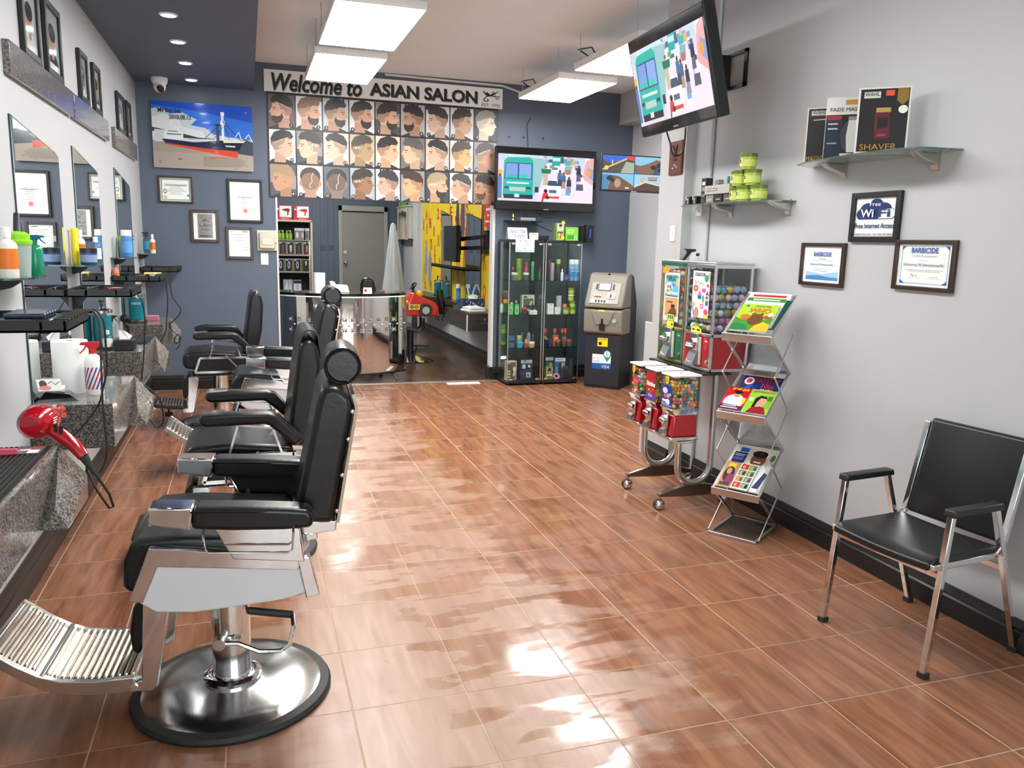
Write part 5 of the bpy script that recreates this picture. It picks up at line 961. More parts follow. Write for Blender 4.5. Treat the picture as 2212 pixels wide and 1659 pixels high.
p = Pic(1, 1.7).rect(0, 0, 1, 1.7, '#8a9a3a').rect(.08, .75, .92, 1.55, '#b9a68c').ell(.5, 1.1, .2, .32, '#d0a488').ell(.5, 1.32, .3, .25, '#2c1c16').rect(.22, .75, .34, 1.25, '#2c1c16').rect(.66, .75, .78, 1.25, '#2c1c16').rect(.1, .45, .9, .65, '#ecebdf').rect(.15, .15, .85, .35, '#4a5a1f')
carton('olive hair dye box with a dark-haired model', put(600, 0, 8.54), .085, .06, .145, '#79892f', p)
p = Pic(1.2, 1.7).rect(0, 0, 1.2, 1.7, '#2c5f9c').rect(0, 1.4, 1.2, 1.7, '#e2e8ee').poly([(.3, .1), (.5, 1.2), (.7, 1.2), (.9, .1)], '#1b2438').ell(.6, 1.1, .16, .18, '#2a3550').rect(.75, .9, 1.12, 1.3, '#c8b0a2').ell(.2, .6, .15, .4, '#5f9ad0')
carton('blue shaver box with PHILIPS header and a black shaver picture', put(690, 0, 8.62), .13, .08, .235, '#2a5488', p, [('PHILIPS', INKB, .1, .7, .88, .95)])
t = thing('hair_ring', 'round pink plastic hair ring lying in the cabinet', 'hair accessory', put(670, 0, 8.52)); MB().tube([(.032*math.cos(a*PI/10), .0+.012*math.sin(a*PI/10), .03+.024*math.sin(a*PI/10)) for a in range(20)], .011, 8, closed=True).obj('ring', mat('soft_pink', '#d8859c', .5), t)
bottle('black dispenser bottle on the cabinet floor by the corner', put(752, 0, 8.56), .035, .14, '#1d1f22', '#2a2c30', 'jar'); carton('grey small box behind the dispenser bottle', put(795, 0, 8.68), .05, .05, .2, '#4b545a', None)
# notice on the left door
x0, x1, z0, z1 = wb(1114, 516, 1154, 545, 8.47); o = thing('paper_notice', 'white paper notice about air fresheners taped to the cabinet door', 'notice', ((x0+x1)/2, 8.468, z0)); w, h = (x1-x0)/2, z1-z0
Pic(1, 1).rect(0, 0, 1, 1, '#eef1f2').rect(0, 0, 1, .3, '#a9d0e4').rect(0, .12, 1, .3, '#c9e2ee').rect(.4, .26, .6, .3, '#2c4f8a').obj('sheet', o, (-w, 0, 0), (2*w, 0, 0), (0, 0, h))
for s_, a_, b_, c_, d_ in (('4K FRESH', .18, .82, .78, .92), ('Designer Set', .35, .68, .69, .75), ('Air Fresheners', .18, .82, .54, .66), ('Sold Here', .36, .66, .44, .52), ('$ 3.99 ea. OR 2 FOR $5.00', .04, .96, .1, .2)): text(s_, INKN, o, (-w+2*w*a_, -.0012, h*c_), (2*w*(b_-a_), 0, 0), (0, 0, h*(d_-c_)))
# on top of the cabinets
ZT2 = 1.63
x0, x1, z0, z1 = wb(1096, 481, 1137, 506, 8.55); t = thing('wifi_stand', 'small white WiFi sign standing on top of the cabinet', 'sign', ((x0+x1)/2, 8.55, ZT2)); w, h = (x1-x0)/2, .13
MB().prism([(-.05, 0), (.05, 0), (.004, h), (-.004, h)], -w, w, 'yz').obj('stand', mat('grey_stand', '#8f9498', .4), t)
Pic(1, .6).rect(0, 0, 1, .6, '#e8eaea').ell(.5, .4, .4, .16, '#1c3a78').ell(.5, .4, .36, .13, '#e8eaea').rect(.1, .16, .9, .2, '#333a4a').rect(.1, .06, .9, .09, '#555555').obj('sign_face', t, (-w, -.052, .004), (2*w, 0, 0), (0, .045, h-.01))
text('Wi Fi', INKN, t, (-w*.7, -.034, h*.52), (1.4*w, 0, 0), (0, .012, h*.26))
x0, x1, z0, z1 = wb(1143, 492, 1163, 509, 8.5); carton('small white card with red print on top of the cabinet', ((x0+x1)/2, 8.5, ZT2), .10, .02, .075, '#e9e7e2', Pic(1, .8).rect(0, 0, 1, .8, '#efeeea').rect(.05, .55, .9, .75, '#e0a06a').line([(.2, .2), (.5, .35), (.8, .25)], .03, '#444444'), cat='card', name='display_card')
p = Pic(1.2, 1).rect(0, 0, 1.2, 1, '#6cbf3a').rect(.1, .55, .75, .85, '#b9dd7a').rect(.15, .1, .8, .4, '#3d8f2a').ell(.98, .2, .14, .14, '#dff0c8').ell(.98, .2, .1, .1, '#4fa531').rect(.9, .82, 1.05, .9, '#e0502e')
t = carton('bright green promotional box with red sticker on top of the cabinet', (at(1232, 500, 'y', 8.58).x, 8.58, ZT2), .155, .1, .15, '#63b534', p, [('BUTTERFLY', INKGR, .12, .6, .64, .78)])
p = Pic(1, 2).rect(0, 0, 1, 2, '#7fae4a').rect(.1, 1.2, .9, 1.9, '#d8d4c4').ell(.5, 1.55, .24, .28, '#c99a80').ell(.5, 1.75, .26, .15, '#2b1d18').rect(.1, .3, .9, 1.0, '#4a2e24').ell(.35, .6, .2, .3, '#c9957a').ell(.75, .6, .15, .28, '#b9846c')
t = carton('green box with hair model photos and yellow stickers on top of the cabinet', (at(1207, 500, 'y', 8.54).x, 8.53, ZT2), .09, .08, .19, '#6f9e3f', p)
for zz in (.195, .03): MB().cyl((.03, -.043, zz), (.03, -.047, zz), .02, n=16).obj('price_sticker', INKY, t)
# router / set-top boxes under the television
t = thing('media_box', 'black media box with blue display on the cabinet tops', 'media player', (3.10, 8.74, ZT2)); MB().box(-.16, -.09, 0, .16, .09, .05).obj('case', BLACKP, t, bev=.005); MB().box(-.10, -.092, .015, .04, -.089, .035).obj('display', mat('blue_display', '#2a3a66', .3), t)
t = thing('media_shelf', 'small black shelf with a set-top box and brass figurine under the television', 'shelf', (3.0, 8.80, 1.83)); MB().box(-.20, -.10, 0, .20, .12, .012).obj('board', BLACKP, t); MB().box(-.06, -.08, .012, .12, .04, .045).obj('set_top_box', mat('silver_box', '#7b7f86', .35), t, bev=.003); MB().lathe([(.018, .012), (.012, .03), (.02, .05), (.001, .085)], 12, (-.14, -.05, 0)).obj('figurine', GOLDM, t)
for i in range(4): cord(['looped black cable hanging below the big television', 'black cable drooping from the television to the media box', 'grey-black cable curving under the television', 'short black cable by the promotional boxes'][i], [[(1160, 458), (1175, 470), (1195, 468), (1200, 458)], [(1130, 458), (1150, 480), (1180, 495), (1192, 500)], [(1165, 462), (1180, 465), (1190, 462), (1198, 455)], [(1231, 478), (1234, 466), (1238, 460)]][i], 'y', 8.78, .004)
t = thing('wall_speaker', 'black upright modem with blue lights fixed to the blue wall', 'modem', (at(1272, 505, 'y', 8.8).x, 8.85, at(1272, 523, 'y', 8.85).z)); MB().prism([(-.045, 0), (.05, .0), (.055, .19), (-.02, .20), (-.04, .17)], -.07, .05, 'xz').obj('case', BLACKP, t, bev=.008); MB().box(.005, -.072, .05, .012, -.07, .15).obj('status_lights', mat('blue_led', '#203a8a', .3, emit='#2f5fff', estr=1.5), t); MB().box(-.09, -.02, .0, -.03, .06, .18).obj('bracket', BLACKP, t)
# ================================================================== cash machine (front faces local -y)
t = thing('cash_machine', 'grey and black cash machine with a VISA sticker standing in the corner', 'cash machine', (3.74, 8.13, 0), math.radians(-45))
ATMG = mat('atm_grey', '#7d786c', .45, var=.04); ATMD = mat('atm_dark', '#20242b', .45)
W2 = .225
MB().box(-.205, .02, 0, .205, .50, .66).obj('pedestal', ATMD, t, bev=.004); MB().box(-.205, .005, .03, .205, .022, .60).obj('pedestal_door', ATMD, t, bev=.004)
MB().prism([(.0, .615), (-.025, .64), (-.035, .88), (.05, .90), (.26, .90), (.26, .615)], -W2, W2, 'yz').obj('vault_door', ATMG, t, bev=.012, seg=3)
MB().prism([(-.035, .905), (-.03, .95), (.09, 1.20), (.12, 1.262), (.17, 1.285), (.26, 1.285), (.26, .905)], -W2, W2, 'yz').obj('fascia', ATMG, t, bev=.018, seg=3)
MB().prism([(.26, .615), (.26, 1.285), (.36, 1.25), (.50, .95), (.50, .615)], -W2+.012, W2-.012, 'yz').obj('rear_housing', ATMD, t, bev=.006)
sl = Vector((0, .12, .25)).normalized(); nn = Vector((0, -.25, .12)).normalized(); ux = Vector((1, 0, 0))
def on(u, v, l=.0): return Vector((u, -.03, .95))+sl*v+nn*l
def slab(x0, x1, v0, v1, l0, l1): 
    P_ = [on(x0, v0, l0), on(x1, v0, l0), on(x1, v1, l0), on(x0, v1, l0), on(x0, v0, l1), on(x1, v0, l1), on(x1, v1, l1), on(x0, v1, l1)]
    return MB().add(P_, [(0, 3, 2, 1), (4, 5, 6, 7), (0, 1, 5, 4), (1, 2, 6, 5), (2, 3, 7, 6), (3, 0, 4, 7)])
slab(-.17, .17, .0, .255, 0, .008).obj('recess_panel', mat('atm_panel', '#a19c90', .45), t, bev=.006)
slab(-.09, .06, .155, .245, .006, .012).obj('screen_bezel', ATMD, t); slab(-.08, .05, .163, .238, .012, .014).obj('screen', mat('atm_screen', '#b9c4ea', .3, emit='#b4c0f0', estr=.9), t)
for k in range(4):
    for u in (-.118, .078): slab(u, u+.02, .168+.018*k, .178+.018*k, .006, .014).obj('side_key', ATMD, t)
slab(.03, .13, .06, .125, .006, .018).obj('card_reader', mat('atm_ivory', '#cfcabb', .4), t, bev=.004); slab(.065, .085, .072, .112, .017, .022).obj('card_slot', mat('slot_brown', '#4a3a20', .5), t)
slab(-.12, -.03, .075, .115, .006, .016).obj('receipt_slot', mat('atm_light', '#b9b5aa', .4), t, bev=.004); slab(-.11, -.04, .08, .088, .015, .018).obj('slot_mouth', ATMD, t)
slab(-.14, .06, .008, .05, .006, .012).obj('keypad_plate', ALU, t)
kk = None
for i in range(4):
    for j in range(3): slab(-.10+.034*i, -.075+.034*i, .012+.012*j, .021+.012*j, .012, .017).obj('keypad_key', mat('key_dark', '#4a4d52', .4), t)
MB().cyl((.0, .14, 1.262), (.0, .125, 1.27), .014, n=14).obj('camera_eye', BLACKG, t)
MB().prism([(-.14, .87), (.14, .87), (.075, .72), (-.075, .72)], -.044, -.03, 'xz').obj('dispenser_hood', mat('atm_mid', '#7f7b70', .45), t, bev=.005)
MB().box(-.03, -.048, .66, .03, -.03, .735).box(-.013, -.048, .735, .013, -.035, .79).obj('dispenser_mouth', BLACKP, t); MB().cyl((.14, -.03, .77), (.14, -.04, .772), .025, n=16).obj('lock', STEEL, t)
MB().box(-.05, -.0375, .835, .02, -.034, .885).obj('yellow_sticker', INKY, t); MB().box(-.035, -.0385, .842, -.01, -.0375, .86).obj('sticker_icon', INK, t)
MB().box(-.06, .0025, .475, .06, .005, .57).obj('yellow_label', INKY, t); text('CHIP ACCEPTED', INK, t, (-.05, .002, .545), (.10, 0, 0), (0, 0, .016)); MB().box(-.045, .0015, .49, -.01, .0025, .525).obj('label_icon', INK, t)
Pic(1, .75).rect(0, 0, 1, .75, '#eef1f3').rect(0, 0, 1, .27, '#1d4f9c').poly([(.0, .27), (1, .27), (1, .33), (0, .29)], '#3f8fd0').obj('cash_sign', t, (-.115, .0042, .22), (.22, 0, 0), (0, 0, .165))
text('get cash', INKG, t, (-.105, .003, .332), (.08, 0, 0), (0, 0, .02)); text('here!', INKG, t, (-.105, .003, .298), (.08, 0, 0), (0, 0, .028)); text('VISA', INKW, t, (.0, .003, .234), (.09, 0, 0), (0, 0, .032), shear=.2)
p = Pic(1, 1.4).poly([(.5, 0), (.12, .62), (.02, .9), (.12, 1.2), (.5, 1.4), (.88, 1.2), (.98, .9), (.88, .62)], '#2f8f7a').ell(.5, .92, .34, .34, '#e8f0f2'); p.obj('cash_pin', t, (.01, .0036, .30), (.10, 0, 0), (0, 0, .14)); text('S', INKB, t, (.045, .0025, .372), (.03, 0, 0), (0, 0, .042))
# ================================================================== right wall
RZ = -PI/2        # things that face -x
# ---- wall television
t = thing('television', 'tilted black wall television showing the teal bus street scene above the magazine corner', 'television', (2.42, 4.48, 2.59)); t.rotation_euler = (.237, 0, -1.616)
tv_local(t, .98, .60, .02, (.945, .455, 0, -.005), .075)
b_ = MB().box(-.12, .07, -.12, .12, .10, .12).obj('vesa_plate', BLACKP, t)
t = thing('television_bracket', 'black folding steel wall bracket behind the tilted television', 'bracket', (2.95, 4.6, 2.69))
MB().box(-.012, -.13, .09, 0, .13, .11).box(-.012, -.13, -.11, 0, .13, -.09).box(-.012, -.13, -.11, 0, -.10, .11).box(-.012, .10, -.11, 0, .13, .11).obj('wall_frame', BLACKP, t); MB().box(-.07, .05, -.10, -.005, .12, .10).obj('hinge_block', BLACKP, t, bev=.005)
MB().bar((-.05, .09, .0), (-.24, .0, -.02), .03, .12).bar((-.24, .0, -.02), (-.40, -.04, -.06), .03, .10).obj('arm', BLACKP, t)
cord('black loop of cable at the lower corner of the tilted television', [(1548, 206), (1556, 225), (1552, 245), (1540, 252), (1534, 245)], 'y', 4.15, .005, start=(2.517, 4.03, 2.361))
cord('black and white cable hanging in a loop below the tilted television', [(1440, 284), (1448, 310), (1452, 330), (1462, 337), (1474, 328), (1479, 305), (1481, 275)], 'y', 4.95, .0055, start=(2.53, 4.68, 2.33))
# ---- wooden plaque, switch and outlet on the column
t = thing('wooden_plaque', 'brown wooden plaque with carved emblem and three pearl dots on the white column', 'plaque', (2.875, 5.14, 2.09)); MB().box(-.018, -.088, 0, 0, .088, .23).obj('board', mat('reddish_wood', '#5c2d1c', .45, var=.25, scale=20), t, bev=.004)
MB().prism([(-.0, .13), (.03, .20), (.0, .16), (-.03, .20)], -.024, -.018, 'yz').prism([(-.03, .14), (.03, .14), (.02, .12), (-.02, .12)], -.024, -.018, 'yz').prism([(-.012, .11), (.012, .11), (.03, .095), (-.03, .095)], -.024, -.018, 'yz').obj('emblem', mat('dark_carving', '#2c140d', .5), t)
for y, z in ((0, .065), (.025, .045), (-.025, .05)): MB().sphere((-.02, y, z), .006, 6).obj('pearl_dot', PAPER, t)
def switch_x(label, y, z, x): 
    t = thing('light_switch', label, 'switch', (x, y, z)); MB().box(-.008, -.035, -.055, 0, .035, .055).obj('plate', WHITEP, t, bev=.002); MB().box(-.014, -.012, -.025, -.008, .012, .025).obj('rocker', WHITEP, t, bev=.002)
q = at(1454, 505, 'x', 2.875); switch_x('white light switch on the white column below the wooden plaque', q.y, q.z, 2.875)
q = at(1512, 449, 'x', 2.95); switch_x('small white wall outlet under the left end of the glass shelf with gel tubs', q.y, q.z, 2.95)
# ---- glass wall shelves
SG = mat('wall_shelf_glass', '#a9c4b8', .06, trans=.8, coat=.3)
def wshelf(label, pts, z, by):
    t = thing('glass_wall_shelf', label, 'shelf', (XR, (pts[0][1]+pts[-1][1])/2, z)); y0 = t.location.y
    MB().prism([(x-XR, y-y0) for x, y in pts], -.008, 0, 'xy').obj('glass_plate', SG, t)
    for y in by:
        MB().prism([(0, .01), (0, -.085), (-.008, -.08), (-.02, -.055), (-.06, -.045), (-.11, -.03), (-.145, -.009), (-.14, .0), (-.1, -.009), (-.02, -.009), (-.02, .01)], y-y0-.022, y-y0+.022, 'xz').obj('bracket', mat('satin_nickel', (.52, .5, .47, 1), .35, 1), t, bev=.008, seg=3)
    return t
wshelf('curved glass wall shelf carrying three clipper boxes', [(XR, 3.78), (2.80, 3.72), (2.73, 3.55), (2.69, 3.2), (2.69, 2.95), (2.75, 2.82), (XR, 2.80)], 2.042, (3.53, 2.94))
wshelf('glass wall shelf carrying the stacked lime gel tubs', [(XR, 4.98), (2.82, 4.96), (2.75, 4.8), (2.72, 4.4), (2.74, 4.1), (2.80, 3.95), (XR, 3.9)], 1.868, (4.54, 3.96))
# boxes on the upper shelf
GOLDT = INKGD
def clipper(p, x, y0, y1, c1, c2, w=.12): p.poly([(x-w*.7, y0), (x-w, (y0+y1)/2), (x-w, y1), (x+w, y1), (x+w, (y0+y1)/2), (x+w*.7, y0)], c1).rect(x-w*.9, y1, x+w*.9, y1+.08, c2)
p = Pic(1, 1.65).rect(0, 0, 1, 1.65, '#d8d6d0').rect(.03, .03, .97, 1.62, '#1d1b1c').rect(.12, 1.42, .62, 1.56, '#c9c7c2'); clipper(p, .72, .35, 1.1, '#3a1a20', '#b9b9b9'); p.poly([(.66, .75), (.68, 1.15), (.84, 1.15), (.86, .75), (.76, .65)], '#d5d3cf').line([(.2, 1.28), (.6, 1.3)], .03, '#bdbbb6')
carton('black WAHL Magic Clip box leaning on the upper glass shelf', (lambda q: (q.x, q.y, 2.042))(at(1772, 345, 'x', 2.85)), .16, .05, .275, '#c9c6be', p, [('WAHL', INK, .16, .58, .875, .935), ('MAGIC CLIP', GOLDT, .06, .95, .03, .12)], rz=-.75)
p = Pic(1, 1.25).rect(0, 0, 1, 1.25, '#d9d9d6').rect(.0, .1, 1, .9, '#151619').rect(0, .0, .4, .88, '#1b2436').rect(.02, .8, .38, .88, '#a8202c').rect(.06, .7, .3, .73, '#b9c0cc').rect(.06, .6, .3, .63, '#b9c0cc').rect(.06, .3, .3, .33, '#8f98a8').ell(.68, .45, .3, .36, '#3b3d40').poly([(.56, .12), (.52, .45), (.56, .78), (.82, .78), (.86, .45), (.8, .12)], '#d5d6d4').rect(.55, .78, .83, .86, '#8a8c8e').rect(.45, .0, .95, .06, '#c79a2c').rect(.45, 1.1, .8, 1.2, '#b98f2c')
carton('white topped Fade Master clipper pack between the two black boxes', (lambda q: (q.x, q.y, 2.042))(at(1822, 338, 'x', 2.82)), .19, .06, .29, '#d2d2ce', p, [('FADE MASTER', INK, .1, .98, .77, .83)], rz=-.75)
p = Pic(1, 1.45).rect(0, 0, 1, 1.45, '#d8d6d0').rect(.03, .03, .97, 1.42, '#191819').rect(.1, 1.22, .42, 1.36, '#d0cec8').rect(.52, 1.26, .68, 1.38, '#e2502c').poly([(.74, 1.42), (.95, 1.42), (.95, 1.15), (.845, 1.05), (.74, 1.15)], '#8a6a2a').ell(.87, .95, .09, .09, '#e8e6e0').poly([(.36, .32), (.34, .9), (.62, .92), (.66, .34), (.6, .3)], '#5a1424').rect(.36, .9, .64, 1.0, '#b4924e').rect(.4, .55, .6, .78, '#170d10').rect(.41, .36, .58, .42, '#8a3a48')
carton('black WAHL Shaver box with an orange price sticker on the upper glass shelf', (lambda q: (q.x, q.y, 2.042))(at(1900, 330, 'x', 2.79)), .22, .05, .29, '#d4d1c9', p, [('WAHL', INK, .12, .4, .865, .925), ('SHAVER', GOLDT, .1, .8, .05, .14)], rz=-.75)
# gel tubs on the lower shelf (a pyramid)
GT = mat('gel_yellow_green', '#b3c24a', .25, trans=.1)
for i, (y, z, q) in enumerate(((4.30, 0, 'bottom row by the cartons'), (4.20, 0, 'bottom row middle'), (4.09, 0, 'outer end of the bottom row'), (4.265, .092, 'second tier by the cartons'), (4.16, .092, 'second tier outer'), (4.185, .184, 'single tub crowning the pyramid'))):
    t = bottle('lime gel tub on the glass shelf pyramid, '+q, (2.83-.02*(i % 2), y, 1.868+z), .05, .09, GT, '#5f7526', 'tub', '#c9d46a', cat='tub', name='gel_tub', group='gel tub pyramid on the wall shelf')
    Pic(1, 1).rect(0, 0, 1, 1, '#dfe59a').rect(.1, .1, .5, .9, '#2f3a1a').rect(.6, .2, .9, .3, '#4a5526').rect(.6, .5, .9, .6, '#4a5526').obj('label_print', t, (-.0492, .015, .03), (0, -.03, 0), (0, 0, .03), PRINT)
carton('tall black box of hair cream beside the flat grey carton', (2.83, 4.655, 1.868), .055, .05, .165, '#1f1f20', Pic(1, 3).rect(0, 0, 1, 3, '#222223').rect(.15, 2.2, .85, 2.6, '#d6d4ce').rect(.15, 1.5, .85, 2.0, '#8f8f8a').rect(.15, .8, .85, 1.2, '#77776f').rect(.15, .2, .85, .6, '#55554f'), rz=RZ)
carton('flat pale grey carton lying on top of smaller black boxes', (2.83, 4.475, 1.925), .28, .08, .055, '#a7a39c', Pic(5, 1).rect(0, 0, 5, 1, '#b3afa8').rect(.6, .35, 2.6, .65, '#2a2a2a').rect(.7, .42, 2.5, .58, '#c8c4bc'), rz=RZ)
for i, (y, c) in enumerate(((4.57, '#8b867d'), (4.47, '#26262c'), (4.37, '#55514c'))): carton(['grey carton under the flat pale carton', 'dark carton under the flat pale carton', 'brown-grey carton under the flat pale carton'][i], (2.83, y, 1.868), .085, .06, .056, c, Pic(1, 1).rect(0, 0, 1, 1, c).rect(.2, .4, .8, .5, '#d0ccc4'), rz=RZ)
bottle('small green spray head bottle behind the flat pale carton', (2.885, 4.50, 1.868), .022, .17, '#3aa34a', '#1d8f86', 'plain'); bottle('slim maroon bottle behind the flat pale carton', (2.885, 4.40, 1.868), .016, .18, '#4a2a2c', '#cfcfcf', 'plain'); carton('slim grey box behind the flat pale carton', (2.885, 4.60, 1.868), .04, .04, .155, '#8d9298', None, rz=RZ)
for i, y in enumerate((4.86, 4.775)): carton('small black and silver pomade box, %s' % ('at the very end of the glass shelf' if i == 0 else 'next to the tall black box'), (2.84, y, 1.868), .055, .055, .058, '#1a1a1c', Pic(1, 1).rect(0, 0, 1, 1, '#1c1c1e').rect(0, .6, .3, 1, '#aaaaaa').rect(.4, .2, .7, .8, '#c9c9c9').rect(.47, .28, .63, .7, '#1c1c1e'), rz=RZ)
# ---- framed WiFi sign and certificates (face -x)
def ty(s_, m, t, w, h, a, b, c, d, x=-.012, **k): return text(s_, m, t, (x, w*(1-2*a), h*c), (0, -2*w*(b-a), 0), (0, 0, h*(d-c)), **k)
p = Pic(1, .95).rect(0, 0, 1, .95, '#eef0f1').ell(.5, .78, .17, .15, '#16336b').ell(.3, .66, .2, .17, '#16336b').ell(.68, .66, .2, .17, '#16336b').rect(.08, .42, .92, .68, '#16336b').ell(.12, .55, .1, .13, '#16336b').ell(.88, .55, .1, .13, '#16336b').poly([(.58, .44), (.9, .44), (.965, .5), (.965, .62), (.9, .67), (.64, .67), (.58, .62)], '#f2f4f5')
t = frame_yz('wifi_sign', 'black framed Free WiFi sign with blue cloud logo on the white wall', 'sign', XR, 3.107, 3.435, 1.641, 1.884, BLACKWOOD, .028, p, -1); w, h = .164, .243
ty('Free', INKW, t, w, h, .38, .6, .72, .8); ty('Wi', INKW, t, w, h, .2, .47, .5, .66, bold=.02); ty('Fi', INKN, t, w, h, .56, .80, .5, .66, bold=.02); ty('Free Internet Access', INKN, t, w, h, .1, .9, .28, .38, bold=.02); ty('ASIAN SALON  Tel: 416 757-8002', INK, t, w, h, .1, .9, .135, .18)
p = Pic(1, .9).rect(0, 0, 1, .9, '#f0f1f1').rect(.06, .05, .94, .86, '#8aa6cc').rect(.075, .066, .925, .844, '#eef0f0').poly([(.06, .05), (.16, .05), (.06, .14)], '#2f5ea6').poly([(.94, .05), (.84, .05), (.94, .14)], '#2f5ea6').poly([(.06, .86), (.14, .86), (.06, .76)], '#2f5ea6').poly([(.94, .86), (.86, .86), (.94, .76)], '#2f5ea6').rect(.14, .345, .86, .352, '#555555').rect(.2, .315, .8, .322, '#555555').rect(.2, .17, .42, .173, '#333333').rect(.58, .17, .82, .173, '#333333').line([(.26, .2), (.29, .27), (.31, .2), (.35, .24), (.4, .2)], .006, '#222222').rect(.62, .2, .78, .206, '#444444')
t = frame_yz('framed_certificate', 'large Barbicide COVID-19 certificate with blue corners in a brown frame', 'certificate', XR, 2.761, 3.112, 1.423, 1.654, DARKWOOD, .02, p, -1); w, h = .1755, .231
ty('BARBICIDE', INKB, t, w, h, .28, .72, .74, .85, bold=.02); ty('COVID-19 Certification', INKG, t, w, h, .3, .7, .665, .705); ty('Presented to', INKG, t, w, h, .43, .57, .585, .605); ty('Edmenraj M Sebastiampillai', INK, t, w, h, .17, .83, .47, .54)
p = Pic(1, .95).rect(0, 0, 1, .95, '#eef1f1').rect(.08, .06, .92, .9, '#e6edf2').rect(.08, .06, .92, .22, '#6fa3d6').poly([(.08, .15), (.08, .28), (.3, .255), (.5, .225), (.7, .26), (.92, .3), (.92, .15)], '#a9cbe8').poly([(.08, .16), (.4, .19), (.92, .12), (.92, .06), (.08, .06)], '#4f8bc6').rect(.2, .58, .8, .585, '#777777').rect(.25, .36, .75, .365, '#777777').line([(.3, .3), (.4, .33), (.5, .29), (.65, .31)], .008, '#333333')
t = frame_yz('framed_certificate', 'smaller Barbicide certificate with a blue water band in a brown frame', 'certificate', XR, 3.454, 3.799, 1.405, 1.635, DARKWOOD, .02, p, -1); w, h = .1725, .23
ty('BARBICIDE', INKB, t, w, h, .3, .7, .69, .79, bold=.02); ty('Certification', INKG, t, w, h, .41, .59, .62, .655); ty('Edmenraj M Sebastiampillai', INK, t, w, h, .24, .76, .47, .525)
# ================================================================== waiting chair
t = thing('waiting_chair', 'black vinyl waiting chair with chrome legs and black armrests against the white wall', 'chair', (2.372, 2.43, 0), math.radians(6.6))
def sq(*pts): 
    m = MB()
    for a_, b2 in zip(pts[:-1], pts[1:]): m.bar(a_, b2, .024, .024, up=(0, 1, 0))
    return m
for s in (-1, 1):
    y = s*.25
    sq((0, y, .018), (.055, y, .64)).obj('front_leg', CHROME, t, bev=.003); sq((.30, y, .64), (.375, y, .44), (.53, y, .018)).obj('rear_leg', CHROME, t, bev=.003)
    for x in (0, .53): MB().box(x-.016, y-.016, 0, x+.016, y+.016, .022).obj('foot_cap', RUBBER, t)
    MB().prism([(.035, .635), (.04, .662), (.315, .662), (.322, .635)], y-.024, y+.024, 'xz').obj('armrest', BLACKP, t, bev=.005)
    sq((-.005, s*.232, .435), (.36, s*.232, .435), (.395, s*.232, .445), (.41, s*.225, .475), (.50, s*.225, .865)).obj('seat_rail', CHROME, t, bev=.003)
MB().bar((.04, -.25, .40), (.04, .25, .40), .02).obj('cross_bar', CHROME, t); MB().bar((.40, -.25, .38), (.40, .25, .38), .02).obj('cross_bar', CHROME, t)
m = MB(); n = 9; V = []; Fs = []
for i in range(n+1):
    for j in range(n+1):
        u, v = i/n, j/n; x = -.015+.40*u; y = -.228+.456*v; z = .462-.014*math.sin(PI*v)*(.4+.6*math.sin(PI*min(1, u+.1)))+(.004 if u > .1 else -.012*(1-u*10)); V.append((x, y, z))
for k in range((n+1)**2): V.append((V[k][0], V[k][1], V[k][2]-.03))
N1 = (n+1)**2
for i in range(n):
    for j in range(n):
        a_ = i*(n+1)+j; Fs += [(a_, a_+n+1, a_+n+2, a_+1), (a_+N1, a_+1+N1, a_+n+2+N1, a_+n+1+N1)]
rim = [i*(n+1) for i in range(n+1)]+[n*(n+1)+j for j in range(1, n+1)]+[i*(n+1)+n for i in range(n-1, -1, -1)]+[j for j in range(n-1, 0, -1)]
for k in range(len(rim)): a_, b2 = rim[k], rim[(k+1) % len(rim)]; Fs.append((a_, b2, b2+N1, a_+N1))
m.add(V, Fs).obj('seat', VINYL, t, bev=.008, seg=3)
MB().prism([(.405, .475), (.42, .465), (.44, .475), (.535, .865), (.52, .885), (.50, .875)], -.215, .215, 'xz').obj('backrest', VINYL, t, bev=.008, seg=3)
# ================================================================== folding magazine rack (local x = width, y = depth)
RA = math.atan2(-.829, .559); RL = (2.445, 3.77, 0)
t = thing('magazine_rack', 'folding zigzag aluminium magazine rack with clear panels beside the candy machines', 'magazine rack', RL, RA); RW, RDp = .277, .33
zf = [0, .263, .70, 1.132]; zbk = [.018, .47, .912, 1.345]
def panel(nm, ya, za, yb, zb_, sheet):
    P0, P1 = (ya, za), (yb, zb_)
    m = MB()
    for x in (.008, RW-.008): m.bar((x, ya, za), (x, yb, zb_), .016, .012, up=(0, 0, 1) if abs(zb_-za) < .3 else (0, 1, 0))
    for y, z in (P0, P1): m.bar((0, y, z), (RW, y, z), .018, .014)
    f = m.obj(nm, ALU, t, bev=.002); MB().quad((.015, ya, za), (RW-.015, ya, za), (RW-.015, yb, zb_), (.015, yb, zb_)).obj('clear_sheet', sheet, f); return f
GREYS = thin_glass('smoky_sheet', '#c4c8ca')
panel('base_frame', 0, .008, RDp, .018, GREYS)
for k in range(3): panel('holder_frame', 0, zf[k+1], RDp, zbk[k+1], ACRYL)
for k in range(3): panel('link_frame', RDp, zbk[k], 0, zf[k+1], GREYS)
for k in range(3): MB().prism([(-.006, zf[k+1]-.03), (.004, zf[k+1]-.034), (.008, zf[k+1]-.008), (-.004, zf[k+1]+.014), (-.012, zf[k+1]+.012)], 0, RW, 'yz').obj('front_lip', ALU, t, bev=.002)
for x in (-.008, RW+.008):
    pts = [(x, .02, .02), (x, RDp*.95, .25), (x, .06, .48), (x, RDp*.95, .70), (x, .06, .92), (x, RDp*.95, 1.14)]
    for a_, b2 in zip(pts[:-1], pts[1:]): MB().tube([a_, b2], .0045, 6).obj('side_rod', ALU, t)
    for q in pts: MB().sphere(q, .007, 6).obj('joint', ALU, t)
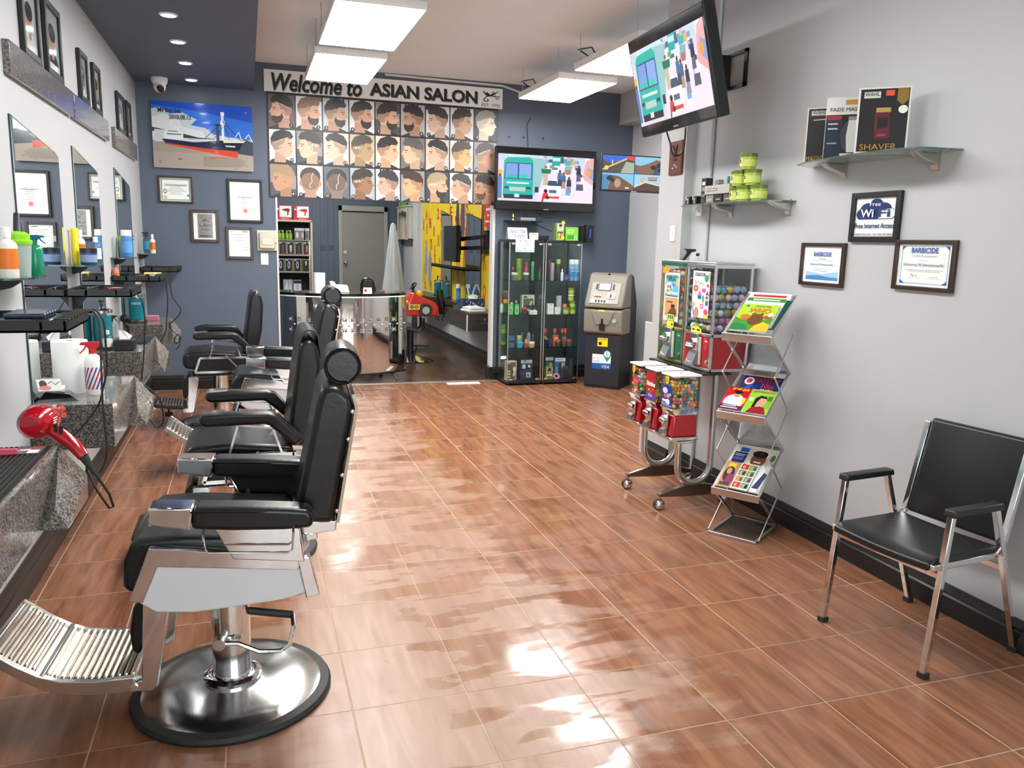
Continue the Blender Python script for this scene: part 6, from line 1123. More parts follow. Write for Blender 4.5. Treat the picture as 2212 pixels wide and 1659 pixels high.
def mag(label, tier, x0, w, s0, hgt, pic, lift=.008, th=.006, lines=(), name='magazine', cat='magazine', rot=0):
    sl = Vector((0, RDp, zbk[tier]-zf[tier])).normalized(); nn = Vector((0, -sl.z, sl.y)); base = Vector((x0, 0, zf[tier]))+sl*s0+nn*lift
    M_ = Matrix.Translation(RL) @ Matrix.Rotation(RA, 4, 'Z'); o = thing(name, label, cat, M_ @ base, RA); U = Vector((w, 0, 0)); V = sl*hgt
    if rot: c_, s_ = math.cos(rot), math.sin(rot); un, vn = U.normalized(), V.normalized(); U = (un*c_+vn*s_)*w; V = (vn*c_-un*s_)*hgt
    P_ = [Vector(), U, U+V, V]; MB().add(P_+[q+nn*th for q in P_], [(0, 3, 2, 1), (4, 5, 6, 7), (0, 1, 5, 4), (1, 2, 6, 5), (2, 3, 7, 6), (3, 0, 4, 7)]).obj('pages', PAPER, o)
    pic.obj('cover', o, nn*(th+.0002), U, V, GLOSSPRINT, eps=.00005)
    for s_, m_, a_, b_, c_, d_ in lines: text(s_, m_, o, U*a_+V*c_+nn*(th+.0015), U*(b_-a_), V*(d_-c_), bold=.015)
    return o
p = Pic(1, 1).rect(0, 0, 1, 1, '#eceae6').rect(.1, .86, .9, .95, '#b8423a'); mag('white leaflet stack at the back of the top rack tier', 3, .02, .235, .11, .275, p, .006, .004)
p = Pic(1, 1).rect(0, 0, 1, 1, '#e8e6e0').rect(0, .84, 1, .96, '#3f8a2e').rect(.15, .88, .85, .92, '#e8ecdc').rect(.05, .1, .95, .75, '#d8b8c8'); mag('magazine with a green title band behind the picture book', 3, .03, .215, .07, .27, p, .012, .006)
p = Pic(1, 1).rect(0, 0, 1, 1, '#0d4a44'); mag('dark green folder at the side of the top rack tier', 3, .175, .09, .06, .27, p, .009, .004, rot=-.06)
p = Pic(1, 1).rect(0, 0, 1, 1, '#a9cf36').poly([(0, 0), (1, 0), (1, .5), (.8, .42), (.5, .5), (.2, .4), (0, .48)], '#4d8a34').ell(.55, .42, .2, .22, '#6b4326').ell(.45, .6, .06, .07, '#7a4d2c').ell(.65, .6, .06, .07, '#7a4d2c').ell(.25, .5, .14, .1, '#c9702c').ell(.85, .52, .12, .08, '#8a5a3a').poly([(.55, 0), (1, 0), (1, .26), (.8, .34), (.62, .2)], '#f0b42c').poly([(0, 0), (.5, 0), (.4, .2), (.1, .26), (0, .2)], '#2f7a44').ell(.88, .62, .07, .07, '#eeeeee').rect(.12, .88, .2, .95, '#5a4fa0').ell(.3, .7, .04, .03, '#5fa0d0')
mag('lime picture book reading WHO with forest animals on the top rack tier', 3, .035, .205, .012, .235, p, .022, .012, [('WHO', INKO, .27, .85, .66, .84), ('Peek-a-Flap', INKGR, .38, .8, .87, .95)], name='picture_book', cat='book')
p = Pic(1.6, 1).rect(0, 0, 1.6, 1, '#16296b').poly([(0, 0), (.7, 0), (.5, .5), (.3, .4)], '#2f56b4').ell(.3, .68, .2, .2, '#e4d8dc').ell(.3, .68, .12, .12, '#c43a4e').ell(1.3, .2, .16, .12, '#d9a05a').poly([(.3, .0), (.5, .45), (.62, .0)], '#0f1d4a')
mag('navy Vaivetty Nite booklet at the back of the middle rack tier', 2, .045, .225, .165, .16, p, .008, .006, [('VAIVETTY', INKR, .32, .95, .64, .88), ('Nite', INKR, .55, .85, .36, .62), ('2018', INKW, .55, .78, .2, .32)], name='booklet', cat='booklet')
p = Pic(1, 1.25).rect(0, 0, 1, 1.25, '#b8161f').ell(.5, .45, .42, .4, '#d9dbe2').ell(.52, .85, .15, .16, '#b98766').ell(.52, .97, .17, .1, '#141214').poly([(0, 0), (1, 0), (1, .24), (0, .3)], '#5a1c3c').rect(.1, .1, .8, .14, '#e9dfe4').rect(.15, .2, .7, .23, '#e9dfe4').rect(.82, .4, .96, .7, '#d8b82c')
mag('red Tamil weekly magazine with a man in white on the middle rack tier', 2, .0, .135, .012, .19, p, .016, .006, [('குமுதம்', INKY, .2, .9, .82, .96)])
p = Pic(1, 1.25).rect(0, 0, 1, 1.25, '#8fc23c').rect(.5, .3, 1, 1, '#79b434').ell(.55, .6, .22, .26, '#c99a7c').poly([(.28, .3), (.3, .8), (.45, .95), (.7, .92), (.75, .8), (.5, .82), (.42, .6), (.4, .3)], '#22181a').poly([(.15, 0), (.95, 0), (.8, .35), (.6, .38), (.3, .3)], '#8f1f2c').rect(.08, .62, .2, .8, '#e4ecd2').rect(.76, .7, .94, .95, '#3d6a24')
mag('green Tamil magazine with a smiling woman on the middle rack tier', 2, .137, .138, .012, .19, p, .016, .006, [('தங்கமயம்', INKR, .08, .92, .84, .97)])
p = Pic(1, 1.2).rect(0, 0, 1, 1.2, '#cfc9b8')
for i in range(9):
    for j in range(5): p.rect(.02+.2*j+.08*(i % 2), .12*i+.02, .19+.2*j+.08*(i % 2), .12*i+.11, ['#dcd7c8', '#c2bba8', '#d2ccbc'][(i+j) % 3])
p.ell(.66, .3, .33, .5, '#e6e8ec').ell(.65, .84, .17, .2, '#7a4a34').ell(.65, 1.0, .18, .1, '#1a1413').rect(.57, .76, .73, .79, '#f0ece6').poly([(.8, .1), (.95, .1), (1, .5), (.92, .55)], '#3a4468').rect(.16, 1.0, .36, 1.12, '#2a55b0').ell(.95, .95, .05, .1, '#4f7a3c')
mag('large brochure with a smiling person in a white shirt before a stone wall', 1, .012, .25, .02, .345, p, .006, .005, [('KEY', INKW, .18, .34, .85, .92)], name='brochure', cat='brochure')
p = Pic(1, 1.1).rect(0, 0, 1, 1.1, '#1d2a5e').rect(.1, .85, .9, .9, '#d8dcea').rect(.1, .7, .8, .75, '#d8dcea').rect(.1, .5, .85, .53, '#8f9ac4').rect(.1, .4, .8, .43, '#8f9ac4').rect(.1, .3, .82, .33, '#8f9ac4')
mag('navy leaflet with white lines of text in front of the large brochure', 1, .03, .075, .215, .085, p, .013, .004, name='leaflet', cat='leaflet')
p = Pic(1, 1.6).rect(0, 0, 1, 1.6, '#b98a5c').rect(.2, 1.25, .75, 1.5, '#e3c22c').ell(.5, .8, .4, .5, '#3a2a30').ell(.7, .5, .3, .35, '#8a3f5c').ell(.45, 1.0, .18, .2, '#c9987a').rect(.1, .1, .9, .3, '#463a52')
mag('small magazine with a yellow logo beside the comic booklet', 1, .025, .075, .012, .20, p, .014, .004, rot=.03)
p = Pic(1, 1.5).rect(0, 0, 1, 1.5, '#e6dfc4'); q = random.Random(4)
for i in range(4):
    for j in range(2): p.rect(.06+.46*j, .08+.35*i, .48+.46*j, .38+.35*i, q.choice(['#3f9a8f', '#b8373c', '#6a9a5c', '#c98a4a'])).ell(.25+.46*j, .22+.35*i, .12, .1, '#c99a78').ell(.36+.46*j, .2+.35*i, .08, .12, q.choice(['#5a3a6a', '#2f5a8a', '#c43c2e', '#2c2c2c']))
p.ell(.14, 1.4, .07, .07, '#c8323a')
mag('comic booklet with rows of coloured panels on the lowest rack tier', 1, .105, .10, .012, .20, p, .02, .005, name='comic_booklet', cat='booklet')
p = Pic(1, .8).rect(0, 0, 1, .8, '#d8dde8').rect(.0, .0, 1, .4, '#8a7a68').rect(.05, .42, .2, .7, '#d9aab8').rect(.3, .1, .8, .3, '#6a5c4e')
mag('folded leaflet left inside the clear panel under the top tier', 2, .05, .19, .28, .10, p, .05, .003, name='leaflet', cat='leaflet')
# ================================================================== candy vending stand
t = thing('vending_stand', 'wheeled chrome stand with two U-shaped tubes under the candy machines', 'stand', (2.60, 4.42, 0))
BRONZE = mat('bronze_metal', (.25, .2, .17, 1), .3, 1)
for y in (-.22, .22):
    MB().tube([(-.13, y, .44)]+[(-.015-.115*math.cos(a*PI/10), y, .27-.115*math.sin(a*PI/10)) for a in range(11)]+[(.10, y, .835)], .021, 12).obj('u_tube', STEEL, t)
    MB().prism([(-.25, .085), (-.25, .105), (-.06, .15), (.07, .15), (.23, .105), (.23, .085), (.05, .075), (-.05, .075)], y-.018, y+.018, 'xz').obj('foot_bar', BRONZE, t, bev=.003)
    for x in (-.24, .22):
        c_ = thing; MB().cyl((x, y, .07), (x, y, .11), .012, n=10).obj('caster_stem', STEEL, t); MB().sphere((x, y-.012, .033), .031, 10, 1, .5, 1).obj('caster_cap', CHROME, t); MB().cyl((x, y-.012, .033), (x, y+.02, .033), .033, n=18).obj('caster_wheel', RUBBER, t)
MB().bar((-.15, -.33, .447), (-.15, .30, .447), .10, .014).obj('lower_platform', CHROME, t); MB().bar((.09, -.25, .838), (.09, .44, .838), .20, .012).obj('upper_platform', RUBBER, t); MB().box(-.18, -.02, .455, -.12, .02, .46).obj('platform_bolt', STEEL, t)
def coin(t, x, y, z, s=1.0):
    MB().box(x-.012*s, y-.035*s, z-.055*s, x, y+.035*s, z+.055*s).obj('coin_plate', STEEL, t, bev=.003)
    MB().cyl((x-.01, y, z), (x-.028*s, y, z), .03*s, n=18).obj('coin_dial', CHROME, t); MB().tube([(x-.03*s, y+.03*s, z+.006), (x-.045*s, y, z), (x-.03*s, y-.03*s, z-.006)], [.006*s, .011*s, .006*s], 8).obj('coin_handle', CHROME, t)
GLB = []
def small_machine(label, yc, kind):
    t = thing('candy_machine', label, 'candy machine', (2.36, yc, .455)); D = .175; Wd = .072
    MB().lathe([(1, 0), (1, .02), (.9, .026)], 4, (D/2, 0, 0), 'z', 1, 1)
    MB().box(-.008, -Wd-.006, 0, D+.008, Wd+.006, .022).obj('base_tray', CHROME, t, bev=.005)
    MB().add([(.0, -Wd, .022), (D, -Wd, .022), (D, Wd, .022), (0, Wd, .022), (.012, -Wd+.004, .155), (D-.008, -Wd+.004, .155), (D-.008, Wd-.004, .155), (.012, Wd-.004, .155)], [(0, 3, 2, 1), (4, 5, 6, 7), (0, 1, 5, 4), (1, 2, 6, 5), (2, 3, 7, 6), (3, 0, 4, 7)]).obj('body', REDP, t, bev=.012, seg=3)
    MB().add([(.014, -Wd+.006, .155), (D-.01, -Wd+.006, .155), (D-.01, Wd-.006, .155), (.014, Wd-.006, .155), (-.004, -Wd-.003, .195), (D+.004, -Wd-.003, .195), (D+.004, Wd+.003, .195), (-.004, Wd+.003, .195)], [(0, 3, 2, 1), (4, 5, 6, 7), (0, 1, 5, 4), (1, 2, 6, 5), (2, 3, 7, 6), (3, 0, 4, 7)]).obj('collar', CHROME, t)
    coin(t, .0, .0, .12, .9); MB().prism([(-.002, .025), (-.04, .03), (-.03, .06), (-.002, .075)], -.024, .024, 'xz').obj('chute_flap', STEEL, t)
    for a_ in ((0, -Wd, D, -Wd+.002), (0, Wd-.002, D, Wd), (0, -Wd, .002, Wd), (D-.002, -Wd, D, Wd)): MB().box(a_[0], a_[1], .195, a_[2], a_[3], .385).obj('pane', ACRYL, t)
    for x in (0, D):
        for y in (-Wd, Wd): MB().box(x-.003, y-.003, .195, x+.003, y+.003, .385).obj('corner_strip', ACRYL, t)
    MB().box(-.006, -Wd-.006, .385, D+.006, Wd+.006, .397).obj('lid', WHITEP, t, bev=.003); MB().cyl((D/2, 0, .397), (D/2, 0, .402), .012, n=12).obj('lid_lock', STEEL, t)
    x_ = -.0006; U = lambda a_: (0, -a_, 0)
    if kind != 'mid': Pic(1, 1.2).poly([(0, .3), (.5, 0), (1, .3), (1, 1.2), (0, 1.2)], '#f0d21e').obj('price_tag', t, (x_, .045 if kind == 'far' else .03, .33), (0, -.038, 0), (0, 0, .05)); text('25', INK, t, (x_, (.04 if kind == 'far' else .025), .345), (0, -.024, 0), (0, 0, .025), lift=.003)
    if kind == 'near': p = Pic(1, 1.3).rect(0, 0, 1, 1.3, '#1d2f86').ell(.3, 1.0, .25, .2, '#c9d4ee').ell(.6, .7, .14, .14, '#e6a03c').ell(.3, .65, .12, .12, '#d85a5c').ell(.8, .8, .1, .1, '#8ac4e8').ell(.6, .3, .2, .2, '#f0e4e8').rect(.05, .28, .5, .42, '#e8ecf4').poly([(0, 0), (1, 0), (1, .1), (0, .25)], '#6f86c0')
    elif kind == 'mid': p = Pic(1, 1.6).rect(0, 0, 1, 1.6, '#a8161c').rect(0, 0, 1, .38, '#5a2f9c').ell(.35, .55, .08, .06, '#e8c22c').ell(.6, .5, .08, .06, '#3f9a3c').ell(.8, .62, .08, .06, '#e0782c')
    else: p = Pic(1, 1).ell(.5, .5, .5, .4, '#c8324a').rect(.1, .4, .9, .6, '#d85a8a')
    wz = {'near': .12, 'mid': .175, 'far': .07}[kind]; p.obj('product_card', t, (x_, Wd-.008 if kind != 'far' else .03, .20 if kind != 'far' else .25), (0, -.118 if kind != 'far' else -.075, 0), (0, 0, wz))
    if kind == 'mid': text('Skittles', INKW, t, (x_, .055, .285), (0, -.11, 0), (0, 0, .03), bold=.03); text('25¢', INKW, t, (x_, .03, .215), (0, -.05, 0), (0, 0, .022))
    return (2.36, yc, .455, D, Wd)
n_ = small_machine('red gumball machine of the candy stand next to the magazine rack', 4.175, 'near'); m_ = small_machine('red candy machine with a Skittles card in the middle of the stand', 4.385, 'mid'); f_ = small_machine('red gumball machine of the candy stand facing the cash machine', 4.60, 'far')
BALL = {}
def ball(name, label, cat, loc, r, col, group, two=False):
    k = (name, col, r)
    if k not in BALL:
        m1 = mat('candy_'+col.strip('#'), col, .18, coat=.4)
        mb = MB().sphere((0, 0, 0), r, 7)
        if two:
            fz = [sum(mb.v[i][2] for i in f)/len(f) for f in mb.f]; mb.m = [0 if z > 0 else 1 for z in fz]
        BALL[k] = mb.obj(name, [m1, mat('capsule_clear', '#cfd6d2', .1, coat=.5)] if two else m1, None, loc=loc); o = BALL[k]
    else: o = link(name, BALL[k].data, None, loc=loc)
    if two: o.rotation_euler = (rnd.uniform(0, 3), rnd.uniform(0, 3), 0)
    tag(o, label % COLN[col], cat, group)
COLN = {'#e86a96': 'pink', '#e8c72c': 'yellow', '#2f8fb4': 'blue', '#e0503c': 'red', '#2f9a5c': 'green', '#e88a2c': 'orange', '#f0b4c8': 'pale pink', '#2c3a3c': 'black', '#e6e4dc': 'white', '#9ab0d8': 'lilac blue', '#3fa0b0': 'turquoise', '#8a9a4c': 'olive', '#c8a04c': 'amber', '#c88ab8': 'mauve'}
def fill(box, nx, ny, nz, r, cols, name, label, cat, group, top=1.0, two=False, xs=1, back=False):
    x0, y0, z0, x1, y1, z1 = box; rr = random.Random(len(label)); k1 = int(nz*top)
    for k in range(k1):
        for i in range(nx):
            for j in range(ny):
                if not (i < xs or j < 1 or k == k1-1): continue
                fx = (i+.5+(.25 if k % 2 else -.1))/(nx+.2); fy = (j+.5+(.2 if k % 2 else -.15))/(ny+.2)
                ball(name, label, cat, (min(x1-r, max(x0+r, x0+(x1-x0)*fx+rr.uniform(-.12, .12)*r)), min(y1-r, max(y0+r, y0+(y1-y0)*fy+rr.uniform(-.15, .15)*r)), z0+r+k*(z1-z0-2*r)/max(1, nz-1)+rr.uniform(0, .2)*r), r, rr.choice(cols), group, two)
x, y, z, D, Wd = n_; fill((x+.003, y-Wd+.003, z+.197, x+D-.003, y+Wd-.003, z+.36), 7, 6, 8, .0118, ['#e86a96', '#e8c72c', '#2f8fb4', '#e0503c', '#2f9a5c', '#e88a2c', '#f0b4c8', '#e86a96', '#e8c72c', '#2c3a3c'], 'gumball', '%s gumball in the candy machine next to the magazine rack', 'gumball', 'gumballs in the machine next to the rack')
x, y, z, D, Wd = f_; fill((x+.003, y-Wd+.003, z+.197, x+D-.003, y+Wd-.003, z+.37), 6, 5, 7, .0138, ['#9ab0d8', '#e6e4dc', '#e0503c', '#2f9a5c', '#e8c72c', '#2c3a3c', '#e88a2c', '#f0b4c8'], 'gumball', '%s large gumball in the candy machine facing the cash machine', 'gumball', 'large gumballs in the far candy machine')
# small sugar candies: far too many to count
x, y, z, D, Wd = m_; mb = MB(); rr = random.Random(2)
for i in range(900):
    f = rr.random(); px_, py_, pz_ = rr.random(), rr.random(), rr.random()
    if f < .4: px_ = .03*rr.random()
    elif f < .75: py_ = .03*rr.random()
    else: pz_ = .93+.07*rr.random()
    c = (x+.006+px_*(D-.012), y-Wd+.006+py_*(2*Wd-.012), z+.20+pz_*.165); mb.mat(rr.choice([0, 0, 1, 2, 2, 3, 4])); a_ = rr.random()*3; r = .0062
    vs_ = [(c[0]+r*math.cos(a_), c[1]+r*math.sin(a_), c[2]), (c[0]-r*math.sin(a_), c[1]+r*math.cos(a_), c[2]), (c[0]-r*math.cos(a_), c[1]-r*math.sin(a_), c[2]), (c[0]+r*math.sin(a_), c[1]-r*math.cos(a_), c[2]), (c[0], c[1], c[2]+.0035), (c[0], c[1], c[2]-.0035)]
    mb.add(vs_, [(0, 1, 4), (1, 2, 4), (2, 3, 4), (3, 0, 4), (1, 0, 5), (2, 1, 5), (3, 2, 5), (0, 3, 5)])
o = mb.obj('sugar_candies', [mat('sugar_'+c_, h_, .2, coat=.3) for c_, h_ in (('yellow', '#e6bf22'), ('red', '#b0202a'), ('orange', '#e0701c'), ('green', '#3f9a2c'), ('purple', '#4a2250'))], smooth=0); tag(o, 'small mixed sugar candies filling the Skittles machine', 'candy'); o['kind'] = 'stuff'
def big_machine(label, y0, y1, frame, body, topm, kind):
    x0, x1, z0, z1, zj = 2.642, 2.905, .848, 1.508, 1.068; t = thing('capsule_machine', label, 'capsule machine', (x0, (y0+y1)/2, z0)); D = x1-x0; h = (y1-y0)/2; zz = zj-z0; H = z1-z0
    MB().box(.004, -h+.004, .01, D-.004, h-.004, zz).obj('body', body, t)
    m = MB()
    for x in (.006, D-.006):
        for y in (-h+.006, h-.006): m.box(x-.008, y-.008, 0, x+.008, y+.008, H-.03)
    for z in (0, zz-.008): m.box(-.003, -h-.002, z, D+.003, -h+.014, z+.018).box(-.003, h-.014, z, D+.003, h+.002, z+.018).box(-.003, -h, z, .012, h, z+.018).box(D-.012, -h, z, D+.003, h, z+.018)
    m.obj('frame', frame, t, bev=.002)
    for a_ in ((.002, -h+.003, D-.002, -h+.005), (.002, h-.005, D-.002, h-.003), (.002, -h+.003, .004, h-.003), (D-.004, -h+.003, D-.002, h-.003)): MB().box(a_[0], a_[1], zz+.01, a_[2], a_[3], H-.03).obj('pane', ACRYL, t)
    MB().box(-.006, -h-.003, H-.035, D+.006, h+.003, H-.012).obj('lid_rim', topm, t, bev=.002); MB().box(-.006, -h-.003, H-.012, D+.006, h+.003, H).obj('lid', ALU, t, bev=.003)
    MB().box(-.012, -.055, .03, .002, .055, zz-.015).obj('mech_plate', mat('ivory_plate', '#cfcab8', .4), t, bev=.003); coin(t, -.01, .0, .155, 1.25)
    MB().prism([(-.012, .03), (-.055, .035), (-.02, .115), (-.012, .12)], -.045, .045, 'xz').obj('chute_flap', mat('flap_grey', '#8d9296', .3, .6), t); MB().tube([(-.05, .02, .06), (-.06, 0, .05), (-.045, -.02, .045)], .004, 6).obj('flap_pull', ALU, t); MB().cyl((.002, -h+.035, .06), (-.008, -h+.035, .06), .012, n=12).obj('lock', STEEL, t)
    q = -.0015
    if kind == 'red':
        p = Pic(1, 2).rect(0, 0, 1, 2, '#f0f0ec').rect(.1, 1.78, .7, 1.92, '#3c3c40').line([(.1, 1.6), (.2, 1.45), (.3, 1.58), (.4, 1.42), (.55, 1.5), (.68, 1.38)], .035, '#3f9a6a').ell(.8, 1.7, .13, .16, '#2f8fb4').ell(.76, 1.66, .06, .1, '#3f9a3c').poly([(.86, 1.95), (1, 1.9), (1, 1.5)], '#e8b42c')
        for k in range(7): p.ell(.2+.11*math.cos(k*.9), 1.25+.11*math.sin(k*.9), .05, .05, '#d8324a')
        p.ell(.2, 1.25, .05, .05, '#e8c72c').line([(.2, 1.12), (.16, .95)], .03, '#3f9a3c').poly([(.3, .95), (.45, 1.2), (.58, .95)], '#c87ab0').rect(.33, .8, .55, .95, '#2f5fa8').ell(.68, 1.18, .12, .1, '#e0509a').ell(.66, .85, .07, .13, '#4fae4c').rect(.64, .65, .69, .75, '#6a4a2c').ell(.6, .5, .12, .12, '#e0709a').ell(.6, .5, .05, .05, '#f0f0ec').poly([(.8, 1.0), (.9, 1.2), (1, .98)], '#d8324a').rect(.8, .55, .96, .95, '#2f6fb8').rect(.8, .75, .96, .85, '#e8c72c').ell(.85, .28, .12, .13, '#e04a7a').ell(.1, .55, .1, .12, '#d8a07a').ell(.3, .2, .14, .25, '#b98a6a').line([(.02, .5), (.12, .25), (.14, .05)], .05, '#5f7fd0').rect(.7, .02, 1, .15, '#e8d22c').ell(.9, 1.4, .06, .08, '#d8324a')
        p.obj('poster', t, (q, .085, .32), (0, -.195, 0), (0, 0, .285)); text('PARTY FAVORS', INKW, t, (q, .062, .576), (0, -.106, 0), (0, 0, .015), lift=.003)
        Pic(2, 1).poly([(0, 0), (2, 0), (2, .6), (1, 1), (0, .6)], '#f0e43c').rect(.2, .3, .7, .55, '#333333').rect(1.1, .3, 1.7, .55, '#333333').obj('price_tag', t, (q-.002, .07, zz+.005), (0, -.12, 0), (0, 0, .045))
    else:
        p = Pic(1, 2).rect(0, 0, 1, 2, '#f2f2ee').rect(.05, 1.02, .95, 1.92, '#5fb8d8').rect(.05, .2, .95, .98, '#d39a66').ell(.3, 1.35, .24, .25, '#eef4f6').ell(.22, 1.42, .07, .08, '#d84a4a').ell(.38, 1.42, .07, .08, '#3f6fc0').ell(.2, 1.25, .07, .08, '#c86a3c').ell(.34, 1.24, .07, .08, '#d8c23c').ell(.45, 1.3, .06, .08, '#4fae5c').ell(.82, 1.62, .12, .18, '#f0b48c').rect(.5, 1.12, .9, 1.2, '#dff0f6').rect(.06, 1.02, .9, 1.06, '#24365a').rect(.5, .55, .75, .7, '#2a1c14').poly([(.3, .3), (.9, .25), (.85, .5), (.6, .6), (.4, .45)], '#6a4a30').rect(.2, .75, .6, .82, '#7a5a3c').ell(.15, 1.8, .08, .08, '#c8323c')
        p.obj('poster', t, (q, .105, .265), (0, -.19, 0), (0, 0, .315)); text('SPLAT', INKGR, t, (q, .06, .525), (0, -.11, 0), (0, 0, .035), bold=.04, lift=.003); text('BALLS', INKB, t, (q, .015, .495), (0, -.06, 0), (0, 0, .016), lift=.003)
        Pic(1, 1.2).rect(0, 0, 1, 1.2, '#2a2a20').rect(.05, .62, .95, 1.14, '#c8e05a').rect(.05, .06, .95, .58, '#e4ec4a').ell(.75, .3, .1, .13, '#222222').rect(.2, .75, .35, 1.05, '#2a4a2c').rect(.45, .75, .6, 1.05, '#2a4a2c').rect(.7, .75, .85, 1.05, '#2a4a2c').obj('price_tag', t, (q-.003, .055, zz+.0), (0, -.10, 0), (0, 0, .095)); MB().box(-.002, h-.10, H-.085, -.001, h-.015, H-.045).obj('orange_sticker', mat('amber_sticker', '#d89a22', .5), t)
    return (x0, y0, z0, D, h, zz, H)
a_ = big_machine('green and gold capsule machine with the SPLAT poster', 4.525, 4.84, GOLDM, GREENP, GREENP, 'green'); b2 = big_machine('red capsule machine with a party favors poster', 4.189, 4.51, ALU, REDP, ALU, 'red')
fill((2.655, 4.205, 1.085, 2.895, 4.495, 1.365), 5, 6, 6, .0222, ['#e86a96', '#9ab0d8', '#3fa0b0', '#8a9a4c', '#c8a04c', '#2f9a5c', '#c88ab8', '#f0b4c8'], 'toy_capsule', '%s toy capsule in the red capsule machine', 'capsule', 'toy capsules in the red machine', two=True)
fill((2.655, 4.54, 1.085, 2.895, 4.825, 1.45), 5, 5, 7, .024, ['#e0503c', '#e88a2c', '#e8c72c', '#2f9a5c', '#e6e4dc'], 'toy_capsule', '%s toy capsule in the green capsule machine', 'capsule', 'toy capsules in the green machine', two=True)
# spray head / hand strap thing on top of the green machine
t = thing('price_gun', 'small black and white hand tool lying on the green capsule machine', 'hand tool', (2.78, 4.72, 1.508)); MB().prism([(-.07, 0), (-.05, 0), (.0, .055), (.03, .06), (.03, .075), (-.06, .075), (-.03, .055)], -.012, .012, 'xz').obj('handle', BLACKP, t); MB().box(.0, -.015, .0, .05, .015, .05).obj('head', WHITEP, t, bev=.004); MB().box(.03, -.016, .03, .055, .016, .048).obj('knob', BLACKP, t)
# ================================================================== reception desk and rear room
t = thing('reception_desk', 'curved chrome reception desk with black top and square studs at the doorway', 'desk', (1.05, 9.0, 0))
def fy(x): return ((x-.03)/.7)**2*.30-.05
N_ = 28; xs = [-.72+1.39*i/N_ for i in range(N_+1)]
front = [(x, fy(x)) for x in xs]
def ring(off): return [(x, fy(x)+off) for x in xs]
def wall_strip(a, b, z0, z1, m, nm, **k): 
    pts = a+list(reversed(b)); return MB().prism(pts, z0, z1, 'xy').obj(nm, m, t, **k)
wall_strip(ring(0), ring(.02), .10, .955, mat('mirror_steel', (.72, .71, .69, 1), .045, 1), 'front_panel', smooth=60)
wall_strip(ring(-.02), [(-.72, .75), (.67, .62)][::-1][::-1] if False else ring(.36), .965, .998, BLACKG, 'top', smooth=30)
wall_strip(ring(-.022), ring(.0), .955, .968, WHITEP, 'top_edge', smooth=60); wall_strip(ring(-.006), ring(.026), .085, .105, BLACKP, 'bottom_edge', smooth=60)
MB().box(-.70, .33, .10, -.68, .72, .955).obj('side_panel', BLACKP, t); MB().cyl((.655, .23, .09), (.655, .23, .96), .035, n=20).obj('end_post', mat('mirror_steel_post', (.5, .5, .5, 1), .05, 1), t)
for x in (-.6, -.05, .48):
    MB().tube([(x, fy(x)+.06, .09), (x+.04, fy(x)+.0, .05), (x+.06, fy(x)-.05, .012)], [.012, .010, .014], 8).obj('foot', CHROME, t)
sd = dt = None
for i in range(14):
    x = -.62+.095*i; y = fy(x); a_ = math.atan2(fy(x+.01)-fy(x-.01), .02)
    for z in (.59, .705):
        if sd is None: sd = MB().add([(-.024, 0, -.024), (.024, 0, -.024), (.024, 0, .024), (-.024, 0, .024), (-.024, -.006, -.024), (.024, -.006, -.024), (.024, -.006, .024), (-.024, -.006, .024), (-.014, -.004, -.014), (.014, -.004, -.014), (.014, -.004, .014), (-.014, -.004, .014), (0, -.016, 0)], [(0, 1, 5, 4), (1, 2, 6, 5), (2, 3, 7, 6), (3, 0, 4, 7), (4, 5, 9, 8), (5, 6, 10, 9), (6, 7, 11, 10), (7, 4, 8, 11), (8, 9, 12), (9, 10, 12), (10, 11, 12), (11, 8, 12)]).obj('stud', STEEL, t, smooth=0, loc=(x, y, z), rot=(0, 0, a_)).data
        else: link('stud', sd, t, loc=(x, y, z), rot=(0, 0, a_))
    x += .047; y = fy(x)
    if dt is None: dt = MB().sphere((0, 0, 0), .011, 6).obj('rivet', CHROME, t, loc=(x, y-.002, .648)).data
    else: link('rivet', dt, t, loc=(x, y-.002, .648))
def dpx(x, y=9.15): return at(x, 600, 'y', y).x
t = thing('paper_towel_roll', 'white paper towel roll standing on the chrome reception desk', 'paper roll', (dpx(690, 9.1), 9.1, .998)); MB().lathe([(.015, 0), (.062, 0), (.062, .22), (.015, .22), (.015, .1)], 24).obj('roll', MATS['tissue_white'], t)
t = thing('receipt_printer', 'white payment terminal and printer on the reception desk', 'printer', (dpx(732, 9.2), 9.22, .998)); MB().prism([(-.10, 0), (.11, 0), (.09, .08), (-.04, .085), (-.05, .12), (-.10, .12)], -.08, .08, 'xz').obj('case', WHITEP, t, bev=.006); MB().box(-.10, -.085, .04, -.06, -.075, .07).obj('keypad', mat('keypad_grey', '#55595e', .4), t)
t = thing('card_stand', 'small card stand with red and white cards on the reception desk', 'card holder', (dpx(794, 9.0), 9.02, .998)); MB().prism([(-.05, 0), (.05, 0), (.045, .065), (-.045, .065)], -.015, .01, 'xz').obj('holder', WHITEP, t); Pic(1, .7).rect(0, 0, 1, .7, '#efeae6').ell(.25, .35, .16, .24, '#b8323c').line([(.5, .3), (.65, .5), (.85, .3)], .04, '#333333').obj('card', t, (-.045, -.0155, .006), (.09, 0, 0), (0, 0, .055))
t = thing('office_chair', 'black office chair behind the reception desk', 'chair', (at(793, 610, 'y', 10.0).x, 10.0, 0)); MB().prism([(-.07, .45), (.09, .45), (.10, 1.0), (.07, 1.10), (.0, 1.135), (-.06, 1.11), (-.085, 1.04)], -.06, .03, 'xz').obj('backrest', LEATHER, t, bev=.025, seg=3); MB().box(-.22, -.45, .42, .22, .0, .50).obj('seat', LEATHER, t, bev=.03, seg=3); MB().cyl((0, -.22, .1), (0, -.22, .42), .03).obj('gas_lift', STEEL, t)
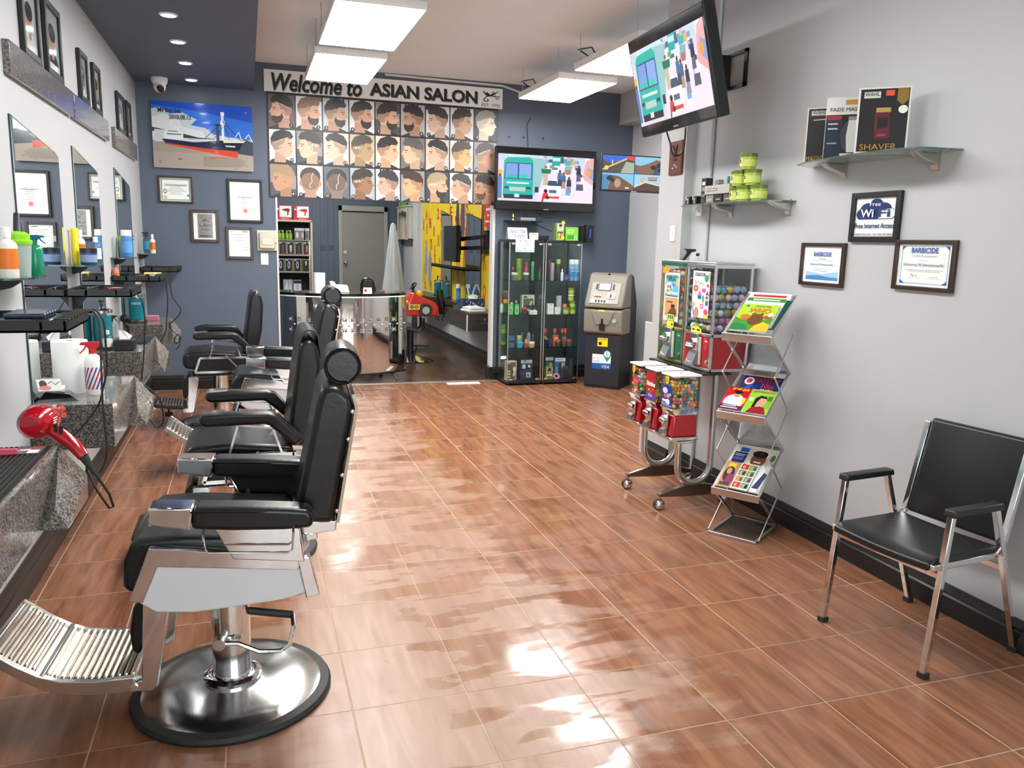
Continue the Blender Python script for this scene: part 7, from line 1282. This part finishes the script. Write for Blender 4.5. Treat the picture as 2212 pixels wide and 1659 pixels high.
for k in range(5): a_ = k*2*PI/5; MB().bar((0, -.22, .1), (.28*math.cos(a_), -.22+.28*math.sin(a_), .05), .05, .03).cyl((.28*math.cos(a_), -.22+.28*math.sin(a_), 0), (.28*math.cos(a_), -.22+.28*math.sin(a_), .05), .025).obj('leg', BLACKP, t)
# ---- product shelving
t = thing('product_shelving', 'cream framed product shelving filled with clipper boxes by the rear wall', 'shelving', (.855, 15.85, 0)); CR = mat('cream_laminate', '#b9b49f', .5)
MB().box(-.325, -.2, 0, -.30, .2, 1.90).box(.285, -.2, 0, .325, .2, 1.90).obj('side', CR, t, bev=.003); MB().box(-.325, -.2, 1.875, .325, .2, 1.91).obj('top', CR, t); MB().box(-.30, .18, 0, .30, .2, 1.88).obj('back', mat('dark_back', '#26282c', .6), t)
for z in (.60, .956, 1.267, 1.545): MB().box(-.30, -.2, z-.018, .29, .18, z).obj('shelf', mat('shelf_edge', '#8f8d84', .5), t)
MB().box(.25, -.19, .60, .275, -.17, 1.54).obj('inner_rail', STEEL, t)
def gx(c): return at(590+.1266*c, 500, 'y', 15.7).x
for i, c in enumerate((190, 485)):
    p = Pic(1.1, 1).rect(0, 0, 1.1, 1, '#c0242a').rect(.25, .17, 1.08, .97, '#ece8e6').rect(.03, .2, .22, .9, '#b01c22').rect(.06, .7, .2, .8, '#e8e4e4').poly([(.42, .72), (.6, .78), (.85, .82), (.98, .75), (.98, .62), (.9, .56), (.86, .3), (.78, .3), (.78, .56), (.6, .62), (.42, .66)], '#7a161c' if i == 0 else '#b8242a').rect(.25, .0, .95, .14, '#c8282e')
    carton(['red and white hair dryer box on the shelving with a dark dryer picture', 'red and white hair dryer box on the shelving with a bright red dryer picture'][i], (gx(c), 15.72, 1.91), .28, .12, .255, '#b8262c', p, [('BaByliss', INKW, .35, .8, .03, .11)])
for i in range(4):
    p = Pic(1, 1.8).rect(0, 0, 1, 1.8, '#b9b6ae').rect(.05, .05, .95, 1.72, '#191716').poly([(.4, .4), (.36, 1.3), (.66, 1.3), (.62, .4)], ['#6a4a3a', '#c8c6c2', '#5a2228', '#b0703c'][i]).rect(.3, .1, .8, .25, '#8a4a2c').rect(.1, 1.55, .4, 1.66, '#c9c7c2')
    carton('black clipper box in the upper boxed row with %s tool picture' % ['a brown', 'a silver', 'a dark red', 'a copper'][i], (gx(155+137*i), 15.72, 1.267), .135, .1, .245, '#a7a49b', p, group='clipper boxes on the shelving')
    p = Pic(1, 1.8).rect(0, 0, 1, 1.8, '#b4b2aa').rect(.05, .05, .95, 1.72, '#161516').ell(.5, .95, .17, .5, '#cfcdc9').ell(.5, .95, .09, .35, '#161516').rect(.1, 1.55, .4, 1.66, '#c9c7c2')
    if i == 3: p = Pic(1, 1.8).rect(0, 0, 1, 1.8, '#a8a02c').rect(.05, .05, .95, 1.72, '#1a1914').poly([(.45, .9), (.4, 1.5), (.65, 1.5), (.6, .9)], '#c8bc6a')
    carton(['black clipper box half hidden at the edge of the lower boxed row', 'black clipper box with a white oval clipper, beside the half hidden one', 'black clipper box with a white oval clipper, beside the yellow-edged box', 'black clipper box with yellow edges in the lower row'][i], (gx(110+145*i), 15.72, .956), .14, .1, .24, '#a19e96' if i < 3 else '#8f882a', p, group='clipper boxes on the shelving')
for i, c in enumerate((105, 165, 235, 295)): bottle(['green pump bottle at the end of the top shelf', 'green bottle second along the top shelf', 'green pump bottle with white cap in the middle of the top shelf', 'green bottle beside the blister packs'][i], (gx(c), 15.70+.03*(i % 2), 1.545), .032, .17, '#7c9a2a', '#d6dccb' if i % 2 else '#86a431', 'pump' if i % 2 else 'plain', '#93b03a')
for i, c in enumerate((410, 500, 570)): carton(['white clipper blister pack on the top shelf', 'grey trimmer blister pack on the top shelf', 'narrow dark blister pack on the top shelf'][i], (gx(c), 15.70, 1.545), .10, .05, .22, '#8d8a86', Pic(1, 2).rect(0, 0, 1, 2, '#77736f').rect(.05, 1.6, .95, 1.95, '#d8d6d2').ell(.5, .8, .22, .5, ['#d4d4d2', '#b9a49a', '#5a4a52'][i]).rect(.3, 1.75, .7, 1.85, '#222222'))
carton('clear bag of supplies on the lowest visible shelf', (gx(230), 15.70, .60), .17, .12, .21, '#8e9196', Pic(1, 1).rect(0, 0, 1, 1, '#9da1a6').poly([(.1, .1), (.4, .9), (.5, .2)], '#d4d8da').poly([(.5, .1), (.7, .8), (.9, .15)], '#c2c6ca'), cat='bag', name='supply_bag')
carton('white and black box with a red emblem on the lowest visible shelf', (gx(390), 15.68, .60), .14, .1, .2, '#c9cccd', Pic(1, 1.3).rect(0, 0, 1, 1.3, '#d6d9da').rect(0, .9, 1, 1.3, '#1c1d20').ell(.5, .5, .16, .3, '#b03040').ell(.5, .5, .1, .2, '#d6d9da'))
for i, c in enumerate((855, 995)):
    q = at(590+.1266*c, 535, 'y', 16.1); o = MB().box(-.045, -.008, -.05, .045, 0, .05).obj('wall_socket', mat('painted_socket', '#465060', .5), None, bev=.003, loc=q); tag(o, ['blue painted wall socket nearer the product shelving', 'blue painted wall socket nearer the grey door'][i], 'socket')
# ---- wrapped cone
q = at(846, 481, 'y', 12.0); t = thing('wrapped_cone', 'tall cone shaped stand wrapped in clear crinkled plastic beside the door', 'stand', (q.x+.02, 12.0, 0)); WR_ = mat('crinkled_plastic', '#dfe3e2', .18, bump=1.0, scale=26, alpha=.5)
wm = MB().lathe([(.20, 0), (.21, .3), (.19, .6), (.17, .8), (.15, .95), (.125, 1.15), (.10, 1.35), (.07, 1.55), (.05, q.z-.12), (.03, q.z-.02), (.001, q.z)], 40)
def fold(v):
    a_ = math.atan2(v[1], v[0]); k = 1+.09*math.sin(5*a_+v[2]*2)+.05*math.sin(11*a_-v[2]*5); return (v[0]*k, v[1]*k, v[2])
wm.v = [fold(v) for v in wm.v]; wm.obj('plastic_wrap', WR_, t)
MB().cyl((0, 0, 0), (0, 0, 1.4), .03).lathe([(.2, 0), (.2, .05), (.05, .08)], 20).obj('stand', STEEL, t)
# ---- white wall cabinet
t = thing('wall_cabinet', 'small cream wall cabinet with a scalloped opening holding combs and magazines', 'cabinet', (WR, 15.45, 1.60)); CW = mat('cream_paint', '#cfcbbd', .45)
L2 = .55
MB().box(-.15, -L2, 0, 0, -L2+.02, .60).box(-.15, L2-.02, 0, 0, L2, .60).box(-.15, -L2, 0, 0, L2, .02).box(-.17, -L2-.02, .60, 0, L2+.02, .625).box(-.012, -L2, 0, 0, L2, .6).obj('carcass', CW, t, bev=.003)
MB().prism([(-L2, 0), (-L2+.1, 0), (-L2+.1, .45), (-L2+.2, .52), (-.2, .50), (-.1, .54), (0, .52), (.1, .54), (.2, .50), (L2-.2, .52), (L2-.1, .45), (L2-.1, 0), (L2, 0), (L2, .6), (-L2, .6)], -.152, -.14, 'yz').obj('scalloped_front', CW, t)
for i in range(5): MB().prism([(-.40+.03*i, .02), (-.37+.03*i, .02), (-.30+.03*i, .28-.03*i), (-.33+.03*i, .28-.03*i)], -.12, -.04, 'yz').obj('magazine', [PAPER, INKR, DARKWOOD, INKO, INKG][i], t)
carton('small green and yellow carton on top of the cream wall cabinet', (WR-.09, 15.75, 2.225), .3, .1, .09, '#5fae4a', Pic(3, 1).rect(0, 0, 3, 1, '#6cbc54').rect(.4, .3, 2.0, .7, '#e6d85a'), rz=RZ)
# ---- children's car chair
t = thing('kids_car_chair', 'red toy car hairdressing chair with black wheels on a chrome pump base', 'kids chair', (2.08, 10.55, 0)); RC = mat('toy_red', '#c92418', .25, coat=.4)
MB().lathe([(.27, 0), (.28, .012), (.25, .025), (.12, .05), (.05, .07), (.001, .072)], 32).obj('base_plate', CHROME, t); MB().cyl((-.04, 0, .05), (-.04, 0, .42), .045, n=18).obj('column', BLACKP, t)
[MB().tube([(-.1, y, .44), (.06, y, .40), (.12, y, .46), (.12, y, .58)], .018, 8).obj('carrier_tube', BLACKP, t) for y in (-.1, .1)]; MB().bar((.0, -.12, .22), (.16, -.20, .22), .10, .02).tube([(0, -.05, .05), (.03, -.1, .22)], .012, 6).obj('step_plate', BLACKP, t)
MB().prism([(-.42, .62), (.29, .60), (.315, .66), (.31, .73), (.26, .79), (.14, .84), (.06, .86), (.02, .90), (-.02, .93), (-.06, .90), (-.10, .80), (-.30, .80), (-.36, .94), (-.44, .93), (-.45, .70)], -.17, .17, 'xz').obj('car_body', RC, t, bev=.03, seg=4)
for x in (.13, -.30):
    for s in (-1, 1): MB().cyl((x, s*.15, .69), (x, s*.205, .69), .088, n=24).obj('tyre', RUBBER, t); MB().lathe([(.001, 0), (.05, 0), (.052, .01), (.001, .012)], 10, (x, s*.206, .69), 'y').obj('hub_cap', CHROME, t)
MB().tube([(.0+.0*math.cos(a*PI/8)+.03*math.sin(a*PI/8), .09*math.cos(a*PI/8), 1.0+.085*math.sin(a*PI/8)*.45) for a in range(16)], .012, 8, closed=True).cyl((-.0, 0, .9), (0, 0, 1.0), .015).obj('steering_wheel', BLACKP, t); MB().sphere((.06, -.12, .90), .05, 10).obj('horn_bulb', mat('toy_yellow', '#e8a81c', .3), t)
Pic(1, .5).rect(0, 0, 1, .5, '#e4c84a').ell(.3, .25, .2, .18, '#3f8a4c').ell(.7, .25, .2, .18, '#b8702c').obj('decal', t, (-.1, -.2015, .70), (.15, 0, 0), (0, 0, .07)); MB().box(.28, -.1, .615, .325, .1, .64).obj('bumper', CHROME, t)
o = MB().add([(-.26, -.1, 0), (.2, -.14, 0), (.24, .02, 0), (.16, .1, 0), (-.2, .12, 0), (-.12, 0, .04), (.08, .02, .03)], [(0, 1, 6, 5), (1, 2, 6), (2, 3, 6), (3, 4, 5, 6), (4, 0, 5), (4, 3, 2, 1, 0)]).obj('barber_cape', mat('black_cloth', '#1c1d20', .6), None, loc=(2.45, 11.5, .001)); tag(o, 'crumpled black cloth on the dark rear floor behind the toy car chair', 'cloth')
# ---- rear wall counter and goods
t = thing('rear_counter', 'dark granite wall counter with a drawer below the yellow mural', 'counter', (WR, 11.6, 0)); DG = granite('dark_granite', .3, '#1a1715', '#564c44')
MB().box(-.42, -2.05, .50, 0, -1.1, .70).obj('drawer_box', DG, t, bev=.003); MB().prism([(0, -2.05), (-.42, -2.05), (-.42, -1.3), (-.30, -.85), (-.14, -.55), (-.14, .6), (-.28, .9), (-.28, 2.3), (0, 2.3)], .70, .72, 'xy').obj('worktop', DG, t); MB().prism([(0, -1.1), (-.30, -.85), (-.14, -.55), (-.14, .6), (-.28, .9), (-.28, 2.3), (0, 2.3)], .54, .70, 'xy').obj('apron', DG, t)
MB().box(-.36, -2.06, .53, -.06, -2.045, .67).obj('drawer_front', DG, t, bev=.003); MB().tube([(-.26, -2.06, .60), (-.26, -2.085, .60), (-.14, -2.085, .60), (-.14, -2.06, .60)], .006, 6).obj('drawer_handle', STEEL, t); MB().cyl((-.2, -2.06, .645), (-.2, -2.066, .645), .014, n=12).obj('drawer_lock', STEEL, t); MB().box(-.425, -2.05, .50, -.415, -2.02, .70).obj('edge_trim', WHITEP, t)
for y in (-1.75, -1.45): MB().lathe([(.045, .719), (.045, .723), (.03, .723), (.03, .715)], 20, (-.3, y, 0)).obj('tool_hole_ring', CHROME, t)
t = thing('folded_towel', 'stack of folded white towels on the dark rear counter', 'towel', (2.70, 9.80, .72), .2); MB().box(-.12, -.13, 0, .12, .13, .035).obj('towel', mat('terry_white', '#e2e1dd', .9, bump=.6, scale=200), t, bev=.015, seg=3); MB().box(-.10, -.12, .035, .12, .12, .06).obj('towel', MATS['terry_white'], t, bev=.015, seg=3); MB().box(-.05, .0, .06, .10, .12, .066).obj('card', PAPER, t)
p = Pic(3, 1).rect(0, 0, 3, 1, '#26366e'); q = random.Random(8)
for i in range(26): p.ell(.1+2.8*q.random(), .1+.8*q.random(), .1, .1, q.choice(['#8fa0c8', '#dfe4ee', '#4a5f9c']), 8)
t = carton('blue patterned tissue box on the dark rear counter', (2.83, 10.30, .72), .30, .12, .13, '#3a4a80', p); MB().add([(-.06, -.02, .13), (.06, -.02, .13), (.08, .02, .17), (0, 0, .19), (-.06, .02, .16)], [(0, 1, 2, 3, 4)]).obj('tissue', PAPER, t)
bottle('blue spray can with white cap on the dark rear counter', (2.90, 11.35, .72), .035, .26, '#3f86c4', '#eceae6', 'can', '#5b9ad4'); disinfect('teal disinfectant jar on the rear counter nearer the toy car', (2.90, 12.1, .72), .06, .27); disinfect('teal disinfectant jar on the rear counter nearer the cream cabinet', (2.90, 12.7, .72), .06, .27)
t = thing('brush_pot', 'lime topped cup with white and blue brush handles on the rear counter', 'pot', (2.88, 10.62, .72)); MB().lathe([(.045, 0), (.05, .12)], 18).obj('cup', WHITEP, t); MB().lathe([(.052, .10), (.054, .15), (.03, .16)], 18).obj('lid', LIME, t)
for i, (dx, c_) in enumerate(((-.05, WHITEP), (.03, INKB), (.08, WHITEP), (.13, INKB))): MB().tube([(dx*.3, 0, .15), (dx, 0, .30)], .011, 6).obj('brush_handle', c_, t)
# bracket television seen from its side, tray, red notice, dryer holder
t = thing('bracket_television', 'black television on a swivel bracket beside the yellow wall', 'television', (2.66, 10.80, 1.32)); MB().box(-.03, -.36, 0, .03, .36, .48).obj('cabinet', BLACKG, t, bev=.006); MB().box(.03, -.28, .1, .06, .28, .42).obj('rear_hump', BLACKP, t, bev=.01); MB().bar((.05, -.2, .30), (.30, -.62, .34), .04, .05).bar((.05, -.2, .18), (.30, -.62, .20), .04, .05).box(.29, -.72, .12, .315, -.55, .42).obj('bracket', BLACKP, t)
p = Pic(1, 1.5).rect(0, 0, 1, 1.5, '#cf2e2c'); 
for y_, a_, b_ in ((1.15, .1, .9), (.72, .28, .75), (.3, .06, .94)): p.rect(a_, y_, b_, y_+.13, '#f0dcd8')
t = thing('red_notice', 'red notice with three white text lines on the yellow wall', 'notice', (WR, 10.1, 1.79)); p.obj('sheet', t, (-.004, .2, 0), (0, -.40, 0), (0, 0, .27))
t = thing('rear_tool_tray', 'long black tool tray fixed across the mirrors of the yellow wall', 'tray', (WR, 11.55, 1.20)); MB().box(-.22, -1.0, 0, -.014, 1.0, .015).box(-.22, -1.0, 0, -.21, 1.0, .05).box(-.22, -1.0, 0, -.014, -.99, .05).obj('tray_body', BLACKP, t)
t = thing('dryer_holder', 'black hair dryer with wire holder hanging by the rear counter', 'hair dryer holder', (2.66, 11.5, .66)); MB().bar((.02, 0, .0), (.175, 0, .0), .02).obj('bracket', BLACKP, t); MB().tube([(0, 0, .22), (.0, -.03, .12), (.02, -.02, .0), (.03, 0, -.12)], [.05, .06, .055, .04], 10).obj('dryer', BLACKP, t)
for k in range(5): a_ = k*1.25; MB().tube([(.06*math.cos(a_), .06*math.sin(a_), .1), (.11*math.cos(a_), .10*math.sin(a_), -.05), (.05*math.cos(a_+.6), .06*math.sin(a_+.6), -.22)], .006, 5).obj('wire', BLACKP, t)
# unseen ceiling panels, added to brighten the rear room
for i, (x, y) in enumerate(((1.2, 10.6), (1.2, 12.4), (1.2, 14.2))):
    t = thing('added_ceiling_light', 'unseen lit panel added on the ceiling to brighten the rear room', 'lamp', (x, y, ZC-.2), 0, 'added rear room ceiling lights'); MB().box(-.3, -.6, -.03, .3, .6, 0).obj('housing', WHITEP, t); MB().box(-.28, -.58, -.034, .28, .58, -.029).obj('diffuser', LENS, t)
flush_text()
